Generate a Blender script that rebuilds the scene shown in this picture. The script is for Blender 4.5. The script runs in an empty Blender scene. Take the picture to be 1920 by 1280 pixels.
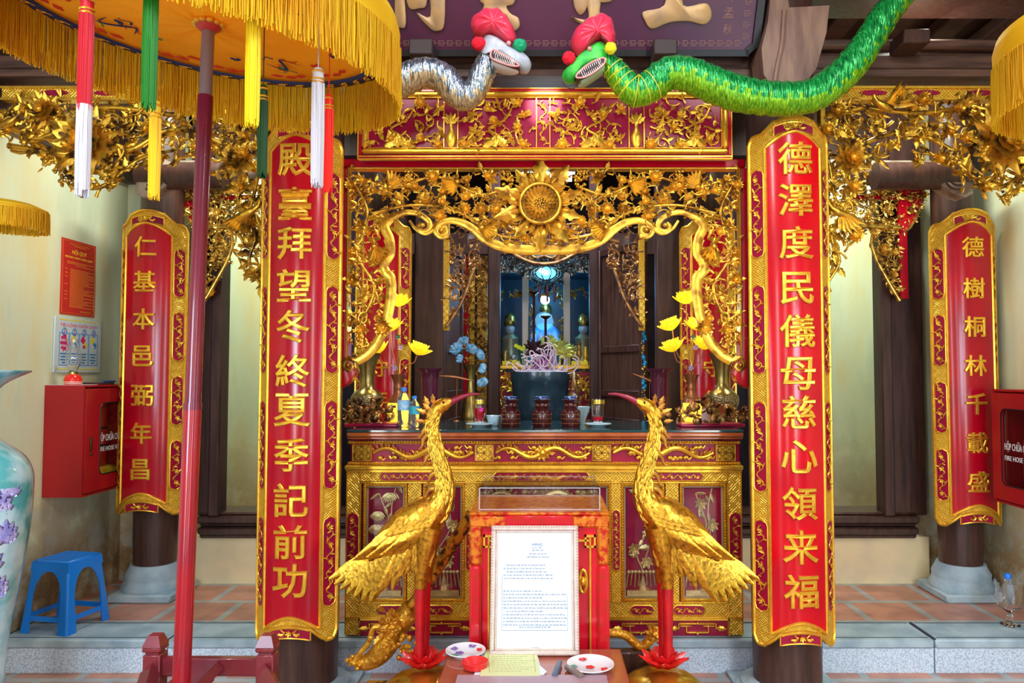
import bpy, math, random
import numpy as np
from mathutils import Vector, Matrix
PI = math.pi
R_ = math.radians
sc = bpy.context.scene
C = sc.collection

# ---------------------------------------------------------------- camera, world, lights, exposure
F = 1400.0; EYE = 1.53; TH = math.atan(60 / 1400)
cam_d = bpy.data.cameras.new('camera'); cam = bpy.data.objects.new('camera', cam_d); C.objects.link(cam)
cam.location = (0, 0, EYE); cam.rotation_euler = (PI / 2 + TH, 0, 0)
cam_d.sensor_width = 36; cam_d.lens = F / 1920 * 36; cam_d.shift_x = -60 / 1920; cam_d.clip_start = .02
sc.camera = cam
sc.view_settings.view_transform = 'Standard'; sc.view_settings.look = 'None'
sc.view_settings.gamma = 1.0; sc.view_settings.exposure = 0.12
sc.view_settings.use_curve_mapping = False
world = bpy.data.worlds.new('world'); sc.world = world; world.use_nodes = True
wn = world.node_tree.nodes; wl = world.node_tree.links
bg = wn['Background']; bg.inputs['Strength'].default_value = 0.62
wtc = wn.new('ShaderNodeTexCoord'); wsp = wn.new('ShaderNodeSeparateXYZ'); wr = wn.new('ShaderNodeValToRGB')
wl.new(wtc.outputs['Generated'], wsp.inputs[0]); wl.new(wsp.outputs['Z'], wr.inputs[0]); wl.new(wr.outputs[0], bg.inputs['Color'])
wr.color_ramp.elements[0].position = 0.0; wr.color_ramp.elements[0].color = (.22, .2, .18, 1)
wr.color_ramp.elements[1].position = .6; wr.color_ramp.elements[1].color = (1.0, 1.03, 1.1, 1)

def area(name, loc, aim, sx, sy, power, col=(1, 1, 1)):
    l = bpy.data.lights.new(name, 'AREA'); l.shape = 'RECTANGLE'; l.size = sx; l.size_y = sy
    l.energy = power; l.color = col
    o = bpy.data.objects.new(name, l); C.objects.link(o); o.location = loc
    o.rotation_euler = (Vector(aim) - Vector(loc)).to_track_quat('-Z', 'Y').to_euler(); return o
def point(name, loc, power, col=(1, 1, 1), r=.03):
    l = bpy.data.lights.new(name, 'POINT'); l.energy = power; l.color = col; l.shadow_soft_size = r
    o = bpy.data.objects.new(name, l); C.objects.link(o); o.location = loc; return o
# ceiling tubes of the front hall (behind and above the camera)
area('hall_tube_light', (-1.1, .7, 3.8), (-.4, 3.7, 1.2), .2, 1.5, 42, (1, .98, .95))
area('hall_tube_light', (1.3, .7, 3.8), (.6, 3.7, 1.2), .2, 1.5, 42, (1, .98, .95))
area('hall_tube_light', (0, 2.6, 3.68), (0, 3.7, 2.6), 1.2, .08, 16, (.70, .70, 1))
area('side_bay_tube', (-1.8, 3.98, 3.3), (-2.8, 4.2, 1.1), .7, .1, 30, (.97, 1, .86))
area('side_bay_tube', (1.85, 3.98, 3.3), (2.8, 4.2, 1.1), .7, .1, 30, (.97, 1, .86))
sp = bpy.data.lights.new('spot_lamp', 'SPOT'); sp.energy = 260; sp.color = (.9, .93, 1); sp.spot_size = R_(8); sp.spot_blend = .5; sp.shadow_soft_size = .02
spo = bpy.data.objects.new('spot_lamp', sp); C.objects.link(spo); spo.location = (.05, 2.5, 3.6); spo.rotation_euler = (Vector((0, 3.6, 2.84)) - Vector((.05, 2.5, 3.6))).to_track_quat('-Z', 'Y').to_euler()
# open doorway of the hall behind the camera: daylight; then two added fills for the step
for dx_, pw_ in ((-2.3, 56), (0, 26), (2.3, 56)): area('daylight_and_fill', (dx_, -2.6, 1.6), (dx_ * .7, 3.7, 1.0), .55, 2.4, pw_, (1, .98, .95))
area('daylight_and_fill', (-1.7, 1.0, 1.6), (-2.5, 4.2, .1), .5, .9, 26, (.55, .78, 1))  # added bluish fill inside the hall, brightens the left step stones
area('daylight_and_fill', (1.9, 1.0, 1.6), (2.5, 4.2, .1), .5, .9, 26, (.55, .78, 1))  # same added fill for the right step stones
# lamps of the side passages and of the inner room
area('passage_lamp', (-2.3, 5.4, 3.62), (-2.5, 6.3, .9), .5, .2, 34, (.9, 1, .9))
area('passage_lamp', (2.4, 5.4, 3.62), (2.6, 6.3, .9), .5, .2, 34, (.9, 1, .9))
area('inner_room_lamp', (0, 5.4, 3.5), (0, 6.3, 1.3), 1.4, .3, 26, (.95, .9, 1))

# ---------------------------------------------------------------- pixel -> world at depth Y
def P(px, py, Y):
    u = (px - 1020) / F; v = (640 - py) / F
    dy = math.cos(TH) - math.sin(TH) * v; dz = math.sin(TH) + math.cos(TH) * v
    t = Y / dy
    return (u * t, Y, EYE + dz * t)
def L2(px, py, Y):
    p = P(px, py, Y); return (p[0], p[2])
def SC(Y): return F / Y       # pixels per metre

# ---------------------------------------------------------------- materials
MATS = {}
def mat(name, col, rough=.5, metal=0, c2=None, nscale=8, ndetail=3, nlo=.4, nhi=.65, stretch=None, bump=None, bscale=40, bstr=.3,
        emit=None, estr=0, trans=0, ior=1.45, coat=0, alpha=1, sss=0, spec=None, bdist=.01):
    if name in MATS: return MATS[name]
    m = bpy.data.materials.new(name); m.use_nodes = True; nt = m.node_tree; n = nt.nodes; l = nt.links
    b = n['Principled BSDF']
    b.inputs['Base Color'].default_value = (*col, 1); b.inputs['Roughness'].default_value = rough
    b.inputs['Metallic'].default_value = metal; b.inputs['Coat Weight'].default_value = coat
    b.inputs['Coat Roughness'].default_value = .08
    b.inputs['Transmission Weight'].default_value = trans; b.inputs['IOR'].default_value = ior; b.inputs['Alpha'].default_value = alpha
    if spec is not None: b.inputs['Specular IOR Level'].default_value = spec
    tc = n.new('ShaderNodeTexCoord'); mp = n.new('ShaderNodeMapping'); l.new(tc.outputs['Object'], mp.inputs[0])
    if stretch: mp.inputs['Scale'].default_value = stretch
    if c2:
        nz = n.new('ShaderNodeTexNoise'); nz.inputs['Scale'].default_value = nscale; nz.inputs['Detail'].default_value = ndetail
        l.new(mp.outputs[0], nz.inputs['Vector'])
        cr = n.new('ShaderNodeValToRGB'); cr.color_ramp.elements[0].position = nlo; cr.color_ramp.elements[1].position = nhi
        cr.color_ramp.elements[0].color = (*col, 1); cr.color_ramp.elements[1].color = (*c2, 1)
        l.new(nz.outputs[0], cr.inputs[0]); l.new(cr.outputs[0], b.inputs['Base Color'])
    if bump:
        if bump == 'noise':
            t = n.new('ShaderNodeTexNoise'); t.inputs['Scale'].default_value = bscale; t.inputs['Detail'].default_value = 4; out = t.outputs[0]
        elif bump == 'cell':
            t = n.new('ShaderNodeTexVoronoi'); t.inputs['Scale'].default_value = bscale; out = t.outputs['Distance']
        elif bump == 'wave':
            t = n.new('ShaderNodeTexWave'); t.inputs['Scale'].default_value = bscale; t.inputs['Distortion'].default_value = 1.5; t.bands_direction = 'Z'; out = t.outputs[0]
        l.new(mp.outputs[0], t.inputs['Vector'])
        bp = n.new('ShaderNodeBump'); bp.inputs['Strength'].default_value = bstr; bp.inputs['Distance'].default_value = bdist
        l.new(out, bp.inputs['Height']); l.new(bp.outputs[0], b.inputs['Normal'])
    if emit: b.inputs['Emission Color'].default_value = (*emit, 1); b.inputs['Emission Strength'].default_value = estr
    MATS[name] = m; return m

gold = mat('gold_leaf', (.90, .52, .055), .28, .82, (.34, .15, .02), 16, 4, .48, .66, bump='noise', bscale=90, bstr=.25, bdist=.004)
goldb = mat('gold_bright', (.95, .60, .06), .3, .75, (.85, .42, .04), 30, 3, .4, .7, bump='noise', bscale=120, bstr=.2, bdist=.003)
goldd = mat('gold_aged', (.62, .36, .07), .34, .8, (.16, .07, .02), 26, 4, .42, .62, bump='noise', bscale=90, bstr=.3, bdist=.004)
goldp = mat('gold_pale_lit', (.85, .68, .30), .4, .6, (.6, .42, .15), 30)
red = mat('red_lacquer', (.50, .002, .012), .2, 0, (.36, .002, .018), 3, 2, coat=.15, spec=.4)
redb = mat('bright_red_lacquer', (.66, .002, .010), .2, 0, (.50, .002, .014), 3, 2, coat=.15, spec=.4)
redp = mat('crimson_ground', (.36, .006, .04), .3, 0, (.27, .006, .045), 5, 2, spec=.35)
wood = mat('dark_wood', (.085, .036, .026), .45, 0, (.035, .016, .013), 6, 6, .35, .7, stretch=(6, 6, .6), coat=.15)
woodh = mat('brown_beam_wood', (.15, .08, .055), .5, 0, (.05, .025, .02), 5, 6, .35, .7, stretch=(.7, 6, 9))
woodg = mat('weathered_grey_wood', (.42, .34, .27), .6, 0, (.18, .11, .08), 9, 5, .4, .65)
black = mat('black', (.006, .006, .008), .4)
white = mat('white', (.8, .8, .78), .4)

def lattice(name, col, dark, scale=42, metal=.3, rough=.33, ang=45):
    """gilded basket-weave ground carved into a flat band"""
    m = bpy.data.materials.new(name); m.use_nodes = True; nt = m.node_tree; n = nt.nodes; l = nt.links
    b = n['Principled BSDF']; b.inputs['Metallic'].default_value = metal; b.inputs['Roughness'].default_value = rough
    tc = n.new('ShaderNodeTexCoord')
    outs = []
    for a in (ang, -ang):
        mp = n.new('ShaderNodeMapping'); mp.inputs['Rotation'].default_value = (0, R_(a), 0); l.new(tc.outputs['Object'], mp.inputs[0])
        w = n.new('ShaderNodeTexWave'); w.inputs['Scale'].default_value = scale / 2; w.inputs['Distortion'].default_value = 1.2
        w.inputs['Detail'].default_value = 0; w.inputs['Detail Scale'].default_value = .6
        w.bands_direction = 'X'; l.new(mp.outputs[0], w.inputs['Vector']); outs.append(w)
    ck = n.new('ShaderNodeTexChecker'); ck.inputs['Scale'].default_value = scale * .55
    ck.inputs[1].default_value = (1, 1, 1, 1); ck.inputs[2].default_value = (0, 0, 0, 1); l.new(tc.outputs['Object'], ck.inputs['Vector'])
    mp3 = n.new('ShaderNodeMapping'); mp3.inputs['Location'].default_value = (0, .0137, 0); mp3.inputs['Scale'].default_value = (1, 0, 1)
    l.new(tc.outputs['Object'], mp3.inputs[0]); l.new(mp3.outputs[0], ck.inputs['Vector'])
    mx = n.new('ShaderNodeMix'); mx.data_type = 'FLOAT'; l.new(ck.outputs['Fac'], mx.inputs[0]); l.new(outs[0].outputs['Fac'], mx.inputs[2]); l.new(outs[1].outputs['Fac'], mx.inputs[3])
    cr = n.new('ShaderNodeValToRGB'); cr.color_ramp.elements[0].position = .15; cr.color_ramp.elements[1].position = .5
    cr.color_ramp.elements[0].color = (*dark, 1); cr.color_ramp.elements[1].color = (*col, 1)
    l.new(mx.outputs[0], cr.inputs[0]); l.new(cr.outputs[0], b.inputs['Base Color'])
    bp = n.new('ShaderNodeBump'); bp.inputs['Strength'].default_value = .6; bp.inputs['Distance'].default_value = .005
    l.new(mx.outputs[0], bp.inputs['Height']); l.new(bp.outputs[0], b.inputs['Normal'])
    return m
glat = lattice('gold_basketweave', (1.0, .66, .06), (.58, .27, .015), 58)
glat2 = lattice('gold_fine_weave', (1.0, .62, .05), (.52, .24, .015), 80)

# ---------------------------------------------------------------- mesh collector
class MB:
    def __init__(s): s.V = []; s.F = []; s.n = 0; s.mi = []
    def add(s, v, f, mi=0):
        v = np.asarray(v, float).reshape(-1, 3); k = s.n
        s.V.append(v); s.F.extend([tuple(i + k for i in q) for q in f]); s.mi.extend([mi] * len(f)); s.n += len(v)
        return s
    def map(s, fn):
        if s.V: v = np.vstack(s.V); s.V = [np.asarray(fn(v))]
        return s
    def join(s, o, fn=None, mi=None):
        if not o.V: return s
        v = np.vstack(o.V)
        if fn is not None: v = np.asarray(fn(v))
        k = s.n; s.V.append(v); s.F.extend([tuple(i + k for i in q) for q in o.F]); s.mi.extend(o.mi if mi is None else [mi] * len(o.F)); s.n += len(v)
        return s
    def mirror(s, x0=0.0):
        """adds the mirror image about x = x0"""
        if not s.V: return s
        v = np.vstack(s.V).copy(); v[:, 0] = 2 * x0 - v[:, 0]; k = s.n
        s.V.append(v); s.F.extend([tuple(i + k for i in reversed(q)) for q in list(s.F)]); s.mi.extend(list(s.mi)); s.n += len(v)
        return s
    def box(s, x0, x1, y0, y1, z0, z1, mi=0, bev=0):
        x0, x1 = min(x0, x1), max(x0, x1); y0, y1 = min(y0, y1), max(y0, y1); z0, z1 = min(z0, z1), max(z0, z1)
        if bev <= 0:
            v = [(x, y, z) for x in (x0, x1) for y in (y0, y1) for z in (z0, z1)]
            return s.add(v, [(0, 1, 3, 2), (4, 6, 7, 5), (0, 4, 5, 1), (2, 3, 7, 6), (0, 2, 6, 4), (1, 5, 7, 3)], mi)
        b = min(bev, (x1 - x0) / 2.01, (y1 - y0) / 2.01, (z1 - z0) / 2.01)
        bm_v = []
        for sx in (0, 1):
            for sy in (0, 1):
                for sz in (0, 1):
                    X = (x0, x1)[sx]; Y = (y0, y1)[sy]; Z = (z0, z1)[sz]; dx = b * (1 - 2 * sx); dy = b * (1 - 2 * sy); dz = b * (1 - 2 * sz)
                    bm_v += [(X, Y + dy, Z + dz), (X + dx, Y, Z + dz), (X + dx, Y + dy, Z)]
        def I(sx, sy, sz, a): return (sx * 4 + sy * 2 + sz) * 3 + a
        f = []
        for sx in (0, 1):
            q = [I(sx, 0, 0, 0), I(sx, 1, 0, 0), I(sx, 1, 1, 0), I(sx, 0, 1, 0)]; f.append(q if sx else q[::-1])
        for sy in (0, 1):
            q = [I(0, sy, 0, 1), I(1, sy, 0, 1), I(1, sy, 1, 1), I(0, sy, 1, 1)]; f.append(q[::-1] if sy else q)
        for sz in (0, 1):
            q = [I(0, 0, sz, 2), I(1, 0, sz, 2), I(1, 1, sz, 2), I(0, 1, sz, 2)]; f.append(q if sz else q[::-1])
        for a in (0, 1):
            for c in (0, 1):
                q = [I(0, a, c, 1), I(1, a, c, 1), I(1, a, c, 2), I(0, a, c, 2)]; f.append(q if (a ^ c) else q[::-1])
                q = [I(a, 0, c, 0), I(a, 1, c, 0), I(a, 1, c, 2), I(a, 0, c, 2)]; f.append(q[::-1] if (a ^ c) else q)
                q = [I(a, c, 0, 0), I(a, c, 1, 0), I(a, c, 1, 1), I(a, c, 0, 1)]; f.append(q if (a ^ c) else q[::-1])
        for sx in (0, 1):
            for sy in (0, 1):
                for sz in (0, 1):
                    q = [I(sx, sy, sz, 0), I(sx, sy, sz, 1), I(sx, sy, sz, 2)]; f.append(q[::-1] if (sx ^ sy ^ sz) == 0 else q)
        return s.add(bm_v, f, mi)
    def tube(s, pts, rad, seg=8, mi=0, cap=True, flat=1.0, closed=False, flatdir=None):
        p = np.asarray(pts, float); n = len(p)
        r = np.full(n, rad, float) if np.isscalar(rad) else np.asarray(rad, float)
        if closed: t = np.roll(p, -1, 0) - np.roll(p, 1, 0)
        else: t = np.gradient(p, axis=0)
        t /= (np.linalg.norm(t, axis=1, keepdims=True) + 1e-12)
        up = np.array((0, -1.0, 0)) if flatdir is None else np.asarray(flatdir, float)
        if abs(np.dot(t[0], up)) > .95: up = np.array((1.0, 0, 0))
        A = []; a = up - t[0] * np.dot(up, t[0]); a /= np.linalg.norm(a)
        for i in range(n):
            a = a - t[i] * np.dot(a, t[i]); ln = np.linalg.norm(a)
            a = a / ln if ln > 1e-6 else a; A.append(a)
        A = np.array(A); B = np.cross(t, A)
        th = np.linspace(0, 2 * PI, seg, endpoint=False)
        v = p[:, None, :] + r[:, None, None] * (np.cos(th)[None, :, None] * A[:, None, :] * flat + np.sin(th)[None, :, None] * B[:, None, :])
        v = v.reshape(-1, 3); f = []
        m = n if closed else n - 1
        for i in range(m):
            i2 = (i + 1) % n
            for j in range(seg):
                j2 = (j + 1) % seg; f.append((i * seg + j, i2 * seg + j, i2 * seg + j2, i * seg + j2)[::-1])
        if cap and not closed: f.append(tuple(range(seg))); f.append(tuple(range((n - 1) * seg, n * seg))[::-1])
        return s.add(v, f, mi)
    def lathe(s, prof, c=(0, 0, 0), seg=32, mi=0, cap=True, sx=1, sy=1):
        th = np.linspace(0, 2 * PI, seg, endpoint=False); v = []
        for r, z in prof:
            for t in th: v.append((c[0] + r * sx * math.cos(t), c[1] + r * sy * math.sin(t), c[2] + z))
        n = len(prof); f = []
        for i in range(n - 1):
            for j in range(seg):
                j2 = (j + 1) % seg; f.append((i * seg + j, i * seg + j2, (i + 1) * seg + j2, (i + 1) * seg + j))
        if cap: f.append(tuple(range(seg))[::-1]); f.append(tuple(range((n - 1) * seg, n * seg)))
        return s.add(v, f, mi)
    def cyl(s, p0, p1, r, seg=16, mi=0): return s.tube([p0, p1], r, seg, mi)
    def prism(s, poly, z0, z1, mi=0, bev=0):
        """polygon in local x,y extruded along z, optional chamfer on the z1 side"""
        q = np.asarray(poly, float); n = len(q)
        ar = .5 * np.sum(q[:, 0] * np.roll(q[:, 1], -1) - np.roll(q[:, 0], -1) * q[:, 1])
        if ar < 0: q = q[::-1]
        rings = [(q, z0)]
        if bev > 0:
            d1 = q - np.roll(q, 1, 0); d2 = np.roll(q, -1, 0) - q
            n1 = np.stack([-d1[:, 1], d1[:, 0]], 1); n2 = np.stack([-d2[:, 1], d2[:, 0]], 1)
            n1 /= np.linalg.norm(n1, axis=1, keepdims=True) + 1e-9; n2 /= np.linalg.norm(n2, axis=1, keepdims=True) + 1e-9
            nn = n1 + n2; nn /= np.maximum(np.linalg.norm(nn, axis=1, keepdims=True), .5)
            rings += [(q, z1 - bev * .7), (q + nn * bev, z1)]
        else: rings.append((q, z1))
        v = []; f = []
        for k, (qq, z) in enumerate(rings):
            v += [(a, b, z) for a, b in qq]
            if k:
                for j in range(n):
                    j2 = (j + 1) % n; f.append(((k - 1) * n + j, (k - 1) * n + j2, k * n + j2, k * n + j))
        f.append(tuple(range(n))[::-1]); f.append(tuple(range((len(rings) - 1) * n, len(rings) * n)))
        return s.add(v, f, mi)
    def sphere(s, c, r, seg=12, rings=8, mi=0, sx=1, sy=1, sz=1):
        prof = [(max(1e-4, math.sin(PI * i / rings)), -math.cos(PI * i / rings)) for i in range(rings + 1)]
        o = MB(); o.lathe(prof, (0, 0, 0), seg, mi)
        return s.join(o, lambda v: v * np.array((r * sx, r * sy, r * sz)) + np.array(c), mi)
    def build(s, name, m=None, parent=None, sharp=40, smooth=True, M=None, kind=None, label=None):
        V = np.vstack(s.V)
        if M is not None: V = np.asarray(M(V))
        off = wloc(parent) if parent is not None else None
        if off is None:
            off = np.array(((V[:, 0].min() + V[:, 0].max()) / 2, (V[:, 1].min() + V[:, 1].max()) / 2, V[:, 2].min()))
        V = V - off
        me = bpy.data.meshes.new(name); me.from_pydata(V.tolist(), [], s.F)
        ms = m if isinstance(m, (list, tuple)) else [m]
        for q in ms: me.materials.append(q)
        if len(ms) > 1: me.polygons.foreach_set('material_index', np.array(s.mi, dtype=np.int32))
        if smooth:
            me.polygons.foreach_set('use_smooth', np.ones(len(me.polygons), dtype=bool))
            if sharp: me.set_sharp_from_angle(angle=R_(sharp))
        me.update()
        o = bpy.data.objects.new(name, me); C.objects.link(o)
        if parent is not None: o.parent = parent
        else: o.location = off
        if kind: o['kind'] = kind
        if label: o['label'] = label
        return o
def wloc(o):
    t = np.zeros(3)
    while o is not None: t = t + np.array(o.location); o = o.parent
    return t
def thing(name, label, cat, loc=(0, 0, 0), group=None):
    o = bpy.data.objects.new(name, None); C.objects.link(o); o.location = loc; o.empty_display_size = .05
    o['label'] = label; o['category'] = cat
    if group: o['group'] = group
    return o
def tag(o, label, cat, group=None):
    o['label'] = label; o['category'] = cat
    if group: o['group'] = group
    return o
def struct(name, mb, m, **k): return mb.build(name, m, None, kind='structure', **k)
def copy_tree(o, parent=None):
    c = o.copy(); C.objects.link(c)
    if parent is not None: c.parent = parent
    for ch in list(o.children): copy_tree(ch, c)
    return c
def front(Y0): return lambda v: np.stack([v[:, 0], Y0 - v[:, 2], v[:, 1]], 1)      # local x,y,z(out) -> world, facing the camera
def wallL(X0, Yc=0, Zc=0): return lambda v: np.stack([X0 + v[:, 2], Yc + v[:, 0], Zc + v[:, 1]], 1)
def wallR(X0, Yc=0, Zc=0): return lambda v: np.stack([X0 - v[:, 2], Yc - v[:, 0], Zc + v[:, 1]], 1)

# ---------------------------------------------------------------- text
def text(s, h=None, w=None, ext=.004, bev=0.0, offs=0.0, res=3, mx=False):
    cu = bpy.data.curves.new('t', 'FONT'); cu.body = s; cu.size = 1; cu.align_x = 'CENTER'; cu.align_y = 'CENTER'; cu.resolution_u = res
    cu.offset = offs; cu.extrude = .02; cu.bevel_depth = bev; cu.bevel_resolution = 0; cu.space_line = .95
    o = bpy.data.objects.new('t', cu); C.objects.link(o)
    dg = bpy.context.evaluated_depsgraph_get(); me = bpy.data.meshes.new_from_object(o.evaluated_get(dg))
    v = np.array([tuple(q.co) for q in me.vertices]).reshape(-1, 3); f = [tuple(p.vertices) for p in me.polygons]
    bpy.data.objects.remove(o); bpy.data.curves.remove(cu); bpy.data.meshes.remove(me)
    mb = MB()
    if len(v) == 0: return mb
    lo = v.min(0); hi = v.max(0); v[:, :2] -= (lo[:2] + hi[:2]) / 2
    W, H = hi[0] - lo[0], hi[1] - lo[1]
    k = h / H if h else w / W
    kx = w / W if (w and h) else k
    z = v[:, 2]; zr = max(1e-6, z.max() - z.min())
    v = np.stack([v[:, 0] * kx, v[:, 1] * k, (z - z.min()) / zr * ext], 1)
    return mb.add(v, f)

# ---------------------------------------------------------------- carved foliage
def _leaf(n=7, lobes=3, w=.26, curl=.1, ridge=.09, lob=.28):
    v = []
    for i in range(n):
        t = i / (n - 1)
        hw = w * math.sin(PI * min(1, (t * .92 + .04)) ** .8) * (1 + lob * math.cos(lobes * 2 * PI * t + .6)) + .004
        z = curl * t * t
        v += [(t, hw, z), (t, hw * .25, z + ridge * math.sin(PI * t) + .02), (t, -hw * .25, z + ridge * .5 * math.sin(PI * t)), (t, -hw, z), (t, 0, z - .05)]
    f = []
    for i in range(n - 1):
        a = i * 5; b = a + 5
        for j in range(5): f.append((a + j, a + (j + 1) % 5, b + (j + 1) % 5, b + j))
    f += [(0, 4, 3, 2, 1), tuple((n - 1) * 5 + j for j in range(5))]
    return np.array(v), f
LEAF = _leaf(9, 3, .25, .12, .1); LEAF2 = _leaf(6, 1, .17, .15, .07, .1); PETAL = _leaf(5, 0, .22, .28, .05, 0); BLADE = _leaf(6, 0, .10, .1, .04, 0)
def inst(mb, T, o, ang, s, tilt=0, w=1, mi=0, roll=0):
    v, f = T; x = v[:, 0] * s; y = v[:, 1] * s * w; z = v[:, 2] * s
    if roll: c, q = math.cos(roll), math.sin(roll); y, z = y * c - z * q, y * q + z * c
    c, q = math.cos(tilt), math.sin(tilt); x, z = x * c - z * q, x * q + z * c
    c, q = math.cos(ang), math.sin(ang)
    mb.add(np.stack([o[0] + x * c - y * q, o[1] + x * q + y * c, o[2] + z], 1), f, mi)
_b = MB(); _b.sphere((0, 0, 0), 1, 8, 5); BUD = (np.vstack(_b.V), _b.F)
def bud(mb, o, r, mi=0, fz=.8): mb.add(BUD[0] * (r, r, r * fz) + np.array(o), BUD[1], mi)
def flower(mb, o, r, rng, n=8, rings=2, mi=0, ctr=.28, pet=PETAL, tilt0=.15):
    for k in range(rings):
        a0 = rng.random() * 6
        for j in range(n):
            inst(mb, pet, (o[0], o[1], o[2] + .1 * r * k), a0 + j * 2 * PI / n + k * PI / n, r * (1 - .3 * k), tilt0 + .4 * k, 1.3, mi)
    bud(mb, (o[0], o[1], o[2] + .15 * r), r * ctr, mi)
def inpoly(poly):
    q = np.asarray(poly)
    def f(x, y):
        c = False; j = len(q) - 1
        for i in range(len(q)):
            if (q[i, 1] > y) != (q[j, 1] > y) and x < (q[j, 0] - q[i, 0]) * (y - q[i, 1]) / (q[j, 1] - q[i, 1]) + q[i, 0]: c = not c
            j = i
        return c
    return f
def foliage(mb, poly, seed, s=.05, cover=1.0, depth=.05, z0=.0, fl=.22, vine_r=.13, leafy=1.0, birds=0):
    """scrolling vines, lobed leaves, buds and layered flowers filling a polygon"""
    rng = random.Random(seed); ins = inpoly(poly); q = np.asarray(poly)
    x0, y0 = q.min(0); x1, y1 = q.max(0); cell = s * .8
    nx = max(1, int((x1 - x0) / cell) + 1); ny = max(1, int((y1 - y0) / cell) + 1)
    occ = {}
    def mark(x, y): occ[(int((x - x0) / cell), int((y - y0) / cell))] = 1
    cells = [(i, j) for i in range(nx) for j in range(ny) if ins(x0 + (i + .5) * cell, y0 + (j + .5) * cell)]
    rng.shuffle(cells)
    for (i, j) in cells:
        if occ.get((i, j)) or rng.random() > cover: continue
        x = x0 + (i + .5) * cell; y = y0 + (j + .5) * cell; z = z0 + rng.random() * depth
        t = rng.random()
        if t < fl:
            r = s * rng.uniform(.55, .95); k = rng.random()
            if k < .35: flower(mb, (x, y, z + depth * .4), r, rng, 12, 2, ctr=.4)
            elif k < .7: flower(mb, (x, y, z + depth * .4), r, rng, 6, 2)
            else:
                for _ in range(9): bud(mb, (x + rng.gauss(0, .28) * s, y + rng.gauss(0, .28) * s, z + rng.random() * .3 * s), s * rng.uniform(.13, .2))
            for a in range(4): inst(mb, LEAF, (x, y, z), rng.random() * 6.3, s * rng.uniform(.9, 1.3), rng.uniform(-.1, .3))
            for dx in (-1, 0, 1):
                for dy in (-1, 0, 1): mark(x + dx * cell * .7, y + dy * cell * .7)
            continue
        a = rng.random() * 6.3; sg = rng.choice((-1, 1)); pts = []; st = .22 * s; ln = rng.randint(9, 24); k0 = rng.uniform(.3, 1.2); k1 = rng.uniform(1.5, 5)
        for m in range(ln):
            if not ins(x, y): break
            pts.append((x, y, z)); mark(x, y)
            a += sg * st / s * (k0 + k1 * (m / ln) ** 2); x += st * math.cos(a); y += st * math.sin(a); z += rng.uniform(-1, 1) * .12 * st
            z = min(max(z, z0), z0 + depth)
            if leafy and m % 4 == 2 and m > 1:
                inst(mb, LEAF if rng.random() < .6 else LEAF2, (x, y, z), a + rng.choice((-1, 1)) * rng.uniform(.4, 1.0), s * rng.uniform(.6, 1.15) * leafy, rng.uniform(-.1, .45))
        if len(pts) > 2:
            mb.tube(pts, np.linspace(vine_r * s, vine_r * s * .45, len(pts)), 6)
            k = rng.random()
            if k < .45: bud(mb, pts[-1], s * rng.uniform(.15, .24))
            elif k < .8: inst(mb, LEAF, pts[-1], a, s * .9, .3)
        else:
            for _ in range(3): inst(mb, LEAF2, (x, y, z), rng.random() * 6.3, s * .8, .2)
    return mb
def scroll_relief(mb, x0, x1, y0, y1, seed, z=0, s=None):
    """running S scroll along the longer side of a small cartouche"""
    rng = random.Random(seed); W = x1 - x0; H = y1 - y0; vert = H > W
    Ln, Wd = (H, W) if vert else (W, H); n = max(1, int(round(Ln / (Wd * 1.3))))
    def pt(u, w): return (x0 + w, y0 + u, z) if vert else (x0 + u, y0 + w, z)
    N = n * 14; pts = [pt(Ln * (.04 + .92 * i / N), Wd * (.5 + .27 * math.sin(i / 14 * PI * 1.0 * 2 * .5 * 2))) for i in range(N + 1)]
    mb.tube(pts, Wd * .045, 6)
    for i in range(2, N, 4):
        p = pts[i]; d = np.subtract(pts[min(N, i + 1)], pts[i - 1]); a = math.atan2(d[1], d[0])
        inst(mb, LEAF2 if i % 8 else LEAF, p, a + (1 if (i // 4) % 2 else -1) * .9, Wd * rng.uniform(.3, .48), .15)
    for k in range(n):
        flower(mb, pt(Ln * (k + .5) / n, Wd * .5), Wd * .25, rng, 6, 1)
def beads(mb, p0, p1, step=.016, r=.006, mi=0):
    p0 = np.array(p0, float); p1 = np.array(p1, float); L = np.linalg.norm(p1 - p0); n = max(2, int(L / step))
    v = np.array([(1, 0, 0), (-1, 0, 0), (0, 1, 0), (0, -1, 0), (0, 0, 1), (0, 0, -1)], float)
    f = [(0, 2, 4), (2, 1, 4), (1, 3, 4), (3, 0, 4), (2, 0, 5), (1, 2, 5), (3, 1, 5), (0, 3, 5)]
    for i in range(n):
        c = p0 + (p1 - p0) * (i + .5) / n; mb.add(v * r * 1.25 + c, f, mi)
def smooth_path(pts, n=8):
    """Catmull-Rom through the points (any dimension)"""
    p = [np.array(q, float) for q in pts]; p = [2 * p[0] - p[1]] + p + [2 * p[-1] - p[-2]]; o = []
    for i in range(1, len(p) - 2):
        a, b, c, d = p[i - 1], p[i], p[i + 1], p[i + 2]
        for k in range(n):
            t = k / n; o.append(.5 * ((2 * b) + (-a + c) * t + (2 * a - 5 * b + 4 * c - d) * t * t + (-a + 3 * b - 3 * c + d) * t ** 3))
    o.append(p[-2]); return np.array(o)
def closed_smooth(pts, n=4):
    p = [np.array(q, float) for q in pts]; N = len(p); o = []
    for i in range(N):
        a, b, c, d = p[i - 1], p[i], p[(i + 1) % N], p[(i + 2) % N]
        for k in range(n):
            t = k / n; o.append(.5 * ((2 * b) + (-a + c) * t + (2 * a - 5 * b + 4 * c - d) * t * t + (-a + 3 * b - 3 * c + d) * t ** 3))
    return o
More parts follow.
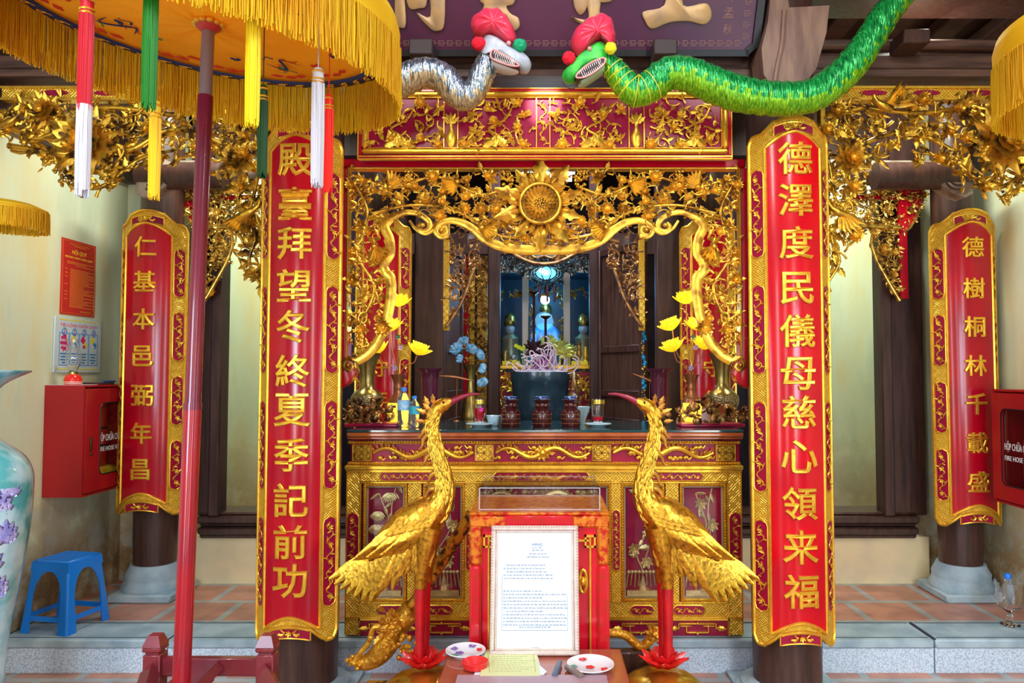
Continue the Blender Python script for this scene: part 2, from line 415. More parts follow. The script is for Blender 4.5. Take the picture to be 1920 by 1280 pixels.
# ================================================================ THE ROOM
def tiles(name, c1, c2, grout, bw, bh, ms, rough=.4, off=.5, ox=0, oy=0):
    m = bpy.data.materials.new(name); m.use_nodes = True; nt = m.node_tree; n = nt.nodes; l = nt.links; b = n['Principled BSDF']
    ge = n.new('ShaderNodeNewGeometry'); mp = n.new('ShaderNodeMapping'); l.new(ge.outputs['Position'], mp.inputs[0]); mp.inputs['Location'].default_value = (ox, oy, 0)
    br = n.new('ShaderNodeTexBrick'); l.new(mp.outputs[0], br.inputs['Vector']); br.offset = off
    br.inputs['Color1'].default_value = (*c1, 1); br.inputs['Color2'].default_value = (*c2, 1); br.inputs['Mortar'].default_value = (*grout, 1)
    br.inputs['Scale'].default_value = 1; br.inputs['Brick Width'].default_value = bw; br.inputs['Row Height'].default_value = bh; br.inputs['Mortar Size'].default_value = ms
    br.inputs['Mortar Smooth'].default_value = .1
    nz = n.new('ShaderNodeTexNoise'); nz.inputs['Scale'].default_value = 6; nz.inputs['Detail'].default_value = 5; l.new(ge.outputs['Position'], nz.inputs['Vector'])
    cr = n.new('ShaderNodeValToRGB'); cr.color_ramp.elements[0].position = .35; cr.color_ramp.elements[0].color = (.62, .62, .66, 1); cr.color_ramp.elements[1].position = .62; cr.color_ramp.elements[1].color = (1.1, 1.1, 1.1, 1)
    l.new(nz.outputs[0], cr.inputs[0])
    mx = n.new('ShaderNodeMix'); mx.data_type = 'RGBA'; mx.blend_type = 'MULTIPLY'; mx.inputs[0].default_value = .8
    l.new(br.outputs['Color'], mx.inputs[6]); l.new(cr.outputs[0], mx.inputs[7]); l.new(mx.outputs[2], b.inputs['Base Color'])
    b.inputs['Roughness'].default_value = rough
    bp = n.new('ShaderNodeBump'); bp.inputs['Strength'].default_value = .4; bp.inputs['Distance'].default_value = .004; bp.invert = True
    l.new(br.outputs['Fac'], bp.inputs['Height']); l.new(bp.outputs[0], b.inputs['Normal'])
    return m
m_tile = tiles('terracotta_tiles', (.58, .24, .15), (.52, .25, .18), (.40, .42, .40), .36, .36, .022, .38, ox=.0, oy=-.20)
m_kerb = mat('blue_grey_stone', (.42, .54, .60), .5, 0, (.27, .38, .45), 7, 5, .4, .65, bump='noise', bscale=60, bstr=.25)
m_riser = mat('speckled_stone_riser', (.66, .78, .90), .6, 0, (.40, .50, .62), 130, 3, .45, .6, bump='noise', bscale=120, bstr=.3)
m_groove = mat('dark_joint', (.04, .05, .06), .8)

def plaster(name, zlow, amt=1.0):
    m = bpy.data.materials.new(name); m.use_nodes = True; nt = m.node_tree; n = nt.nodes; l = nt.links; b = n['Principled BSDF']
    ge = n.new('ShaderNodeNewGeometry'); sp = n.new('ShaderNodeSeparateXYZ'); l.new(ge.outputs['Position'], sp.inputs[0])
    mp = n.new('ShaderNodeMapping'); mp.inputs['Scale'].default_value = (1.6, 1.6, .45); l.new(ge.outputs['Position'], mp.inputs[0])
    nz = n.new('ShaderNodeTexNoise'); nz.inputs['Scale'].default_value = 2.2; nz.inputs['Detail'].default_value = 7; nz.inputs['Roughness'].default_value = .6; l.new(mp.outputs[0], nz.inputs['Vector'])
    cr = n.new('ShaderNodeValToRGB'); e = cr.color_ramp.elements; e[0].position = .3; e[0].color = (.56, .64, .46, 1); e[1].position = .68; e[1].color = (.74, .64, .32, 1)
    k = e.new(.48); k.color = (.70, .74, .52, 1); l.new(nz.outputs[0], cr.inputs[0])
    # damp, flaking band near the ground
    n2 = n.new('ShaderNodeTexNoise'); n2.inputs['Scale'].default_value = 5; n2.inputs['Detail'].default_value = 8; n2.inputs['Roughness'].default_value = .65; l.new(ge.outputs['Position'], n2.inputs['Vector'])
    ma = n.new('ShaderNodeMath'); ma.operation = 'MULTIPLY_ADD'; ma.inputs[1].default_value = 1.3; l.new(n2.outputs[0], ma.inputs[0]); 
    mb_ = n.new('ShaderNodeMath'); mb_.operation = 'SUBTRACT'; mb_.inputs[0].default_value = zlow - .4; l.new(sp.outputs['Z'], mb_.inputs[1]); l.new(mb_.outputs[0], ma.inputs[2])
    c2 = n.new('ShaderNodeValToRGB'); c2.color_ramp.elements[0].position = .35; c2.color_ramp.elements[0].color = (0, 0, 0, 1); c2.color_ramp.elements[1].position = .75; c2.color_ramp.elements[1].color = (amt, amt, amt, 1)
    l.new(ma.outputs[0], c2.inputs[0])
    c3 = n.new('ShaderNodeValToRGB'); e = c3.color_ramp.elements; e[0].position = .38; e[0].color = (.22, .12, .05, 1); e[1].position = .62; e[1].color = (.50, .49, .40, 1); k = e.new(.5); k.color = (.38, .25, .11, 1)
    l.new(n2.outputs[0], c3.inputs[0])
    mx = n.new('ShaderNodeMix'); mx.data_type = 'RGBA'; l.new(c2.outputs[0], mx.inputs[0]); l.new(cr.outputs[0], mx.inputs[6]); l.new(c3.outputs[0], mx.inputs[7]); l.new(mx.outputs[2], b.inputs['Base Color'])
    b.inputs['Roughness'].default_value = .8
    bp = n.new('ShaderNodeBump'); bp.inputs['Strength'].default_value = .25; bp.inputs['Distance'].default_value = .01; l.new(n2.outputs[0], bp.inputs['Height']); l.new(bp.outputs[0], b.inputs['Normal'])
    return m
m_wall = plaster('stained_lime_plaster', .95); m_wall2 = plaster('passage_plaster', 1.1, .55)
m_yel = mat('pale_yellow_plaster', (.92, .74, .42), .8, 0, (.80, .66, .42), 6, 5)

XL, XR = -2.80, 2.80
YS = 3.89          # front of the raised floor
o = MB(); o.box(-4.2, 4.2, -1.5, YS, -.1, 0); struct('floor', o, m_tile)
o = MB(); o.box(-4.2, 4.2, YS + .27, 6.3, .0, .17); struct('floor', o, m_tile)
o = MB(); o.box(-1.6, 1.6, 6.3, 9.2, .0, .17); struct('floor', o, m_tile)
# edging stones of the step
xs = [XL, -1.93, 2.0, XR]
for a, b in zip(xs[:-1], xs[1:]):
    o = MB(); o.box(a + .004, b - .004, YS - .012, YS + .262, .125, .17, bev=.008); struct('trim_step', o, m_kerb)
    o = MB(); o.box(a + .004, b - .004, YS, YS + .25, .0, .125); struct('trim_step_riser', o, m_riser)
    o = MB(); o.box(a + .02, b - .02, YS + .245, YS + .25, .166, .172); o.box(a + .02, b - .02, YS + .02, YS + .026, .168, .1715)
    o.box(a, a + .012, YS + .0, YS + .26, .166, .1712); struct('trim_step_joint', o, m_groove)
o = MB(); o.box(XL - .15, XL, 1.2, 5.1, 0, 3.7); struct('wall_left', o, m_wall)
o = MB(); o.box(XR, XR + .15, 1.2, 5.1, 0, 3.7); struct('wall_right', o, m_wall)
YB = 4.98
# rear wall between front hall and the rooms behind: short returns beside the outer pillars, low sills, part above the beams
o = MB(); o.box(XL, -2.32, YB, YB + .12, .17, 3.7); o.box(2.45, XR, YB, YB + .12, .17, 3.7); struct('wall_back', o, m_wall)
o = MB(); o.box(-2.35, -1.12, YB - .08, YB + .12, .17, .47); struct('wall_sill', o, m_yel)
o = MB(); o.box(1.12, 2.50, YB - .08, YB + .12, .17, .47); struct('wall_sill', o, m_yel)
o = MB(); o.box(-2.4, 2.5, YB + .0, YB + .10, 3.0, 3.7); struct('wall_lintel', o, wood)
# passages
o = MB(); o.box(-4.2, -1.45, 6.3, 6.4, .0, 3.7); struct('wall_passage', o, m_wall2)
o = MB(); o.box(1.45, 4.2, 6.3, 6.4, .0, 3.7); struct('wall_passage', o, m_wall2)
o = MB(); o.box(-4.3, -4.2, 4.9, 6.4, .0, 3.7); o.box(4.2, 4.3, 4.9, 6.4, 0, 3.7); struct('wall_passage_end', o, m_wall2)
o = MB(); o.box(-4.2, XL - .15, 5.02, 5.1, .0, 3.7); o.box(XR + .15, 4.2, 5.02, 5.1, 0, 3.7); struct('wall_passage_front', o, m_wall2)
for x_a, x_b in ((XL, XL + .05), (XR - .05, XR)):  # added dark boards, stand in for the beams' shade high on the side walls
    o = MB(); o.box(x_a, x_b, 2.4, YB, 2.80, 3.7); struct('trim_shade_board', o, wood)
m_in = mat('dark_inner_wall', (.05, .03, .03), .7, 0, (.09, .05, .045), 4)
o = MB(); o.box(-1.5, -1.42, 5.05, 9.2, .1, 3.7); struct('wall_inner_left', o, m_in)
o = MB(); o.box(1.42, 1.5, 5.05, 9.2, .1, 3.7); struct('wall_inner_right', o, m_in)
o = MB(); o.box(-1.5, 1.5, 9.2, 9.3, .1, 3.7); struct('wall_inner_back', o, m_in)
# thresholds: moulded dark beams
for a, b in ((-2.22, -1.2), (1.2, 2.40)):
    o = MB()
    for y, z0, z1 in ((.0, .47, .50), (-.03, .50, .545), (.0, .545, .57), (-.04, .57, .62), (-.02, .62, .64)): o.box(a, b, YB - .13 + y, YB + .1, z0, z1, bev=.01)
    struct('trim_threshold', o, wood)
# roof: boards and rafters
o = MB(); o.box(-4.3, 4.3, 2.2, 9.3, 3.72, 3.8); struct('ceiling', o, wood)
m_raft = mat('rafter_wood', (.10, .045, .035), .6, 0, (.05, .025, .02), 5)
for i in range(17):
    x = -2.7 + i * .34
    o = MB(); o.box(x, x + .15, 2.4, 4.9, 3.62, 3.70, bev=.01); struct('trim_rafter', o, m_raft)
# beams between the pillars
for a, b in ((XL, XR),):
    z0 = P(1020, 165, 3.85)[2]; z1 = P(1020, 100, 3.7)[2]
    o = MB(); o.box(a, b, 3.66, 3.90, z0, z1, bev=.03); o.box(a, b, 3.64, 3.92, z1, z1 + .05, bev=.012); o.box(a, b, 3.645, 3.9, z0 - .02, z0 + .015)
    struct('trim_beam', o, woodh)
o = MB(); o.box(XL, XR, 3.55, 3.8, 3.36, 3.52, bev=.02); struct('trim_upper_beam', o, wood)

# stone pillar base: square plinth + moulded drum
def stone_base(parent, x, y, z, r, hk=1):
    b = MB(); b.box(x - r * 1.5, x + r * 1.5, y - r * 1.5, y + r * 1.5, z, z + .05 * hk, bev=.01 * hk)
    b.lathe([(q, h * hk) for q, h in ((r * 1.45, .05), (r * 1.48, .07), (r * 1.35, .10), (r * 1.3, .12), (r * 1.33, .14), (r * 1.15, .18), (r * 1.1, .2))], (x, y, z), 40)
    return b.build('stone_base', m_kerb, parent)
def pillar(x, y, z, r, top, label):
    t = thing('wooden_pillar', label, 'pillar', (x, y, z))
    hk = .3 if z == 0 else 1; stone_base(t, x, y, z, r, hk)
    s = MB(); s.lathe([(r * .97, .19 * hk), (r, .4), (r * 1.02, 1.4), (r * .97, top - z)], (x, y, z), 48); s.build('shaft', wood, t)
    return t
PL, PR, PY = -1.165, 1.178, 3.68
pillar(PL, PY, 0, .165, 3.62, 'round dark wooden front pillar left of the altar, behind the tall red board')
pillar(PR, PY, 0, .165, 3.62, 'round dark wooden front pillar right of the altar, behind the tall red board')
RL, RR, RY = -2.40, 2.57, 4.66
pillar(RL, RY, .17, .125, 3.3, 'dark wooden rear pillar in the left corner behind the red fire cabinet')
pillar(RR, RY, .17, .125, 3.3, 'dark wooden rear pillar in the right corner behind the glass goblet')
pillar(-1.04, 4.94, .17, .13, 3.3, 'dark rear pillar left of the altar behind the brass vase')
pillar(1.06, 4.94, .17, .13, 3.3, 'dark rear pillar right of the altar behind the brass vase')
# door jambs of the passages
def slab(x0, x1, y0, y1, z0, z1, name='trim_jamb', m=wood):
    o = MB(); o.box(x0, x1, y0, y1, z0, z1, bev=.008); return struct(name, o, m)
for px0, px1 in ((352, 398), (400, 420)):
    a = P(px0, 700, 4.85)[0]; b = P(px1, 700, 4.85)[0]; slab(a, b, 4.84 if px0 < 399 else 4.80, 4.93, .62, 3.3)
for px0, px1 in ((1648, 1668), (1670, 1732)):
    a = P(px0, 700, 4.85)[0]; b = P(px1, 700, 4.85)[0]; slab(a, b, 4.84 if px0 > 1669 else 4.80, 4.93, .62, 3.3)
# posts beside the altar opening and inside it
for px0, px1, Y in ((775, 832, 4.98), (1232, 1290, 4.98), (914, 937, 5.75), (1106, 1124, 5.75)):
    a = P(px0, 700, Y)[0]; b = P(px1, 700, Y)[0]; slab(a, b, Y, Y + .1, .17, 3.4, 'trim_post')
slab(-1.4, 1.4, 5.76, 5.84, 2.45, 2.62, 'trim_inner_lintel')
# wall cornice post at the far left edge
m_post = mat('ruddy_post', (.42, .24, .18), .6, 0, (.3, .2, .16), 5)
o = MB(); o.box(XL, XL + .035, 3.45, 3.66, .0, 3.3, bev=.008); struct('trim_wall_post', o, m_post)
# beam stubs with carved cloud ends over the side bays
def beam_end(px0, px1, py, Y, flip, label):
    t = thing('carved_beam_end', label, 'beam', (0, 0, 0))
    a = P(px0, py, Y); b = P(px1, py, Y); o = MB()
    pts = [(0, .07), (.05, .085), (.14, .08), (.2, .05), (.21, 0), (.17, -.05), (.1, -.10), (.04, -.12), (.0, -.1)]
    k = 1 if flip else -1
    o2 = MB(); o2.prism([(a[0] + k * u * 1.15, a[2] + v * 1.15) for u, v in pts], -.06, .06, bev=.02)
    o2.build('head', woodg, t, M=front(Y))
    g = MB()
    for r0 in (.085, .06, .035):
        g.tube([(a[0] + k * (.09 + r0 * math.cos(q)), a[2] - .01 + r0 * math.sin(q), .062) for q in np.linspace(-1.8, 2.2, 16)], .006, 6)
    g.build('carved_line', wood, t, M=front(Y))
    s = MB(); s.tube([(a[0], Y, a[2]), (b[0], Y, b[2])], .08, 20); s.build('shaft', wood, t); return t
beam_end(262, 420, 330, 4.35, True, 'pale beam end carved like a cloud, left side bay')
beam_end(1815, 1640, 330, 4.35, False, 'pale beam end carved like a cloud, right side bay')
o = MB(); a = P(330, 318, 4.6); b = P(500, 318, 4.6); o.box(-2.3, -1.2, 4.55, 4.65, a[2] - .05, a[2] + .05, bev=.02); struct('trim_side_beam', o, woodg)
o = MB(); o.box(1.2, 2.45, 4.55, 4.65, a[2] - .05, a[2] + .05, bev=.02); struct('trim_side_beam', o, woodg)
# big curved bracket beside the right pillar head
o = MB(); pg = [L2(*q, 3.45) for q in ((1448, -40), (1440, 40), (1428, 90), (1432, 140), (1450, 165), (1500, 168), (1530, 130), (1550, 60), (1555, 10), (1480, 14), (1470, -40))]
o.prism(pg, -.2, 0); struct('trim_bracket', o, mat('bracket_wood', (.26, .15, .10), .45, 0, (.12, .06, .045), 5, 6, .35, .7, stretch=(5, 5, .8)), M=front(3.45))
o = MB(); pg = smooth_path([L2(*q, 3.45) + (.004,) for q in ((1470, 20), (1466, 80), (1458, 120), (1452, 158))]); o.tube(pg, .012, 8); struct('trim_bracket_rib', o, MATS['bracket_wood'], M=front(3.45))

# ================================================================ COUPLET BOARDS
m_char = goldb
def board(name, label, x0, y0, R, A, Ai, ztop, zbot, chars, czs, ch, rm, seed, group=None, mode=1, cx_off=0):
    t = thing(name, label, 'couplet board', (x0, y0 - R, zbot), group)
    def bend(v):
        a = v[:, 0] / R; r = R + v[:, 2]
        return np.stack([x0 + r * np.sin(a), y0 - r * np.cos(a), v[:, 1]], 1)
    W = R * A; Wi = R * Ai; k = R / .215
    def wave(u, sh, w):   # cloud shaped top: shoulders at the sides, dome in the middle
        q = abs(u) / w
        if q < .38: return .085 * k - .02 * k * (q / .38) ** 2
        if q < .72: return (.065 * (1 - ((q - .38) / .34)) ** 1.3 + .012) * k
        return .012 * k * (1 - max(0, (q - .85) / .15)) - (.03 * k * max(0, (q - .88) / .12) ** 2)
    def wi(u, w): q = abs(u) / w; return (.07 * (1 - q ** 1.6) if q < .75 else .07 * (1 - .75 ** 1.6) * (1 - (q - .75) / .25) * 1.0) * k
    us = np.linspace(-W, W, 49)
    # board body (grid in u, closed front/back)
    zt = [ztop - .09 * k + wave(u, 0, W) for u in us]; zb = [zbot + max(0, wave(u, 0, W)) * (1 if abs(u) / W < .72 else .3) + (.045 * k * max(0, (abs(u) / W - .86) / .14) ** 2) for u in us]
    mb = MB(); v = []; f = []
    rows = [0, .004, .5, .996, 1]
    for z_ in (.0, -.028):
        for i, u in enumerate(us):
            for q in rows: v.append((u, zb[i] + (zt[i] - zb[i]) * q, z_))
    nr = len(rows); n1 = 49 * nr
    for i in range(48):
        for j in range(nr - 1):
            a = i * nr + j; f.append((a, a + nr, a + nr + 1, a + 1)); b = a + n1; f.append((b, b + 1, b + nr + 1, b + nr))
        f.append((i * nr, n1 + i * nr, n1 + (i + 1) * nr, (i + 1) * nr)); j = nr - 1
        f.append((i * nr + j, (i + 1) * nr + j, n1 + (i + 1) * nr + j, n1 + i * nr + j))
    for i in (0, 48):
        for j in range(nr - 1):
            a = i * nr + j; q = (a, a + 1, n1 + a + 1, n1 + a); f.append(q if i == 0 else q[::-1])
    mb.add(v, f); mb.build('border', glat2, t, M=bend, sharp=60)
    # red centre
    ui = np.linspace(-Wi, Wi, 33); zti = [ztop - .148 * k + wi(u, Wi) for u in ui]; zbi = [zbot + .06 * k + wi(u, Wi) * .95 for u in ui]
    mb = MB(); v = []; f = []
    for i, u in enumerate(ui): v += [(u, zbi[i], .001), (u, zbi[i], .005), (u, zti[i], .005), (u, zti[i], .001)]
    for i in range(32):
        for j in range(3): a = i * 4 + j; f.append((a, a + 4, a + 5, a + 1))
    mb.add(v, f); mb.build('centre_panel', rm, t, M=bend, sharp=60)
    # raised mouldings
    mb = MB()
    loop = [(u, z, .006) for u, z in zip(ui, zti)] + [(Wi, zti[-1] + (zbi[-1] - zti[-1]) * q, .006) for q in np.linspace(.02, .98, 20)] + [(u, z, .006) for u, z in zip(ui[::-1], zbi[::-1])] + [(-Wi, zbi[0] + (zti[0] - zbi[0]) * q, .006) for q in np.linspace(.02, .98, 20)]
    mb.tube(loop, .0075 * k, 6, closed=True)
    loop = [(u, z, .002) for u, z in zip(us, zt)] + [(W, zt[-1] + (zb[-1] - zt[-1]) * q, .002) for q in np.linspace(.02, .98, 20)] + [(u, z, .002) for u, z in zip(us[::-1], zb[::-1])] + [(-W, zb[0] + (zt[0] - zb[0]) * q, .002) for q in np.linspace(.02, .98, 20)]
    mb.tube(loop, .0085 * k, 6, closed=True)
    # red cartouches with scrolls down both sides, one over and one under the centre
    H = zt[24] - zb[24]; zlo = zbot + .1 * k; zhi = ztop - .17 * k; n = 4; seg = (zhi - zlo) / n
    for sd in (-1, 1):
        xa, xb = sorted((sd * (Wi + .011 * k), sd * (W - .010 * k)))
        for j in range(n):
            a = zlo + seg * j + seg * .10; b = zlo + seg * (j + 1) - seg * .13; c = (xa + xb) / 2; h = .03 * k
            pg = [(xa, a + h), (xa + .006, a + h * .4), (c, a), (xb - .006, a + h * .4), (xb, a + h), (xb, b - h), (xb - .006, b - h * .4), (c, b), (xa + .006, b - h * .4), (xa, b - h)]
            cart = MB(); cart.prism(pg, .0, .003); ct_ = cart.build('red_cartouche', redp, t, M=bend)
            mb.tube([(x, z, .003) for x, z in pg], .0035 * k, 5, closed=True)
            rel = MB(); scroll_relief(rel, xa + .004, xb - .004, a + .01, b - .01, seed + j + (sd > 0) * 9, .005); rel.build('gilt_scrollwork', goldb, ct_, M=bend)
    for zc, wv in ((ztop - .065 * k, 1), (zbot + .045 * k, 1)):
        top_ = []; bot_ = []
        for u in np.linspace(-W * .42, W * .42, 15):
            q = abs(u) / (W * .42); top_.append((u, zc + (.033 - .018 * q * q) * k)); bot_.append((u, zc + (-.012 - .016 * q * q) * k))
        pg = bot_ + top_[::-1]; cart = MB(); rel = MB(); cart.prism(pg, 0, .003); ct_ = cart.build('red_cartouche', redp, t, M=bend); mb.tube([(x, z, .003) for x, z in pg], .004 * k, 5, closed=True)
        for sd in (-1, 1):
            sp = [(sd * (.012 + .035 * q * k / 1.0) + sd * .010 * math.cos(q * 7) * (1 - q), zc + .006 * k + .012 * math.sin(q * 7) * (1 - q * .5), .006) for q in np.linspace(0, 1, 14)]
            rel.tube(sp, .0035 * k, 5); inst(rel, LEAF2, (sd * .02, zc + .004, .005), 0 if sd > 0 else PI, .03 * k, .1); inst(rel, LEAF2, (sd * .02, zc + .01, .005), .9 if sd > 0 else PI - .9, .025 * k, .1)
        flower(rel, (0, zc + .01 * k, .005), .016 * k, random.Random(seed), 6, 1); rel.build('gilt_scrollwork', goldb, ct_, M=bend)
    mb.build('gilt_moulding', goldb, t, M=bend)
    for c, z in zip(chars, czs):
        q = text(c, h=ch, ext=.010, bev=.01)
        if not q.V: continue
        V = np.vstack(q.V); w = V[:, 0].max() - V[:, 0].min()
        hh = ch * (.82 if w > ch * 1.15 else 1); q = text(c, h=hh, w=min(w * hh / ch, ch * 1.12), ext=.012, bev=.02)
        q.map(lambda v: v + np.array((cx_off, z, .005))); q.build('character', m_char, t, M=bend, sharp=30)
    return t
Yf = PY - .215
zz = lambda py, Y: P(1020, py, Y)[2]
board('couplet_board', 'tall curved red board with eleven gold characters on the left front pillar', PL, PY, .215, R_(60), R_(36), zz(222, Yf), zz(1210, Yf) ,
      '殿臺拜望冬終夏季記前功', [zz(p, Yf) for p in (300, 382, 456, 535, 612, 695, 768, 852, 937, 1015, 1088)], .155, red, 3)
board('couplet_board', 'tall curved red board with eleven gold characters on the right front pillar', PR, PY, .215, R_(60), R_(36), zz(216, Yf), zz(1220, Yf),
      '德澤度民儀母慈心領来福', [zz(p, Yf) for p in (297, 375, 455, 540, 620, 700, 772, 855, 943, 1025, 1108)], .155, redb, 40)
Yf = RY - .23
board('couplet_board', 'narrower red board with seven gold characters in the left rear corner', RL + .02, RY, .225, R_(60), R_(37), zz(392, Yf), zz(968, Yf),
      '仁基本邑弼年昌', [zz(p, Yf) for p in (462, 527, 598, 667, 741, 812, 880)], .125, red, 70)
board('couplet_board', 'narrower red board with seven gold characters in the right rear corner', RR - .01, RY, .225, R_(60), R_(37), zz(390, Yf), zz(990, Yf),
      '德樹桐林千載盛', [zz(p, Yf) for p in (463, 540, 612, 685, 757, 830, 903)], .125, red, 90)
Yf = 4.92 - .2
for sx, lab, s in ((-1.0, 'left', 120), (1.0, 'right', 140)):
    x = -1.04 if sx < 0 else 1.06
    board('couplet_board', 'red board behind the yellow lotus lamps on the %s of the altar' % lab, x, 4.92, .20, R_(60), R_(34), zz(400, Yf), zz(900, Yf), '守年', [zz(p, Yf) for p in (690, 748)], .11, red, s)
# ================================================================ FRIEZE PANEL OVER THE ALTAR OPENING
def pl(pts, Y): return [L2(a, b, Y) for a, b in pts]
YF = 3.60
t = thing('carved_frieze', 'red and gold carved frieze panel of four flower reliefs under the two snakes', 'frieze', P(1020, 300, YF))
def rectpx(x0, y0, x1, y1, Y): a = L2(x0, y1, Y); b = L2(x1, y0, Y); return a[0], b[0], a[1], b[1]
x0, x1, z0, z1 = rectpx(672, 168, 1370, 298, YF)
o = MB(); o.box(x0, x1, z0, z1, -.04, 0); o.build('back_board', redp, t, M=front(YF))
def frame(mb, x0, x1, z0, z1, w, zlo, zhi, bev=.004):
    mb.box(x0, x1, z1 - w, z1, zlo, zhi, bev=bev); mb.box(x0, x1, z0, z0 + w, zlo, zhi, bev=bev)
    mb.box(x0, x0 + w, z0 + w, z1 - w, zlo, zhi, bev=bev); mb.box(x1 - w, x1, z0 + w, z1 - w, zlo, zhi, bev=bev)
o = MB(); frame(o, x0 + .018, x1 - .018, z0 + .022, z1 - .012, .028, 0, .022, .01); frame(o, x0 - .004, x1 + .004, z0 - .004, z1 + .006, .006, -.01, .012, .002)
frame(o, x0 + .046, x1 - .046, z0 + .05, z1 - .04, .005, 0, .012, .002)
o.box(x0, x1, z0 + .008, z0 + .013, 0, .014); o.build('gilt_frame', goldb, t, M=front(YF))
o = MB(); frame(o, x0, x1, z0 + .0, z1 + .0, .018, 0, .011, .004); o.build('red_outer_moulding', red, t, M=front(YF))
secs = [(692, 830), (862, 1003), (1034, 1176), (1210, 1350)]
zi0, zi1 = z0 + .055, z1 - .045
for i, (a, b) in enumerate(secs):
    xa = L2(a, 240, YF)[0]; xb = L2(b, 240, YF)[0]; o = MB(); rng = random.Random(i + 5)
    pg = [(xa + .008, zi0), (xb - .008, zi0), (xb - .008, zi1), (xa + .008, zi1)]
    foliage(o, pg, 200 + i, s=.036, cover=.85, depth=.01, z0=.006, fl=.22, vine_r=.12)
    # rockery with spreading trunk at the foot of each relief
    cx = (xa + xb) / 2 - .04 + .03 * i
    for k in range(5): inst(o, LEAF, (cx + .03 * k - .06, zi0 + .005, .01), .5 + k * .5, .06, .1, 1.3)
    o.tube(smooth_path([(cx, zi0, .014), (cx + .02, zi0 + .05, .016), (cx - .03, zi0 + .09, .015), (cx + .05, zi0 + .14, .014), (cx + .09, zi1 - .03, .012)]), np.linspace(.009, .004, 33), 6)
    o.build('flower_relief', goldb, t, M=front(YF))
for i, (a, b) in enumerate([(832, 860), (1005, 1032), (1178, 1208)]):
    xa = L2(a, 240, YF)[0]; xb = L2(b, 240, YF)[0]; o = MB()
    o.box(xa, xa + .005, zi0, zi1, 0, .014); o.box(xb - .005, xb, zi0, zi1, 0, .014); cx = (xa + xb) / 2
    if i != 1:
        o.lathe([(.008, 0), (.018, .01), (.026, .035), (.027, .055), (.014, .085), (.008, .10), (.010, .12), (.014, .125)], (0, 0, 0), 14)
        q = MB(); q.join(o)  # vase stands as half relief
        V = np.vstack(o.V); n0 = 16
        w = V[n0:].copy(); V[n0:] = np.stack([w[:, 0] + cx, w[:, 2] + zi0, w[:, 1] * .5 + .006], 1); o.V = [V]
        for k in range(5): inst(o, LEAF, (cx, zi0 + .12, .008), .6 + k * .5, .05, .1)
    else:
        scroll_relief(o, xa + .006, xb - .006, zi0, zi1, 5, .006)
    o.build('vase_divider', goldb, t, M=front(YF))

# ================================================================ CARVED SCREEN ARCH (cua vong) ABOVE THE ALTAR
YV = 3.72
t = thing('carved_arch_screen', 'openwork gilded arch screen with a big sun flower hanging over the altar', 'carved screen', P(1020, 470, YV))
X0 = 0.0
# red frame: lintel and two hanging stiles with pointed feet
x0, x1, z0, z1 = rectpx(641, 302, 1395, 318, YV)
o = MB(); o.box(x0, x1, z0, z1 + .004, -.045, .035, bev=.006); o.build('red_lintel', red, t, M=front(YV))
for sx in (-1, 1):
    pg = [L2(*q, YV) for q in ((641, 318), (655, 318), (655, 672), (668, 700), (660, 716), (641, 728))]
    if sx > 0: pg = [(-a, b) for a, b in pg]
    o = MB(); o.prism(pg, -.04, .03, bev=.004); o.build('red_stile', red, t, M=front(YV))
o = MB(); o.box(x0 + .045, x1 - .045, z0 - .006, z0, -.02, .04)
e = L2(655, 500, YV)[0]
for s_ in (-1, 1): o.box(s_ * abs(e) - .003, s_ * abs(e) + .003, L2(655, 672, YV)[1], z0, -.02, .04)
o.build('gilt_inner_edge', goldb, t, M=front(YV))
lower = [(655, 668), (690, 668), (705, 655), (722, 618), (732, 570), (735, 530), (722, 512), (722, 490), (733, 465), (730, 440), (722, 425), (735, 412), (765, 400), (800, 404), (815, 425), (812, 440), (830, 420), (858, 416), (885, 428), (912, 450), (945, 464), (985, 470), (1020, 471)]
half = pl([(655, 318), (1020, 318)][::1], YV); 
reg = [L2(1020, 320, YV), L2(656, 320, YV)] + pl(lower, YV)
def inset_region(): return reg
o = MB()
foliage(o, reg, 11, s=.050, cover=.62, depth=.05, z0=-.03, fl=.30, vine_r=.10)
foliage(o, reg, 12, s=.036, cover=.28, depth=.05, z0=.0, fl=.25, vine_r=.10)
for br in ([(662, 330), (740, 352), (820, 332), (900, 365), (960, 350)], [(664, 340), (690, 400), (668, 470), (702, 540), (676, 610), (668, 650)], [(700, 400), (780, 385), (860, 398), (930, 440), (1010, 452)]):
    pth = smooth_path([L2(*q, YV) + (.01,) for q in br], 8); o.tube(pth, .0075, 8)
# grape clusters and fan-tailed birds
rng = random.Random(4)
for (px, py, a) in ((705, 465, -1.1), (860, 345, -2.6), (735, 355, 1.0), (905, 430, -.5)):
    c = L2(px, py, YV)
    for k in range(6): inst(o, LEAF2, (c[0], c[1], .045), a + (k - 2.5) * .28, .085, .15, .8)
    o.sphere((c[0], c[1], .05), .016, 8, 6)
for (px, py) in ((768, 335), (678, 632), (950, 340)):
    c = L2(px, py, YV)
    for k in range(22): bud(o, (c[0] + rng.gauss(0, .013), c[1] + rng.gauss(0, .02), .04 + rng.random() * .02), .0085)
o.mirror(0).build('carved_foliage', gold, t, M=front(YV), sharp=60)
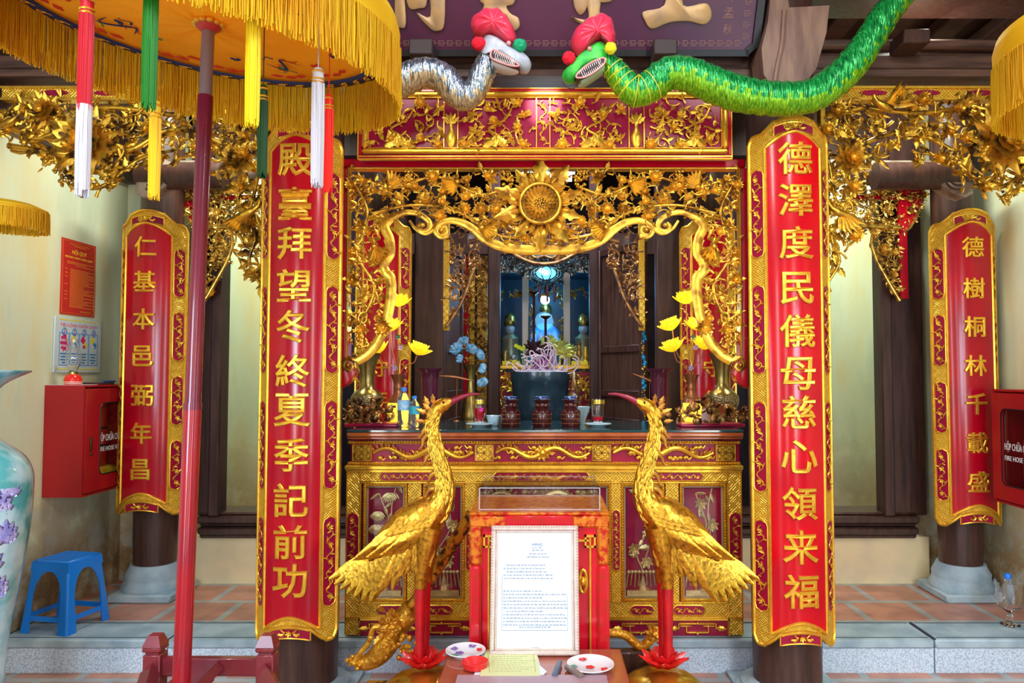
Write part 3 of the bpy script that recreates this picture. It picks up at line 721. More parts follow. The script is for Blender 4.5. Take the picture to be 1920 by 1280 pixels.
# moulded lower edge: thick ribbon with scroll ends
o = MB()
def ribbon(pxs, r0, r1=None, nn=8):
    pth = smooth_path([L2(a, b, YV) + (.035,) for a, b in pxs], nn)
    r = np.linspace(r0, r1 or r0, len(pth)); o.tube(pth, r * 1.5, 10, flat=.38, flatdir=(0, 0, 1))
ribbon([(735, 412), (724, 428), (733, 450), (735, 475), (723, 498), (726, 512), (736, 525), (735, 560), (728, 600), (712, 640), (692, 664), (672, 676)], .016, .018)
ribbon([(672, 676), (655, 672), (648, 684), (656, 694), (664, 688), (660, 682)], .009, .004)
ribbon([(722, 512), (712, 508), (704, 514)], .012, .003)
ribbon([(735, 412), (762, 401), (788, 404), (806, 418), (806, 432), (794, 436), (786, 428), (792, 420)], .011, .007)
ribbon([(735, 412), (728, 420)], .012)
ribbon([(770, 416), (782, 432), (800, 440), (815, 432), (830, 428)], .004, .01)
ribbon([(842, 444), (828, 446), (818, 434), (826, 422), (845, 416), (868, 420), (890, 433), (912, 452), (940, 464), (975, 470), (1020, 471)], .008, .018)
ribbon([(826, 444), (838, 438), (836, 428), (828, 430)], .007, .004)
for (px, py) in ((795, 425), (830, 434), (656, 685)): c = L2(px, py, YV); o.sphere((c[0], c[1], .045), .013, 10, 6)
o.mirror(0).build('moulded_edge', gold, t, M=front(YV), sharp=60)
# sun flower medallion
c = L2(1013, 388, YV); rng = random.Random(9)
o = MB()
for k in range(10):
    a = k * 2 * PI / 10 + .31; inst(o, LEAF, (c[0] + .09 * math.cos(a), c[1] + .09 * math.sin(a), .045), a, .15 if k % 3 else .12, .1, 1.0)
for k in range(20):
    a = k * 2 * PI / 20; inst(o, LEAF2, (c[0] + .09 * math.cos(a), c[1] + .09 * math.sin(a), .06), a, .07, .25, 1.0)
m_ = o.build('sun_flower', gold, t, M=front(YV), sharp=60)
o = MB(); o.tube([(c[0] + .098 * math.cos(a), c[1] + .098 * math.sin(a), .085) for a in np.linspace(0, 2 * PI, 41)[:-1]], .009, 8, closed=True)
for ring, (r, n) in enumerate(((.078, 26), (.062, 22), (.046, 16))):
    for k in range(n): inst(o, PETAL, (c[0] + (r - .02) * math.cos(k * 2 * PI / n), c[1] + (r - .02) * math.sin(k * 2 * PI / n), .07 + ring * .006), k * 2 * PI / n, .036, .3, 1.1)
for k in range(26):
    r = .034 * math.sqrt(k / 26); a = k * 2.4; bud(o, (c[0] + r * math.cos(a), c[1] + r * math.sin(a), .088), .006)
q = MB(); q.prism([(c[0] + .097 * math.cos(a), c[1] + .097 * math.sin(a)) for a in np.linspace(0, 2 * PI, 33)[:-1]], .04, .068)
q.build('heart_disc', goldd, m_, M=front(YV)); o.build('flower_heart', gold, t, M=front(YV), sharp=60)

# ================================================================ SIDE SCREENS BETWEEN FRONT PILLARS AND WALLS
YS2 = 3.70
m_bl = mat('gold_shaded', (.80, .47, .05), .3, .85, (.10, .05, .02), 18, 4, .48, .66, bump='noise', bscale=90, bstr=.25, bdist=.004)  # darker copy of the gold leaf, side-bay shade put into its near-black patches
def side_screen(flip, label):
    t = thing('side_screen', label, 'carved screen', P(1650 if flip else 250, 360, YS2))
    f = (lambda pts: [(2040 - a, b) for a, b in pts]) if flip else (lambda pts: pts)
    sg = -1 if flip else 1
    # top rail
    a = L2(*f([(8, 168)])[0], YS2); b = L2(*f([(506, 186)])[0], YS2)
    o = MB(); o.box(a[0], b[0], b[1], a[1], -.03, .02, bev=.004); o.build('lattice_rail', glat, t, M=front(YS2))
    o = MB(); o.box(a[0], b[0], a[1] - .004, a[1] + .008, -.03, .03); o.box(a[0], b[0], b[1] - .012, b[1], -.03, .026)
    st = L2(*f([(500, 188)])[0], YS2); sb = L2(*f([(500, 560)])[0], YS2); w = .014
    o.box(st[0] - w, st[0] + w, sb[1], st[1], -.03, .02, bev=.004)
    ct = L2(*f([(494, 548)])[0], YS2)
    o.tube([(ct[0] + .028 * math.cos(q) * (1 - q / 12), ct[1] + .028 * math.sin(q) * (1 - q / 12), .0) for q in np.linspace(0, 9, 26)], .010, 8)
    o.build('gilt_edge', goldb, t, M=front(YS2))
    o = MB(); rng = random.Random(3 if flip else 6)
    for j in range(4):
        xx = a[0] + (b[0] - a[0]) * (.2 + .2 * j); o.prism([(xx + .07 * math.cos(q), (a[1] + b[1]) / 2 + .014 * math.sin(q)) for q in np.linspace(0, 2 * PI, 17)[:-1]], .018, .024)
    o.build('red_cartouche', redp, t, M=front(YS2))
    poly = f([(14, 190), (495, 190), (495, 540), (480, 512), (462, 505), (455, 478), (440, 440), (450, 400), (420, 350), (400, 300), (370, 290), (330, 300), (300, 318), (250, 318), (215, 365), (165, 372), (120, 345), (75, 300), (14, 286)])
    reg = pl(poly, YS2)
    o = MB(); foliage(o, reg, 31 + flip, s=.060, cover=1.0, depth=.05, z0=-.03, fl=.2, vine_r=.16)
    rg_ = random.Random(5 + flip)
    for br in ([(14, 235), (80, 262), (160, 232), (240, 285), (320, 246), (400, 262), (452, 300), (448, 370), (482, 440), (470, 490), (492, 535)], [(20, 275), (90, 290), (150, 345), (200, 350), (260, 300), (330, 285)], [(30, 205), (120, 215), (220, 205), (330, 215), (430, 205), (490, 240), (485, 330), (470, 400)]):
        pth = smooth_path([L2(*q, YS2) + (rg_.uniform(0, .03),) for q in f(br)], 8); o.tube(pth, np.linspace(.016, .008, len(pth)), 8)
        for i_ in range(4, len(pth) - 2, 5): d_ = pth[i_ + 1] - pth[i_ - 1]; inst(o, LEAF, pth[i_], math.atan2(d_[1], d_[0]) + rg_.choice((-1, 1)) * rg_.uniform(.5, 1.1), rg_.uniform(.05, .085), .2)
    foliage(o, reg, 33 + flip, s=.05, cover=.35, depth=.05, z0=.01, fl=.2, vine_r=.12)
    for px, py, r, n in ((168, 270, .15, 13), (452, 303, .085, 9), (95, 215, .08, 9)):
        c = L2(*f([(px, py)])[0], YS2)
        for k in range(n): inst(o, LEAF, (c[0], c[1], .03), k * 2 * PI / n + .2, r * 1.25, .1, .9)
        for ring in range(4):
            for k in range(n - ring): inst(o, PETAL, (c[0], c[1], .05 + .012 * ring), k * 2 * PI / (n - ring) + ring * .3, r * (.85 - .2 * ring), .25 + .2 * ring, 1.6)
        bud(o, (c[0], c[1], .09), r * .2)
    # bird with fan wing
    for px, py, aa in ((25, 235, 2.9), (385, 205, 2.6), (470, 400, -2.0)):
        c = L2(*f([(px, py)])[0], YS2)
        for k in range(6): inst(o, LEAF2, (c[0], c[1], .05), (aa if not flip else PI - aa) + (k - 2.5) * .22, .13, .1, .7)
        o.tube(smooth_path([(c[0] - sg * .02, c[1] - .02, .05), (c[0] + sg * .03, c[1], .06), (c[0] + sg * .06, c[1] + .025, .06), (c[0] + sg * .07, c[1] + .05, .06)], 4), [.02] * 5 + [.014] * 4 + [.012] * 4, 8)
    o.build('carved_foliage', m_bl if not flip else m_bl, t, M=front(YS2), sharp=60)
    return t
side_screen(False, 'gilded openwork side screen left of the left pillar under the yellow fringe')
side_screen(True, 'gilded openwork side screen right of the right pillar under the wooden beam')

# small carved bracket screens of the passage doorways, at the rear pillars
def passage_screen(flip, label):
    Y = 4.72
    f = (lambda pts: [(2070 - a, b) for a, b in pts]) if flip else (lambda pts: pts)
    t = thing('passage_screen', label, 'carved screen', P(*f([(400, 560)])[0], Y))
    gm = mat('gold_lamp_lit', (.86, .55, .10), .28, .85, (.30, .16, .04), 24, 4, .45, .66)
    # outer ear board, red with gilt rim
    ear = f([(338, 350), (350, 330), (372, 318), (372, 398), (378, 412), (374, 440), (362, 425), (350, 405), (340, 375)])
    e2 = pl(ear, Y); o = MB(); o.prism(e2, -.02, 0); o.build('red_ear_board', red, t, M=front(Y))
    o = MB(); o.tube([(a, b, .0) for a, b in e2], .008, 6, closed=True); foliage(o, e2, 44 + flip, s=.03, cover=.9, depth=.01, z0=.004, fl=.1); o.build('ear_relief', gm, t, M=front(Y))
    # red stile and rail
    o = MB(); a = L2(*f([(372, 345)])[0], Y); b = L2(*f([(383, 560)])[0], Y); o.box(a[0], b[0], b[1], a[1], -.02, .012, bev=.003)
    a = L2(*f([(372, 366)])[0], Y); b = L2(*f([(478, 374)])[0], Y); o.box(a[0], b[0], b[1], a[1], -.02, .012, bev=.003); o.build('red_stile', red, t, M=front(Y))
    poly = f([(384, 318), (430, 312), (500, 330), (500, 420), (455, 440), (438, 430), (436, 460), (428, 490), (412, 520), (396, 550), (386, 562)])
    reg = pl(poly, Y); o = MB(); foliage(o, reg, 55 + flip, s=.042, cover=1.0, depth=.04, z0=-.02, fl=.2); foliage(o, reg, 57 + flip, s=.03, cover=.8, depth=.03, z0=.0, fl=.2)
    c1 = pl(f([(384, 428), (470, 424)]), Y); o.tube([(c1[0][0], c1[0][1], .02), (c1[1][0], c1[1][1], .02)], .016, 8)
    pth = smooth_path([q + (.02,) for q in pl(f([(436, 436), (438, 460), (428, 490), (412, 520), (396, 548), (386, 564)]), Y)], 6); o.tube(pth, np.linspace(.01, .016, len(pth)), 8)
    o.build('carved_foliage', gm, t, M=front(Y), sharp=60)
passage_screen(False, 'small carved gold bracket screen in the left passage behind the umbrella pole')
passage_screen(True, 'small carved gold bracket screen in the right passage beside the small couplet board')

# second arch screen, deeper, just behind the altar
Y2 = 5.0
t = thing('inner_arch_screen', 'second dull gold arch screen behind the altar with hanging corner brackets', 'carved screen', P(1020, 480, Y2))
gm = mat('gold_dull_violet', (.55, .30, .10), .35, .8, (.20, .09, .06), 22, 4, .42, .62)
o = MB()
reg = pl([(1020, 418), (836, 418), (836, 612), (850, 590), (862, 572), (876, 540), (884, 505), (905, 480), (892, 462), (915, 452), (945, 462), (985, 478), (1020, 490)], Y2)
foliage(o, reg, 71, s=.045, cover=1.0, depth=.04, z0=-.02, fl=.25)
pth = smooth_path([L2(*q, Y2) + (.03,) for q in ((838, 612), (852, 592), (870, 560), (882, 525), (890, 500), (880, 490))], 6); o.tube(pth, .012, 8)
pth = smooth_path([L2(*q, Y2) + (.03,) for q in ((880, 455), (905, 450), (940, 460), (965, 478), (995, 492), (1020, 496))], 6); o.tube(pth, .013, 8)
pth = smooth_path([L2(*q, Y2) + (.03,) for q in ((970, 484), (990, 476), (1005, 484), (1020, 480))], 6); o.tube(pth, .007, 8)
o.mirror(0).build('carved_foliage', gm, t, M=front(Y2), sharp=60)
for s_ in (-1, 1):
    a = L2(832, 418, Y2); b = L2(842, 620, Y2); o = MB(); o.box(s_ * a[0], s_ * b[0], b[1], a[1], -.03, .02, bev=.003); o.build('lattice_stile', glat2, t, M=front(Y2))

# ================================================================ SIGN BOARD (hoanh phi), leaning forward under the roof
YG = 3.55
t = thing('inscribed_sign_board', 'huge dark crimson sign board with gold characters over the two snakes', 'sign board', P(1080, 90, YG))
m_sign = mat('violet_crimson_lacquer', (.075, .006, .035), .3, 0, (.05, .005, .035), 3, spec=.4)
m_pale = mat('pale_gold_paint', (.52, .33, .14), .42, .35, (.38, .26, .14), 12, 4)
tl = R_(24)
zb_ = P(1020, 93, YG)[2]
def sgn(v):   # local x, y(up the board), z(out) -> tilted forward towards the viewer
    y, z = v[:, 1], v[:, 2]
    return np.stack([v[:, 0], YG - y * math.sin(tl) - z * math.cos(tl), zb_ + y * math.cos(tl) - z * math.sin(tl)], 1)
def G(px, py):  # pixel -> board coordinates by following the ray to the tilted plane
    u = (px - 1020) / F; v = (640 - py) / F; d = np.array((u, math.cos(TH) - math.sin(TH) * v, math.sin(TH) + math.cos(TH) * v))
    n = np.array((0, -math.cos(tl), -math.sin(tl))); p0 = np.array((0, YG, zb_)); o_ = np.array((0, 0, EYE)); tt = np.dot(p0 - o_, n) / np.dot(d, n)
    q = o_ + d * tt; return (q[0], (q[2] - zb_) / math.cos(tl))
xr = G(1412, 80)[0]; xl = G(640, 80)[0]
o = MB(); o.prism([(xl, 0), (xr - .03, 0), (xr, .03), (xr + .02, .75), (xl, .75)], -.04, 0); o.build('board', m_sign, t, M=sgn)
o = MB(); o.box(xl, xr - .02, -.03, .0, -.05, .015); o.prism([(xr - .03, -.03), (xr + .03, .02), (xr + .05, .75), (xr + .015, .75), (xr - .005, .03), (xr - .04, 0)], -.05, .015); o.build('black_rim', black, t, M=sgn)
def glyph(polys, lab=None):
    o = MB()
    for pg in polys: o.prism([tuple(q) for q in closed_smooth([G(*q) for q in pg], 4)], .0, .022, bev=.006)
    o.build('character', m_pale, t, M=sgn)
glyph([[(1206, 22), (1245, 10), (1250, -40), (1280, -40), (1280, 10), (1318, 6), (1330, 14), (1332, 34), (1318, 46), (1290, 40), (1255, 42), (1222, 54), (1208, 38)]])
glyph([[(1106, -40), (1128, -40), (1124, 20), (1120, 45), (1098, 48), (1070, 32), (1102, 36), (1100, 0)], [(1075, -30), (1094, -25), (1102, 0), (1098, 18), (1088, 28), (1078, 16), (1074, -5)], [(1122, -10), (1144, -14), (1146, 2), (1124, 4)]])
glyph([[(900, -30), (966, -30), (964, 6), (950, 12), (958, 26), (972, 34), (974, 50), (962, 58), (948, 50), (936, 28), (920, 22), (900, 30), (908, 10), (900, 0)]])
glyph([[(806, -40), (832, -40), (834, 44), (820, 58), (806, 52), (782, 24), (808, 30)], [(762, -30), (800, -30), (800, 10), (786, 16), (768, 14)], [(744, -30), (756, -30), (762, 44), (752, 52), (742, 40)]])
m_dim = mat('worn_gold_line', (.22, .10, .09), .45, .3)
o = MB()
zk = G(1000, 78)[1]
def key(x, y, s):
    for a, b, c, d in ((0, 0, 1, 0), (1, 0, 1, 1), (0, 1, 1, 1), (0, 0, 0, 1), (.3, .35, .7, .35), (.3, .35, .3, .7), (1, .5, 1.5, .5)):
        x_a, y_a, x_b, y_b = x + a * s, y + b * s, x + c * s, y + d * s; w = .0016
        o.box(min(x_a, x_b) - w, max(x_a, x_b) + w, min(y_a, y_b) - w, max(y_a, y_b) + w, 0, .003)
x = xl + .05
while x < xr - .08: key(x, .018, .022); x += .042
y = .05
while y < .7: key(xr - .055, y, .022); y += .05
o.build('key_pattern_border', m_dim, t, M=sgn)
for c, (px, py) in zip('年孟秋', ((1372, -6), (1366, 24), (1364, 55))):
    q = text(c, h=.046, ext=.003, bev=.01); gx, gy = G(px, py); q.map(lambda v: v + np.array((gx, gy, 0))); q.build('small_character', m_dim, t, M=sgn)
# wedge blocks that hold the board on the beam
for px in (792, 1245):
    a = P(px - 22, 88, 3.5); b = P(px + 22, 106, 3.5); o = MB(); o.box(a[0], b[0], 3.45, 3.62, b[2] - .01, a[2] + .02, bev=.006)
    tag(o.build('wooden_wedge', mat('dark_wedge', (.04, .025, .022), .6)), 'dark wooden block holding the sign board, %s of the snake heads' % ('left' if px < 900 else 'right'), 'block')
a = P(1672, 74, 3.62); b = P(1722, 100, 3.62); o = MB(); o.box(a[0], b[0], 3.5, 3.655, b[2], a[2], bev=.006)
tag(o.build('wooden_wedge', wood), 'small wooden block on the beam above the right side screen', 'block')
# ================================================================ THE ALTAR
YA = 3.93
t = thing('altar_table', 'large gilded red altar chest with glazed relief panels and dark green top', 'altar', (0, YA + .4, .17))
def rp(x0, y0, x1, y1, Y=YA): return rectpx(x0, y0, x1, y1, Y)
xa, xb, zb, zt = rp(650, 820, 1390, 1195)
zt = P(1020, 820, YA)[2]; zb = .172
Mf = front(YA)
o = MB(); o.box(xa, xb, zb, zt - .01, -.70, -.035); o.build('body', redp, t, M=Mf)
# top board
m_top = mat('dark_green_glass_top', (.015, .07, .075), .12, 0, (.02, .05, .055), 5, coat=.6)
m_edge = mat('orange_brown_edge', (.52, .12, .02), .3, 0, (.38, .06, .01), 12, coat=.4)
z1 = P(1020, 806, YA - .03)[2]
o = MB(); o.box(xa - .0, xb + .0, z1 - .012, z1 + .002, -.74, .045, bev=.002); o.build('top_board', m_top, t, M=Mf)
ZT = z1 + .002
o = MB(); o.box(xa, xb, z1 - .035, z1 - .012, -.72, .05, bev=.006); o.box(xa, xb, z1 - .047, z1 - .036, -.5, .035, bev=.003); o.build('edge_moulding', m_edge, t, M=Mf)
# frieze of drawers: y 830-868
X = lambda px: L2(px, 900, YA)[0]
Z = lambda py: L2(1020, py, YA)[1]
o = MB(); o.box(xa + .01, xb - .01, Z(870), Z(828), -.05, -.012); o.build('drawer_band', redp, t, M=Mf)
o = MB(); rng = random.Random(8)
for y in (829, 868): beads(o, (X(655), Z(y), .012), (X(1385), Z(y), .012), .0145, .0075); o.box(X(652), X(1388), Z(y) - .006, Z(y) + .006, -.02, .008)
# cornice
o.box(X(648), X(1392), Z(880), Z(871), -.04, .028, bev=.006); o.box(X(650), X(1390), Z(884), Z(880), -.04, .016)
o.build('bead_moulding', goldb, t, M=Mf)
blocks = [(660, 697), (890, 926), (1110, 1146), (1342, 1380)]
for a, b in blocks:
    o = MB(); o.box(X(a) + .004, X(b) - .004, Z(863), Z(834), -.012, .003); o.build('fret_ground', goldd, t, M=Mf); o = MB(); frame(o, X(a), X(b), Z(864), Z(833), .005, -.012, .008, .002)
    cx, cz, h = (X(a) + X(b)) / 2, (Z(864) + Z(833)) / 2, .036
    for qx in (-1, 1):
        for qz in (-1, 1):
            for k, s in enumerate((.9, .6, .3)):
                x0, x1 = sorted((cx + qx * h * (.5 - s * .45), cx + qx * h * (.5 + s * .45))); y0, y1 = sorted((cz + qz * h * (.5 - s * .4), cz + qz * h * (.5 + s * .4)))
                w = .0022
                for (p, q, r, s2) in ((x0, x1, y0, y0), (x0, x1, y1, y1), (x0, x0, y0, y1), (x1, x1, y0, y1)): o.box(p - w, q + w, r - w, s2 + w, .003, .008)
    o.build('fret_block', goldb, t, M=Mf)
def dragon(mb, x0, x1, z0, z1, n, seed, z=.0, amp=.28, flames=8):
    """long sinuous body with cloud flames"""
    rng = random.Random(seed); W = x1 - x0; H = z1 - z0; N = 40 * n
    pts = [(x0 + W * i / N, z0 + H * (.5 + amp * math.sin(i / N * PI * 2 * n)), z + .006) for i in range(N + 1)]
    mb.tube(pts, [H * .19 * (1 - .55 * abs(2 * i / N - 1)) for i in range(N + 1)], 8)
    for i in range(1, N, 3):
        p = pts[i]; inst(mb, LEAF2, (p[0], p[1] + H * .1, z + .012), rng.uniform(1.0, 2.4), H * .3, .3, 1.4)
    for k in range(flames):
        px = x0 + W * rng.random(); pz = z0 + H * rng.choice((.2, .8, .5)); a = rng.choice((0, PI)) + rng.uniform(-.4, .4)
        pt = [(px + q * H * .45 * math.cos(a), pz + H * .07 * math.sin(q * 9) + q * H * .3 * math.sin(a), z + .004) for q in np.linspace(0, 1, 10)]
        mb.tube(pt, np.linspace(H * .10, .001, 10), 6); bud(mb, pt[0], H * .13)
for i, (a, b) in enumerate([(700, 886), (930, 1106), (1150, 1338)]):
    o = MB(); dragon(o, X(a), X(b), Z(864), Z(833), 2, i, flames=22)
    if i == 1:
        c = (X(1018), Z(848)); o.sphere((c[0], c[1], .012), .022, 12, 8); [o.sphere((c[0] + q * .011, c[1] + .008, .03), .006, 8, 6) for q in (-1, 1)]
        for k in range(9): inst(o, LEAF, (c[0], c[1], .005), k * .7, .045, .1)
    o.build('dragon_relief', goldb, t, M=Mf)
# lattice bands
o = MB(); Y0_, Y1_ = 884, 1158
o.box(X(650), X(1390), Z(902), Z(884), -.04, 0); o.box(X(676), X(1364), Z(1156), Z(1130), -.04, 0)
for a, b in ((650, 675.9), (765, 790), (872, 892), (1146, 1164), (1248, 1272), (1364.1, 1390)): o.box(X(a), X(b), Z(1190 if a in (650, 1364.1) else 1130), Z(902), -.04, 0)
o.build('lattice_band', glat, t, M=Mf)
rim = MB()
def cartouche(x0, x1, z0, z1, seed, zo=.0):
    cart = MB(); rel = MB()
    h = min(x1 - x0, z1 - z0) * .45; vert = (z1 - z0) > (x1 - x0); cx, cz = (x0 + x1) / 2, (z0 + z1) / 2
    if vert: pg = [(x0, z0 + h), (x0 + h * .3, z0 + h * .35), (cx, z0), (x1 - h * .3, z0 + h * .35), (x1, z0 + h), (x1, z1 - h), (x1 - h * .3, z1 - h * .35), (cx, z1), (x0 + h * .3, z1 - h * .35), (x0, z1 - h)]
    else: pg = [(x0, cz), (x0 + h * .4, z0 + h * .3), (x0 + h, z0), (x1 - h, z0), (x1 - h * .4, z0 + h * .3), (x1, cz), (x1 - h * .4, z1 - h * .3), (x1 - h, z1), (x0 + h, z1), (x0 + h * .4, z1 - h * .3)]
    cart.prism(pg, zo, zo + .003); rim.tube([(a, b, zo + .003) for a, b in pg], .0035, 5, closed=True)
    scroll_relief(rel, x0 + h * .25, x1 - h * .25, z0 + h * .25, z1 - h * .25, seed, zo + .005)
    rel.build('gilt_scrollwork', goldb, cart.build('red_cartouche', redp, t, M=Mf), M=Mf)
for i, (a, b) in enumerate([(712, 832), (925, 1105), (1200, 1318)]): cartouche(X(a), X(b), Z(901), Z(885), i)
for i, (a, b) in enumerate([(708, 775), (800, 850), (1180, 1225), (1260, 1320)]): cartouche(X(a), X(b), Z(1153), Z(1134), 10 + i)
for i, (a, b) in enumerate([(651, 674), (1366, 1389)]): cartouche(X(a), X(b), Z(1080), Z(960), 20 + i)
for i, (a, b) in enumerate([(768, 787), (874, 890), (1148, 1162), (1251, 1270)]): cartouche(X(a), X(b), Z(1070), Z(955), 30 + i)
rim.join(MB())
for y in (904, 1128, 1157): rim.box(X(676 if y < 1150 else 650), X(1364 if y < 1150 else 1390), Z(y) - .003, Z(y) + .003, -.01, .008)
for x in (677, 1363, 651, 1389): rim.box(X(x) - .003, X(x) + .003, Z(1190), Z(884), -.01, .008)
rim.build('gilt_moulding', goldb, t, M=Mf)
# glazed panels
m_glass = mat('thin_glass', (1, 1, 1), .03, 0, trans=1, ior=1.15)
m_gl = bpy.data.materials.new('panel_glass'); m_gl.use_nodes = True
_n = m_gl.node_tree.nodes; _l = m_gl.node_tree.links; _n.clear(); _o = _n.new('ShaderNodeOutputMaterial'); _t = _n.new('ShaderNodeBsdfTransparent'); _g = _n.new('ShaderNodeBsdfGlossy'); _g.inputs['Roughness'].default_value = .05
_fr = _n.new('ShaderNodeFresnel'); _fr.inputs[0].default_value = 1.5; _m = _n.new('ShaderNodeMixShader'); _ge = _n.new('ShaderNodeNewGeometry'); _mu = _n.new('ShaderNodeMath'); _mu.operation = 'MULTIPLY_ADD'; _mu.inputs[1].default_value = -1; _mu.inputs[2].default_value = 1; _l.new(_ge.outputs['Backfacing'], _mu.inputs[0]); _m2 = _n.new('ShaderNodeMath'); _m2.operation = 'MULTIPLY'; _l.new(_mu.outputs[0], _m2.inputs[0]); _l.new(_fr.outputs[0], _m2.inputs[1]); _l.new(_m2.outputs[0], _m.inputs[0]); _l.new(_t.outputs[0], _m.inputs[1]); _l.new(_g.outputs[0], _m.inputs[2]); _l.new(_m.outputs[0], _o.inputs[0]); _t.inputs[0].default_value = (.92, .93, .95, 1)
m_pale_frame = mat('pale_gold_reveal', (.55, .45, .25), .5, .3)
for i, (a, b) in enumerate([(683, 762), (795, 870), (894, 1144), (1166, 1244), (1276, 1360)]):
    f = MB(); frame(f, X(a) - .004, X(b) + .004, Z(1127), Z(906), .014, -.035, .005, .003)
    for (p, q) in (((X(a) + .004, Z(1124), .008), (X(a) + .004, Z(909), .008)), ((X(b) - .004, Z(1124), .008), (X(b) - .004, Z(909), .008)), ((X(a), Z(908), .008), (X(b), Z(908), .008)), ((X(a), Z(1125), .008), (X(b), Z(1125), .008))): beads(f, p, q, .0145, .007)
    fo = f.build('panel_frame', goldb, t, M=Mf)
    g = MB(); g.box(X(a) + .01, X(b) - .01, Z(1121), Z(912), -.031, -.026); frame(g, X(a) + .010, X(b) - .010, Z(1122), Z(911), .016, -.03, -.018, .002)
    g.build('inner_reveal', [m_pale_frame][0] if 0 else redp, fo, M=Mf)
    g = MB(); frame(g, X(a) + .010, X(b) - .010, Z(1122), Z(911), .010, -.03, -.012, .002); g.build('pale_slip', m_pale_frame, fo, M=Mf)
    g = MB(); g.box(X(a) + .008, X(b) - .008, Z(1122), Z(911), -.006, -.004); g.build('glass_pane', m_gl, fo, M=Mf)
    r = MB(); cx = (X(a) + X(b)) / 2; w = X(b) - X(a); rng = random.Random(60 + i)
    if i == 2:
        dragon(r, X(a) + .05, X(b) - .05, Z(960), Z(915), 2, 3, z=-.028, flames=16)
        for q in (-.2, .2): flower(r, (q, Z(928), -.02), .03, rng, 8, 2)
        foliage(r, [(X(a) + .03, Z(1115)), (X(b) - .03, Z(1115)), (X(b) - .03, Z(965)), (X(a) + .03, Z(965))], 5, s=.05, cover=.4, depth=.004, z0=-.026)
    else:
        # plant growing from an ornate stand: drooping flowers
        zb0 = Z(1108); r.box(X(a) + .026, X(b) - .026, Z(1120), zb0, -.028, -.012)
        r.tube([(cx, zb0, -.02), (cx, zb0 + .07, -.02)], [.022, .008], 8)
        for k in range(9):
            q = (k - 4) * w * .085; r.tube(smooth_path([(cx + q, zb0 + .09, -.018), (cx + q * 1.1, zb0 + .05, -.016), (cx + q * 1.15, zb0 + .015 + .01 * (k % 2), -.02)], 4), .0035, 5); bud(r, (cx + q, zb0 + .095, -.016), .011)
        stems = [smooth_path([(cx, zb0 + .1, -.022), (cx - .03, zb0 + .2, -.022), (cx + .02 + .01 * (i % 2), zb0 + .33, -.022), (cx - .035, zb0 + .50, -.022)], 8), smooth_path([(cx, zb0 + .12, -.022), (cx + .04, zb0 + .26, -.022), (cx + .03, zb0 + .42, -.022), (cx + .055, zb0 + .55, -.022)], 8)]
        for st in stems:
            r.tube(st, .004, 6)
            for j in range(3, len(st), 3):
                inst(r, LEAF2 if i in (0, 4) else LEAF, st[j], rng.uniform(-2.6, 3.4), rng.uniform(.035, .06), .1)
        if i == 0:
            for c in ((cx - .04, Z(960)), (cx + .02, Z(925)), (cx - .05, Z(985))):
                for k in range(8): inst(r, BLADE, (c[0], c[1], -.016), -PI / 2 + (k - 3.5) * .28, .05, .1, 2)
        else:
            for c in ((cx - .01, Z(945)), (cx + .05, Z(985)), (cx - .045, Z(1030)), (cx + .02, Z(1055))):
                flower(r, (c[0], c[1], -.02), .036, rng, 7, 2)
    r.build('plant_relief' if i != 2 else 'dragon_relief', goldp, fo, M=Mf)
# bottom skirt with key-fret scrolls
o = MB(); o.box(X(676), X(1364), Z(1192), Z(1158), -.04, -.006); o.build('skirt_board', redp, t, M=Mf)
o = MB(); o.box(X(650), X(1390), Z(1163), Z(1158), -.02, .008, bev=.003)
def bar(x0, x1, z0, z1): o.box(x0, x1, z0, z1, -.006, .006, bev=.002)
for c in (730, 830, 1200, 1305):
    w = .10; x = X(c); zc = Z(1177); h = .026
    bar(x - w, x + w, zc + h - .007, zc + h); bar(x - w * .6, x + w * .6, zc - h, zc - h + .007); bar(x - w, x - w + .007, zc - h * .2, zc + h); bar(x + w - .007, x + w, zc - h * .2, zc + h)
    bar(x - w * .6, x - w * .6 + .007, zc - h, zc + h * .4); bar(x + w * .6 - .007, x + w * .6, zc - h, zc + h * .4); bar(x - w * .9, x - w * .3, zc + h * .3, zc + h * .3 + .006); bar(x + w * .3, x + w * .9, zc + h * .3, zc + h * .3 + .006)
    bud(o, (x, zc + h, .008), .008); bud(o, (x, zc - h, .008), .008)
    for sd in (-1, 1): inst(o, LEAF, (x + sd * w, zc, .004), 0 if sd > 0 else PI, .05, .1)
for q in (676, 1364): o.box(X(q) - .004, X(q) + .004, Z(1192), Z(1158), -.01, .008)
o.build('fret_scroll', goldb, t, M=Mf)
# ================================================================ FESTIVAL UMBRELLAS
def cloth(name, c, c2, tr=.35):
    m = bpy.data.materials.new(name); m.use_nodes = True; nt = m.node_tree; n = nt.nodes; l = nt.links; b = n['Principled BSDF']
    b.inputs['Base Color'].default_value = (*c, 1); b.inputs['Roughness'].default_value = .6
    tc = n.new('ShaderNodeTexCoord'); nz = n.new('ShaderNodeTexNoise'); nz.inputs['Scale'].default_value = 4; l.new(tc.outputs['Object'], nz.inputs['Vector'])
    cr = n.new('ShaderNodeValToRGB'); cr.color_ramp.elements[0].position = .38; cr.color_ramp.elements[1].position = .62; cr.color_ramp.elements[0].color = (*c, 1); cr.color_ramp.elements[1].color = (*c2, 1)
    l.new(nz.outputs[0], cr.inputs[0]); l.new(cr.outputs[0], b.inputs['Base Color'])
    t = n.new('ShaderNodeBsdfTranslucent'); l.new(cr.outputs[0], t.inputs[0]); mx = n.new('ShaderNodeMixShader'); mx.inputs[0].default_value = tr
    l.new(b.outputs[0], mx.inputs[1]); l.new(t.outputs[0], mx.inputs[2]); l.new(mx.outputs[0], n['Material Output'].inputs[0]); return m
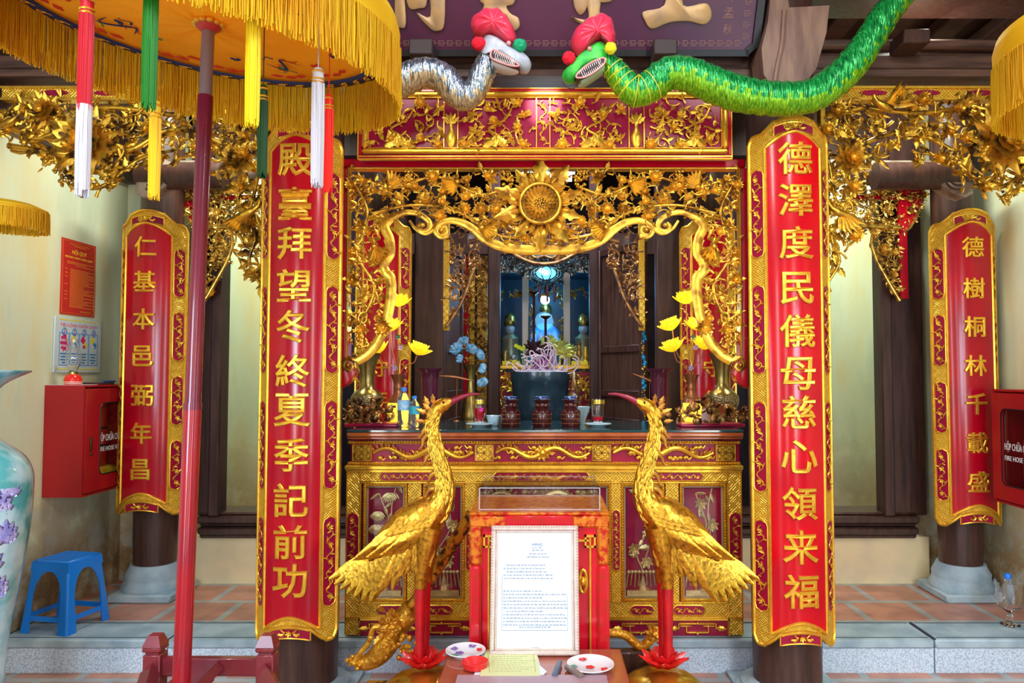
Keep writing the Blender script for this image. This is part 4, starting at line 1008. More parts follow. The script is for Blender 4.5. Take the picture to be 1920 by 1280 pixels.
m_cloth = cloth('orange_satin', (1.0, .50, .02), (.95, .44, .015), .5)
m_yel_cl = cloth('yellow_satin', (1, .74, .015), (.95, .62, .01), .35)
m_fr = cloth('yellow_fringe_thread', (1, .70, .012), (.98, .58, .008), .4)
m_navy = mat('navy_print', (.012, .02, .08), .6); m_red_pr = mat('red_print', (.6, .03, .01), .6); m_grn_pr = mat('green_print', (.05, .22, .05), .6)
UR = .66
def umbrella(name, label, Xc, Yc, zc, sy, sx, pole=None, tassels=(), simple=False, R=UR, fr=.20, band=.10):
    t = thing(name, label, 'umbrella', (Xc, Yc, 0))
    def U(v): return np.stack([Xc + v[:, 0], Yc + v[:, 1], zc + sy * v[:, 1] + sx * v[:, 0] + v[:, 2]], 1)
    rr = np.random.RandomState(5)
    k = R / UR; prof = [(.02 * k, -.035 * k), (.15 * k, -.028 * k), (.3 * k, -.012 * k), (.45 * k, -.002), (.58 * k, .0), (R - .012, .0), (R, .003), (R + .002, band * .6), (R - .01, band), (.45 * k, band + .07 * k), (.2 * k, band + .11 * k), (.01, band + .12 * k)]
    ca = MB(); ca.lathe(prof[:7], (0, 0, 0), 72, cap=False); ca.map(lambda v: v + np.stack([v[:, 0] * 0, v[:, 0] * 0, .004 * np.sin(np.arctan2(v[:, 1], v[:, 0]) * 12)], 1) * (np.hypot(v[:, 0], v[:, 1]) < R - .03)[:, None])
    cn = ca.build('canopy_lining', m_cloth, t, M=U, sharp=0)
    ca = MB(); ca.lathe(prof[6:], (0, 0, 0), 72, cap=False); ca.build('canopy_cover', m_yel_cl, t, M=U, sharp=0)
    # fringe
    n = int(2600 * k); mb = MB(); a = np.linspace(0, 2 * PI, n, endpoint=False) + rr.uniform(-.002, .002, n)
    V = np.zeros((n, 9, 3)); rad = R + rr.uniform(-.006, .006, n); L = fr * (1 + rr.uniform(-.08, .06, n)); w = .0021
    for j, h in enumerate((0.0, .5, 1.0)):
        ra = rad + rr.uniform(-.006, .006, n) * h; aa = a + rr.uniform(-.006, .006, n) * h
        for q in range(3):
            th = q * 2 * PI / 3; V[:, j * 3 + q, 0] = ra * np.cos(aa) + w * np.cos(aa + th); V[:, j * 3 + q, 1] = ra * np.sin(aa) + w * np.sin(aa + th); V[:, j * 3 + q, 2] = -L * h
    F_ = []
    for i in range(n):
        b = i * 9
        for j in (0, 3):
            for q in range(3): F_.append((b + j + q, b + j + (q + 1) % 3, b + j + 3 + (q + 1) % 3, b + j + 3 + q))
    mb.add(V.reshape(-1, 3), F_)
    mb.tube([(R * math.cos(x), R * math.sin(x), -.004) for x in np.linspace(0, 2 * PI, 73)[:-1]], .006, 6, closed=True)
    mb.build('fringe', m_fr, t, M=U, sharp=0, kind='stuff')
    if not simple:
        # printed wave border, diamonds and clouds on the lining
        b = MB(); N = 49
        def rp_(r, a, h=-.006): return (r * math.cos(a), r * math.sin(a), h)
        pr = []
        for i in range(N * 6):
            a0 = i * 2 * PI / (N * 6); pr.append((a0, .630 + .009 * abs(math.sin(a0 * N / 2))))
        v = []; f = []
        for a0, r0 in pr: v += [rp_(r0, a0, -.016), rp_(.578, a0, -.016), rp_(r0, a0, -.012), rp_(.578, a0, -.012)]
        m = len(pr)
        for i in range(m):
            p, q = i * 4, ((i + 1) % m) * 4; f += [(p, q, q + 1, p + 1), (p + 1, q + 1, q + 3, p + 3), (p, p + 2, q + 2, q)]
        b.add(v, f); b.build('wave_border', m_navy, cn, M=U, sharp=0)
        b = MB()
        for i in range(N):
            a0 = (i + .5) * 2 * PI / N
            pts = []
            for q in np.linspace(0, 1, 14):
                ang = q * 5.6; rr_ = .017 * (1 - q * .75); pts.append(rp_(.608 + rr_ * math.sin(ang), a0 + rr_ * math.cos(ang) / .61, -.019))
            b.tube(pts, np.linspace(.0036, .0042, 14), 5, flat=.3, flatdir=(0, 0, -1))
            b.tube([rp_(.597, a0 - .05, -.019), rp_(.600, a0, -.019), rp_(.61, a0 + .026, -.019)], .0026, 5, flat=.3, flatdir=(0, 0, -1))
        b.build('wave_scrolls', mat('orange_print', (.95, .42, .02), .6), cn, M=U, sharp=0)
        b = MB(); g = MB(); d = MB()
        for i in range(14):
            for j in (-1, 0, 1):
                a0 = i * 2 * PI / 14 + j * .10; r0 = .545 - .012 * abs(j)
                c = np.array(rp_(r0, a0, -.009)); ta = np.array((-math.sin(a0), math.cos(a0), 0)) * .027; ra = np.array((math.cos(a0), math.sin(a0), 0)) * .013
                b.add([c + ta, c + ra, c - ta, c - ra, c + ta + (0, 0, .004), c + ra + (0, 0, .004), c - ta + (0, 0, .004), c - ra + (0, 0, .004)], [(0, 1, 2, 3), (0, 4, 5, 1), (1, 5, 6, 2), (2, 6, 7, 3), (3, 7, 4, 0)])
        def hz(r): return -.035 + .035 * min(1, r / .45) - .008
        rg = random.Random(2)
        for i in range(16):
            a0 = i * 2 * PI / 16 + .1; r0 = rg.choice((.36, .44, .49)); dest = (g, d, b)[i % 3]
            for j in range(4):
                c = rp_(r0 + rg.uniform(-.008, .008), a0 + (j - 1.5) * .022, hz(r0)); dest.sphere(c, .010, 8, 4, sz=.3)
        for i in range(4):
            a0 = i * PI / 2 - 1.95; r0 = .40
            pts = [rp_(r0 + .05 * math.sin(q * 7), a0 + q * .35, hz(r0)) for q in np.linspace(-.5, .5, 24)]
            d.tube(pts, [.007 * (1 - abs(2 * q - 1) ** 2) + .001 for q in np.linspace(0, 1, 24)], 5, flat=.3, flatdir=(0, 0, -1))
            for j in range(2, 22, 2):
                p = pts[j]; b.tube([p, (p[0] + rg.uniform(-.03, .03), p[1] + rg.uniform(-.03, .03), p[2])], [.006, .001], 5, flat=.3, flatdir=(0, 0, -1))
            for sg_ in (1, -1):
                pts2 = [rp_(r0 + sg_ * .07 + .012 * math.sin(q * 8), a0 + .1 + q * .2, hz(r0)) for q in np.linspace(-.5, .5, 14)]; (g if sg_ > 0 else d).tube(pts2, np.linspace(.005, .001, 14), 5, flat=.3, flatdir=(0, 0, -1))
        b.build('printed_red_motifs', m_red_pr, cn, M=U); g.build('printed_green_motifs', m_grn_pr, cn, M=U); d.build('printed_navy_motifs', m_navy, cn, M=U)
    if pole:
        (b0, b1) = pole; b0 = np.array(b0); b1 = np.array(b1); d_ = b1 - b0
        mgrey = mat('grey_metal_pole', (.25, .22, .25), .35, .4); mmar = mat('maroon_painted_pole', (.15, .008, .03), .25, 0, (.19, .01, .02), 3, coat=.4)
        mr2 = mat('red_painted_pole', (.38, .006, .012), .25, 0, (.28, .008, .02), 5, coat=.4)
        b = MB(); b.cyl(b0, b0 + d_ * .42, .0265, 20); b.build('lower_pole', mr2, t)
        b = MB(); b.cyl(b0 + d_ * .42, b0 + d_ * .885, .0245, 20); b.cyl(b0 + d_ * .415, b0 + d_ * .425, .0275, 20); b.build('upper_pole', mmar, t)
        b = MB(); b.cyl(b0 + d_ * .885, b1, .0205, 20); b.build('grey_pole_tip', mgrey, t)
        b = MB(); b.lathe([(.022, -.03), (.035, -.02), (.045, -.006), (.03, 0)], tuple(b1), 24); b.build('hub', mat('hub_red', (.5, .03, .02), .3), t)
        b = MB()
        for q in range(12): a = q * PI / 6; b.sphere((b1[0] + .042 * math.cos(a), b1[1] + .042 * math.sin(a), b1[2] - .004), .013, 8, 5, sz=.7)
        b.lathe([(.03, -.012), (.042, -.008), (.045, .004), (.03, .008)], tuple(b1), 24); b.build('scalloped_hub_rim', goldb, t)
    for (px, y0, y1, wp, ms, r_at, lab, sec, far) in tassels:
        Yt = Yc
        for _ in range(30):
            X = (px - 1020) / F * Yt; dx = X - Xc; Yt = Yc + far * (-1) * math.sqrt(max(0.0004, r_at ** 2 - dx * dx)) * 1.0
        p0 = P(px, y0, Yt); p1 = P(px - 0, y1, Yt); x, z0, z1 = p0[0], p0[2], p1[2]; w = wp / 2 / (F / Yt)
        ztop = zc + sy * (Yt - Yc) + sx * (x - Xc)
        rg = random.Random(int(px)); H = z0 - z1; hb = min(.045, H * .2)
        b = MB(); b.lathe([(w * .6, H), (w * .92, H - .008), (w * .95, H - hb), (w * .9, H - hb - .006)], (x, Yt, z1), 16); tb = b.build('tassel', ms[0], t, label=lab)
        b = MB()
        for q in (.012, hb - .010, hb): b.tube([(x + w * .97 * math.cos(a), Yt + w * .97 * math.sin(a), z0 - q) for a in np.linspace(0, 2 * PI, 17)[:-1]], .0028, 5, closed=True)
        b.build('gold_band', goldb, tb)
        segs = [(hb, H)] if sec is None else [(hb, H * sec), (H * sec - .01, H)]
        for si, (h0, h1) in enumerate(segs):
            b = MB(); b.lathe([(w * .86, -h0), (w * .90, -(h0 + h1) / 2), (w * .84, -h1 * .93)], (x, Yt, z0), 14)
            for q in range(70):
                a = rg.random() * 6.283; ra = w * rg.uniform(.86, 1.02); e = h1 * rg.uniform(.93, 1.0) if si == len(segs) - 1 else h1 * rg.uniform(.98, 1.03)
                a2 = a + rg.uniform(-.25, .25); b.tube([(x + ra * math.cos(a), Yt + ra * math.sin(a), z0 - h0), (x + ra * 1.04 * math.cos(a2), Yt + ra * 1.04 * math.sin(a2), z0 - (h0 + e) / 2), (x + ra * .96 * math.cos(a2), Yt + ra * .96 * math.sin(a2), z0 - e)], .0016, 4, cap=False)
            b.build('tassel_threads', ms[min(si, len(ms) - 1)], tb, kind='stuff')
        b = MB(); b.tube([(x, Yt, z0 - .003), (x, Yt, ztop + .004)], .0018, 5); b.build('cord', ms[0], tb)
    return t
m_tr = mat('crimson_thread', (.55, .002, .02), .5); m_tw = mat('white_thread', (.62, .62, .70), .5); m_tg = mat('green_thread', (.006, .20, .012), .5); m_tdg = mat('dark_green_thread', (.008, .06, .012), .5)
m_ty = mat('yellow_thread', (.95, .72, .01), .5); m_to = mat('golden_thread', (.90, .55, .01), .5); m_tr2 = mat('scarlet_thread', (.9, .02, .01), .45)
tas = [(164, -6, 372, 25, [m_tr, m_tw], .62, 'crimson tassel with white lower half', .56, 1), (284, -40, 208, 25, [m_tg], .62, 'bright green tassel', None, 1),
       (292, 190, 376, 20, [m_to], .56, 'golden yellow tassel', None, 1), (476, 8, 240, 25, [m_ty], .62, 'bright yellow tassel', None, 1),
       (494, 160, 334, 17, [m_tdg], .45, 'dark green tassel', None, 1), (597, 128, 352, 22, [m_tw], .60, 'white tassel with gold bands', None, 1), (617, 178, 362, 16, [m_tr2], .54, 'scarlet tassel', None, 1)]
umbrella('festival_umbrella', 'big yellow fringed umbrella on a tall maroon pole with hanging tassels', -1.165, 2.5, 2.746, .047, -.12,
         (P(338, 1330, 2.33), P(391, 44, 2.45)), tas)
umbrella('festival_umbrella', 'yellow fringed umbrella edge in the upper right corner', 2.30, 2.5, 2.70, .06, .06, None, (), simple=True)
umbrella('small_fringed_parasol', 'small yellow fringed parasol edge sticking in at the left wall', -2.40, 3.3, P(20, 392, 3.3)[2] - .0, 0, -.05, None, (), simple=True, R=.16, fr=.09, band=.012)

# wooden rack holding the umbrella pole
t = thing('umbrella_stand', 'dark red wooden rack with capped square posts holding the umbrella pole', 'stand', (P(390, 1250, 2.5)[0], 2.45, 0))
mst = mat('maroon_varnished_wood', (.22, .022, .03), .3, 0, (.15, .012, .02), 6, coat=.3)
for px, Y in ((292, 2.55), (502, 2.55), (240, 2.1), (560, 2.1)):
    x = P(px, 1200, Y)[0]; z = .655 if Y > 2.3 else .62
    o = MB(); o.box(x - .029, x + .029, Y - .029, Y + .029, 0, z - .06, bev=.004); o.box(x - .022, x + .022, Y - .022, Y + .022, z - .062, z - .05)
    o.box(x - .031, x + .031, Y - .031, Y + .031, z - .052, z - .035, bev=.004); o.add([(x - .031, Y - .031, z - .035), (x + .031, Y - .031, z - .035), (x + .031, Y + .031, z - .035), (x - .031, Y + .031, z - .035), (x - .018, Y - .018, z), (x + .018, Y - .018, z), (x + .018, Y + .018, z), (x - .018, Y + .018, z)], [(0, 1, 5, 4), (1, 2, 6, 5), (2, 3, 7, 6), (3, 0, 4, 7), (4, 5, 6, 7)])
    o.build('post', mst, t)
xl_, xr_ = P(292, 1200, 2.55)[0], P(502, 1200, 2.55)[0]
for z in (.55, .2): o = MB(); o.box(xl_, xr_, 2.535, 2.565, z - .03, z + .03, bev=.004); o.build('rail', mst, t)
for pa, pb in ((292, 240), (502, 560)):
    a = P(pa, 1200, 2.55)[0]; b = P(pb, 1200, 2.1)[0]; o = MB(); o.tube([(a, 2.52, .54), (b, 2.13, .52)], .03, 4); o.build('rail', mst, t)
o = MB(); o.box(P(335, 0, 2.33)[0] - .06, P(335, 0, 2.33)[0] + .06, 2.27, 2.55, .50, .53, bev=.004); o.build('cross_board', mst, t)
o = MB(); o.tube([(P(400, 1250, 2.5)[0], 2.53, .55), (P(350, 1280, 2.3)[0], 2.12, .53)], .022, 4); o.build('rail', mst, t)

# ================================================================ SNAKES
def snake_body(t, pts, rads, Y, m_top_, m_bel, seed, ndash=22):
    path = smooth_path([L2(a, b, Y) + (0,) for a, b in pts], 8); n = len(path)
    r = np.interp(np.linspace(0, len(pts) - 1, n), range(len(pts)), [q / (F / Y) for q in rads])
    rs = np.random.RandomState(seed); r = r * (1 + .035 * np.sin(np.arange(n) * 1.9) + rs.uniform(-.02, .02, n))
    o = MB(); S = 20; k0 = o.n; o.tube(path, r, S, flatdir=(0, 0, 1))
    # faces below the middle belong to the belly
    V = np.vstack(o.V); mi = []
    for q in o.F:
        c = V[list(q)].mean(0); i = min(n - 1, q[0] // S); dd = c - path[i]; mi.append(1 if dd[1] < -.25 * r[i] - .15 * r[i] * math.sin(c[0] * 130) else 0)
    o.mi = mi
    V += rs.uniform(-.0022, .0022, V.shape); o.V = [V]
    b = o.build('body', [m_top_, m_bel], t, M=front(Y), sharp=0)
    return b, path, r
def scale_mat(name, c, c2, dark, rough=.22, metal=.4):
    m = bpy.data.materials.new(name); m.use_nodes = True; nt = m.node_tree; n = nt.nodes; l = nt.links; b = n['Principled BSDF']
    b.inputs['Roughness'].default_value = rough; b.inputs['Metallic'].default_value = metal
    tc = n.new('ShaderNodeTexCoord'); mp = n.new('ShaderNodeMapping'); mp.inputs['Scale'].default_value = (2.2, 1, .35); mp.inputs['Rotation'].default_value = (0, .6, 0); l.new(tc.outputs['Object'], mp.inputs[0])
    vo = n.new('ShaderNodeTexVoronoi'); vo.inputs['Scale'].default_value = 70; vo.feature = 'SMOOTH_F1'; l.new(mp.outputs[0], vo.inputs['Vector'])
    cr = n.new('ShaderNodeValToRGB'); cr.color_ramp.elements[0].position = 0; cr.color_ramp.elements[0].color = (*c2, 1); cr.color_ramp.elements[1].position = .75; cr.color_ramp.elements[1].color = (*dark, 1); k = cr.color_ramp.elements.new(.3); k.color = (*c, 1)
    l.new(vo.outputs['Distance'], cr.inputs[0]); l.new(cr.outputs[0], b.inputs['Base Color'])
    nz = n.new('ShaderNodeTexNoise'); nz.inputs['Scale'].default_value = 30; nz.inputs['Detail'].default_value = 3; l.new(mp.outputs[0], nz.inputs['Vector'])
    ad = n.new('ShaderNodeMath'); ad.operation = 'SUBTRACT'; l.new(nz.outputs[0], ad.inputs[0]); l.new(vo.outputs['Distance'], ad.inputs[1])
    bp = n.new('ShaderNodeBump'); bp.inputs['Strength'].default_value = .7; bp.inputs['Distance'].default_value = .007; l.new(ad.outputs[0], bp.inputs['Height']); l.new(bp.outputs[0], b.inputs['Normal'])
    return m
def pillow(mb, poly, d, z=0, n=5, c=None, mi=0):
    q = np.array(poly, float); ar = .5 * np.sum(q[:, 0] * np.roll(q[:, 1], -1) - np.roll(q[:, 0], -1) * q[:, 1])
    if ar < 0: q = q[::-1]
    c = q.mean(0) if c is None else np.array(c); v = []; f = []; m = len(q); R = 2 * n + 1
    for i in range(R):
        th = -PI / 2 + PI * i / (R - 1); s = math.cos(th) ** .55 if abs(math.cos(th)) > 1e-6 else .02; s = max(s, .02)
        for p in q: v.append((c[0] + (p[0] - c[0]) * s, c[1] + (p[1] - c[1]) * s, z + d * math.sin(th)))
    for i in range(R - 1):
        for j in range(m): j2 = (j + 1) % m; f.append((i * m + j, i * m + j2, (i + 1) * m + j2, (i + 1) * m + j))
    f.append(tuple(range(m))[::-1]); f.append(tuple((R - 1) * m + j for j in range(m))); return mb.add(v, f, mi)
def pom(t, px, py, r, Y, m, z, name='pompom', lab=None):
    c = L2(px, py, Y); o = MB(); o.sphere((c[0], c[1], z), r, 20, 14); rs = np.random.RandomState(int(px)); V = np.vstack(o.V); C_ = np.array((c[0], c[1], z))
    V = C_ + (V - C_) * (1 + rs.uniform(-.13, .13, (len(V), 1))); o.V = [V]; return o.build(name, m, t, M=front(Y), sharp=0, label=lab)
m_satin = mat('pink_red_satin', (.80, .05, .10), .28, 0, (.70, .03, .08), 9, coat=.3)
m_mouth = mat('dark_mouth', (.03, .006, .012), .5); m_lip = mat('pink_gum', (.75, .32, .30), .4); m_tooth = mat('ivory_tooth', (.85, .8, .7), .3)
def head(t, upper, lower, mouth, teeth_up, teeth_lo, cap, Y, mh, md, eye):
    cs = lambda pts: [tuple(q) for q in closed_smooth(pl(pts, Y), 4)]
    o = MB(); pillow(o, cs(upper), .062); h = o.build('head', mh, t, M=front(Y), sharp=0)
    o = MB(); pillow(o, cs(lower), .048); o.build('lower_jaw', md, t, M=front(Y), sharp=0)
    o = MB(); o.prism(cs(mouth), -.03, .066, bev=.004); o.build('mouth', m_mouth, t, M=front(Y))
    o = MB(); pts = cs(mouth); o.tube([(a, b, .066) for a, b in pts], .0045, 6, closed=True); o.build('gum', m_lip, t, M=front(Y))
    o = MB()
    for tl_, dn in ((teeth_up, 1), (teeth_lo, -1)):
        a, b, nrm = tl_; a = np.array(L2(*a, Y)); b = np.array(L2(*b, Y)); nv = np.array(nrm, float); nv /= np.linalg.norm(nv)
        for k in range(12):
            p = a + (b - a) * (k + .5) / 12; L_ = .016 if k not in (1, 10) else .026; e = p + nv * L_
            o.tube([(p[0], p[1], .069), (e[0], e[1], .070)], [.0026, .0004], 5)
    o.build('teeth', m_tooth, t, M=front(Y))
    o = MB(); q = cs(cap); c = np.array(q).mean(0); pillow(o, q, .085, n=8)
    V = np.vstack(o.V); a = np.arctan2(V[:, 1] - c[1], V[:, 0] - c[0]); V[:, 2] += .008 * np.sin(a * 9 + V[:, 2] * 40) ; o.V = [V]; o.build('satin_cap', m_satin, t, M=front(Y), sharp=0)
    e = L2(*eye, Y); o = MB(); o.sphere((e[0], e[1], .06), .011, 10, 8); o.build('eye', mat('snake_eye', (.7, .3, .3), .2), t, M=front(Y))
    return h
YN = 3.34
mg1 = scale_mat('green_scales', (.015, .40, .07), (.12, .75, .22), (.004, .10, .03)); mg2 = scale_mat('lime_belly_scales', (.22, .55, .01), (.55, .75, .03), (.05, .25, .01))
t = thing('green_paper_snake', 'long shiny green snake with a red satin cap hung along the beam, right', 'snake', P(1300, 190, YN))
b, pth, rr_ = snake_body(t, [(1128, 108), (1150, 128), (1168, 152), (1192, 172), (1222, 160), (1252, 138), (1290, 140), (1330, 156), (1372, 172), (1420, 182), (1475, 186), (1525, 178), (1565, 152), (1600, 118), (1632, 72), (1662, 25), (1700, -22), (1740, -60)],
    [16, 22, 26, 29, 30, 31, 33, 34, 34, 33, 32, 31, 31, 30, 28, 27, 26, 25], YN, mg1, mg2, 1)
o = MB(); y_net = mat('yellow_thread_net', (.75, .65, .05), .4)
for i in range(8, 34, 4): 
    c = pth[i]; d = pth[i + 1] - pth[i - 1]; d /= np.linalg.norm(d); nn = np.array((-d[1], d[0], 0)); r = rr_[i] * 1.03
    o.tube([c + r * math.cos(a) * nn + np.array((0, 0, 1)) * r * math.sin(a) for a in np.linspace(-.6, PI + .6, 18)], .0022, 4)
o.build('yellow_ribs', y_net, b, M=front(YN))
head(t, [(1129, 80), (1142, 96), (1140, 118), (1128, 120), (1105, 128), (1085, 142), (1072, 156), (1058, 152), (1054, 140), (1066, 126), (1082, 110), (1095, 98), (1112, 86)],
     [(1136, 118), (1134, 134), (1118, 146), (1100, 158), (1088, 163), (1084, 158), (1096, 148), (1112, 138), (1126, 128)],
     [(1128, 120), (1132, 128), (1118, 142), (1098, 154), (1080, 156), (1084, 146), (1104, 130)],
     ((1082, 146), (1124, 122), (.35, -1)), ((1092, 158), (1130, 134), (-.4, 1)),
     [(1070, 82), (1078, 60), (1098, 42), (1124, 31), (1142, 34), (1151, 52), (1154, 75), (1150, 96), (1138, 90), (1126, 78), (1108, 90), (1092, 106), (1082, 104)], YN, mat('bright_green_skin', (.06, .62, .06), .4, 0, (.02, .40, .05), 25), mat('pale_jaw', (.35, .5, .3), .4), (1104, 102))
pom(t, 1142, 104, .026, YN, mat('yellow_wool', (.80, .75, .02), .9), .075, lab='yellow pompom'); pom(t, 1066, 118, .030, YN, mat('red_wool', (.80, .01, .03), .9), .05, lab='red pompom')
o = MB(); o.tube(smooth_path([L2(*q, YN) + (.05,) for q in ((1054, 160), (1060, 170), (1074, 174), (1088, 162))], 5), .0022, 5); o.build('wire_whisker', black, t, M=front(YN))
ms1 = scale_mat('silver_scales', (.40, .46, .50), (.80, .84, .88), (.08, .13, .18), .25, .8); ms2 = scale_mat('tan_belly_scales', (.62, .50, .28), (.85, .78, .55), (.22, .16, .08), .3, .6)
t = thing('silver_paper_snake', 'silver snake with a red satin cap hung along the beam, left', 'snake', P(860, 190, YN))
b, pth, rr_ = snake_body(t, [(640, 175), (690, 165), (740, 158), (775, 142), (805, 136), (832, 148), (853, 172), (873, 184), (892, 165), (905, 138), (916, 112)], [30, 30, 30, 30, 28, 28, 27, 24, 24, 24, 22], YN, ms1, ms2, 2)
head(t, [(912, 68), (930, 72), (948, 84), (968, 98), (985, 104), (996, 118), (992, 134), (980, 136), (962, 124), (940, 112), (924, 106), (912, 104), (902, 112), (898, 96), (904, 80)],
     [(903, 108), (920, 108), (926, 122), (945, 128), (968, 132), (972, 136), (955, 138), (930, 132), (910, 122)],
     [(926, 105), (942, 112), (962, 124), (974, 134), (958, 134), (934, 126), (922, 118)],
     ((928, 107), (966, 126), (-.3, -1)), ((928, 124), (966, 134), (.25, 1)),
     [(883, 52), (888, 36), (905, 24), (930, 20), (945, 28), (958, 45), (968, 68), (966, 84), (956, 90), (940, 80), (922, 68), (905, 70), (890, 66)], YN, mat('pale_grey_skin', (.48, .54, .60), .45, .1, (.35, .40, .45), 30), mat('pale_lower', (.62, .62, .6), .4), (955, 92))
pom(t, 899, 91, .030, YN, MATS['red_wool'], .05, lab='red pompom'); pom(t, 975, 95, .030, YN, mat('green_wool', (.01, .35, .15), .9), .05, lab='green pompom')
# ================================================================ CRANES ON TURTLES
YC = 3.28
m_leg = mat('red_lacquer_leg', (.60, .008, .012), .25, 0, (.45, .006, .012), 8, coat=.4); m_beak = mat('crimson_beak', (.26, .008, .03), .25, coat=.4)
m_crane = mat('gilt_crane', (.76, .40, .035), .28, .85, (.36, .17, .02), 60, 3, .46, .68, bump='noise', bscale=60, bstr=.3, bdist=.005)
m_turt = mat('gilt_turtle', (.80, .52, .06), .25, .85, (.35, .2, .03), 8, 3, .45, .7)
m_rleaf = mat('red_lotus_leaf', (.80, .02, .02), .3, coat=.3)
def crane(flip, label):
    t = thing('crane_statue', label, 'crane statue', (P(1250 if flip else 790, 1250, YC)[0], YC, 0))
    def M(v):
        v = v.copy()
        if flip: v[:, 0] *= -1
        return np.stack([v[:, 0], YC - v[:, 2], v[:, 1]], 1)
    def B(o, name, m, par=t, sharp=60):
        if flip: o.F = [tuple(reversed(q)) for q in o.F]
        return o.build(name, m, par, M=M, sharp=sharp)
    q = lambda px, py, z=0: L2(px, py, YC) + (z,); k = 1 / (F / YC)
    body = [(690, 1048, 6), (705, 1036, 14), (732, 1014, 29), (766, 988, 38), (796, 967, 38), (820, 950, 28), (833, 924, 21), (833, 896, 17), (826, 868, 14.5), (819, 842, 13), (814, 818, 12), (812, 796, 11.5), (815, 778, 12), (822, 765, 13.5), (834, 757, 12.5), (846, 752, 6.5), (850, 751, 3)]
    pth = smooth_path([q(a, b) for a, b, _ in body], 6); r = np.interp(np.linspace(0, len(body) - 1, len(pth)), range(len(body)), [c * k for _, _, c in body])
    o = MB(); o.tube(pth, r, 18, flatdir=(0, 0, 1), flat=1.0); V = np.vstack(o.V); V[:, 2] *= .85; o.V = [V]; bd = B(o, 'body', m_crane, sharp=0)
    o = MB(); e = q(833, 754); 
    for s_ in (-1, 1): o.sphere((e[0], e[1], s_ * .026), .0055, 8, 6)
    B(o, 'eye', black)
    bp = smooth_path([q(844, 754), q(862, 745), (q(882, 739)), q(900, 738)], 5); o = MB(); o.tube(bp, np.linspace(.017, .003, len(bp)), 10, flatdir=(0, 0, 1), flat=.8); B(o, 'beak', m_beak)
    # neck plumage: long narrow feathers laid along the neck, front and back flames
    o = MB(); rng = random.Random(2)
    for i in range(30, len(pth) - 20, 1):
        d = pth[i - 1] - pth[i + 1]; a = math.atan2(d[1], d[0])
        for s_ in range(3):
            ph = rng.uniform(-1.1, 1.1); nn = np.array((-math.sin(a), math.cos(a), 0)); c = pth[i] + nn * r[i] * math.sin(ph) * .95 + np.array((0, 0, 1)) * r[i] * math.cos(ph) * .93
            inst(o, BLADE, c, a + rng.uniform(-.15, .15), rng.uniform(.035, .06), .05, 1.4)
    B(o, 'neck_plumage', m_crane)
    o = MB()
    for (px, py, a, s) in ((806, 770, 2.3, .045), (803, 762, 1.9, .05), (800, 775, 2.7, .05), (812, 757, 1.6, .045), (795, 790, 3.0, .04)): inst(o, LEAF, q(px, py), a, s * 1.0, .1, .9)
    for (px, py, a) in ((808, 800, 3.3), (804, 815, 3.6), (812, 850, 3.4), (818, 885, 3.5), (815, 915, 3.3), (806, 935, 3.4)):
        pp = [q(px, py)]; x, y = pp[0][:2]; aa = a
        for j in range(9): x += .009 * math.cos(aa); y += .009 * math.sin(aa); aa += .22 * (1 if j < 5 else -1.6); pp.append((x, y, 0))
        o.tube(pp, np.linspace(.016, .002, 10), 6)
    B(o, 'crest', mat('orange_gilt', (.85, .42, .06), .35, .7, (.45, .18, .03), 20))
    # wing on the viewer's side and the far side
    for s_ in (1, -1):
        o = MB()
        A0 = np.array(q(826, 952, .0)[:2]);
        for row in range(5):          # long primaries
            for j in range(3):
                px = 812 - j * 26 - row * 4; py = 972 + row * 8 + j * 5; c = q(px, py); inst(o, BLADE, (c[0], c[1], s_ * (.070 - row * .006 - j * .006)), PI + .56 - row * .05, .19, .02, 1.5)
        for row in range(6):
            for j in range(5 - row // 2):
                px = 828 - row * 13 - j * 6; py = 950 + row * 3 + j * 11; c = q(px, py); inst(o, PETAL, (c[0], c[1], s_ * (.074 - abs(j - 2) * .006)), PI + .62 - j * .12, .055, 0, 1.4)
        if s_ < 0: pass
        B(o, 'wing', m_crane)
    # tail
    o = MB()
    for j in range(7):
        for l_ in range(2):
            c = q(745 - j * 6 + l_ * 16, 1030 + j * 2 - l_ * 8); inst(o, BLADE, (c[0], c[1], .045 - j * .013), PI + .78 + (3 - j) * .11 + l_ * .2, .24 - l_ * .06, -.05, 1.5)
    for j in range(6): c = q(772 + j * 5, 1015); inst(o, BLADE, (c[0], c[1], .05 - j * .01), PI + 1.1 + .06 * j, .15, -.05, 1.6)
    B(o, 'tail', m_crane)
    # thighs and legs
    for s_, lx in ((1, 790), (-1, 796)):
        o = MB(); o.tube(smooth_path([q(808, 985, .03 * s_), q(802, 1020, .035 * s_), q((lx + 798) / 2, 1062, .03 * s_), q(lx, 1098, .025 * s_)], 5), np.interp(np.linspace(0, 3, 16), range(4), [.055, .046, .033, .027]), 12)
        rng = random.Random(7)
        for j in range(14): c = q(802 + rng.uniform(-16, 16), 1008 + rng.uniform(0, 40)); inst(o, BLADE, (c[0], c[1], s_ * .056), -PI / 2 + rng.uniform(-.35, .2), .075, -.1 * s_, 2.2)
        B(o, 'thigh', m_crane)
        o = MB(); o.tube([q(lx, 1092, .022 * s_), q(lx - 1, 1160, .024 * s_), q(lx - 1, 1232, .026 * s_)], [.026, .022, .019], 14); B(o, 'leg', m_leg)
    # turtle
    tc = q(800, 1262); tx, tz = tc[0], 0
    o = MB(); prof = [(.20, .10), (.225, .12), (.22, .15), (.19, .19), (.14, .225), (.08, .245), (.01, .25)]
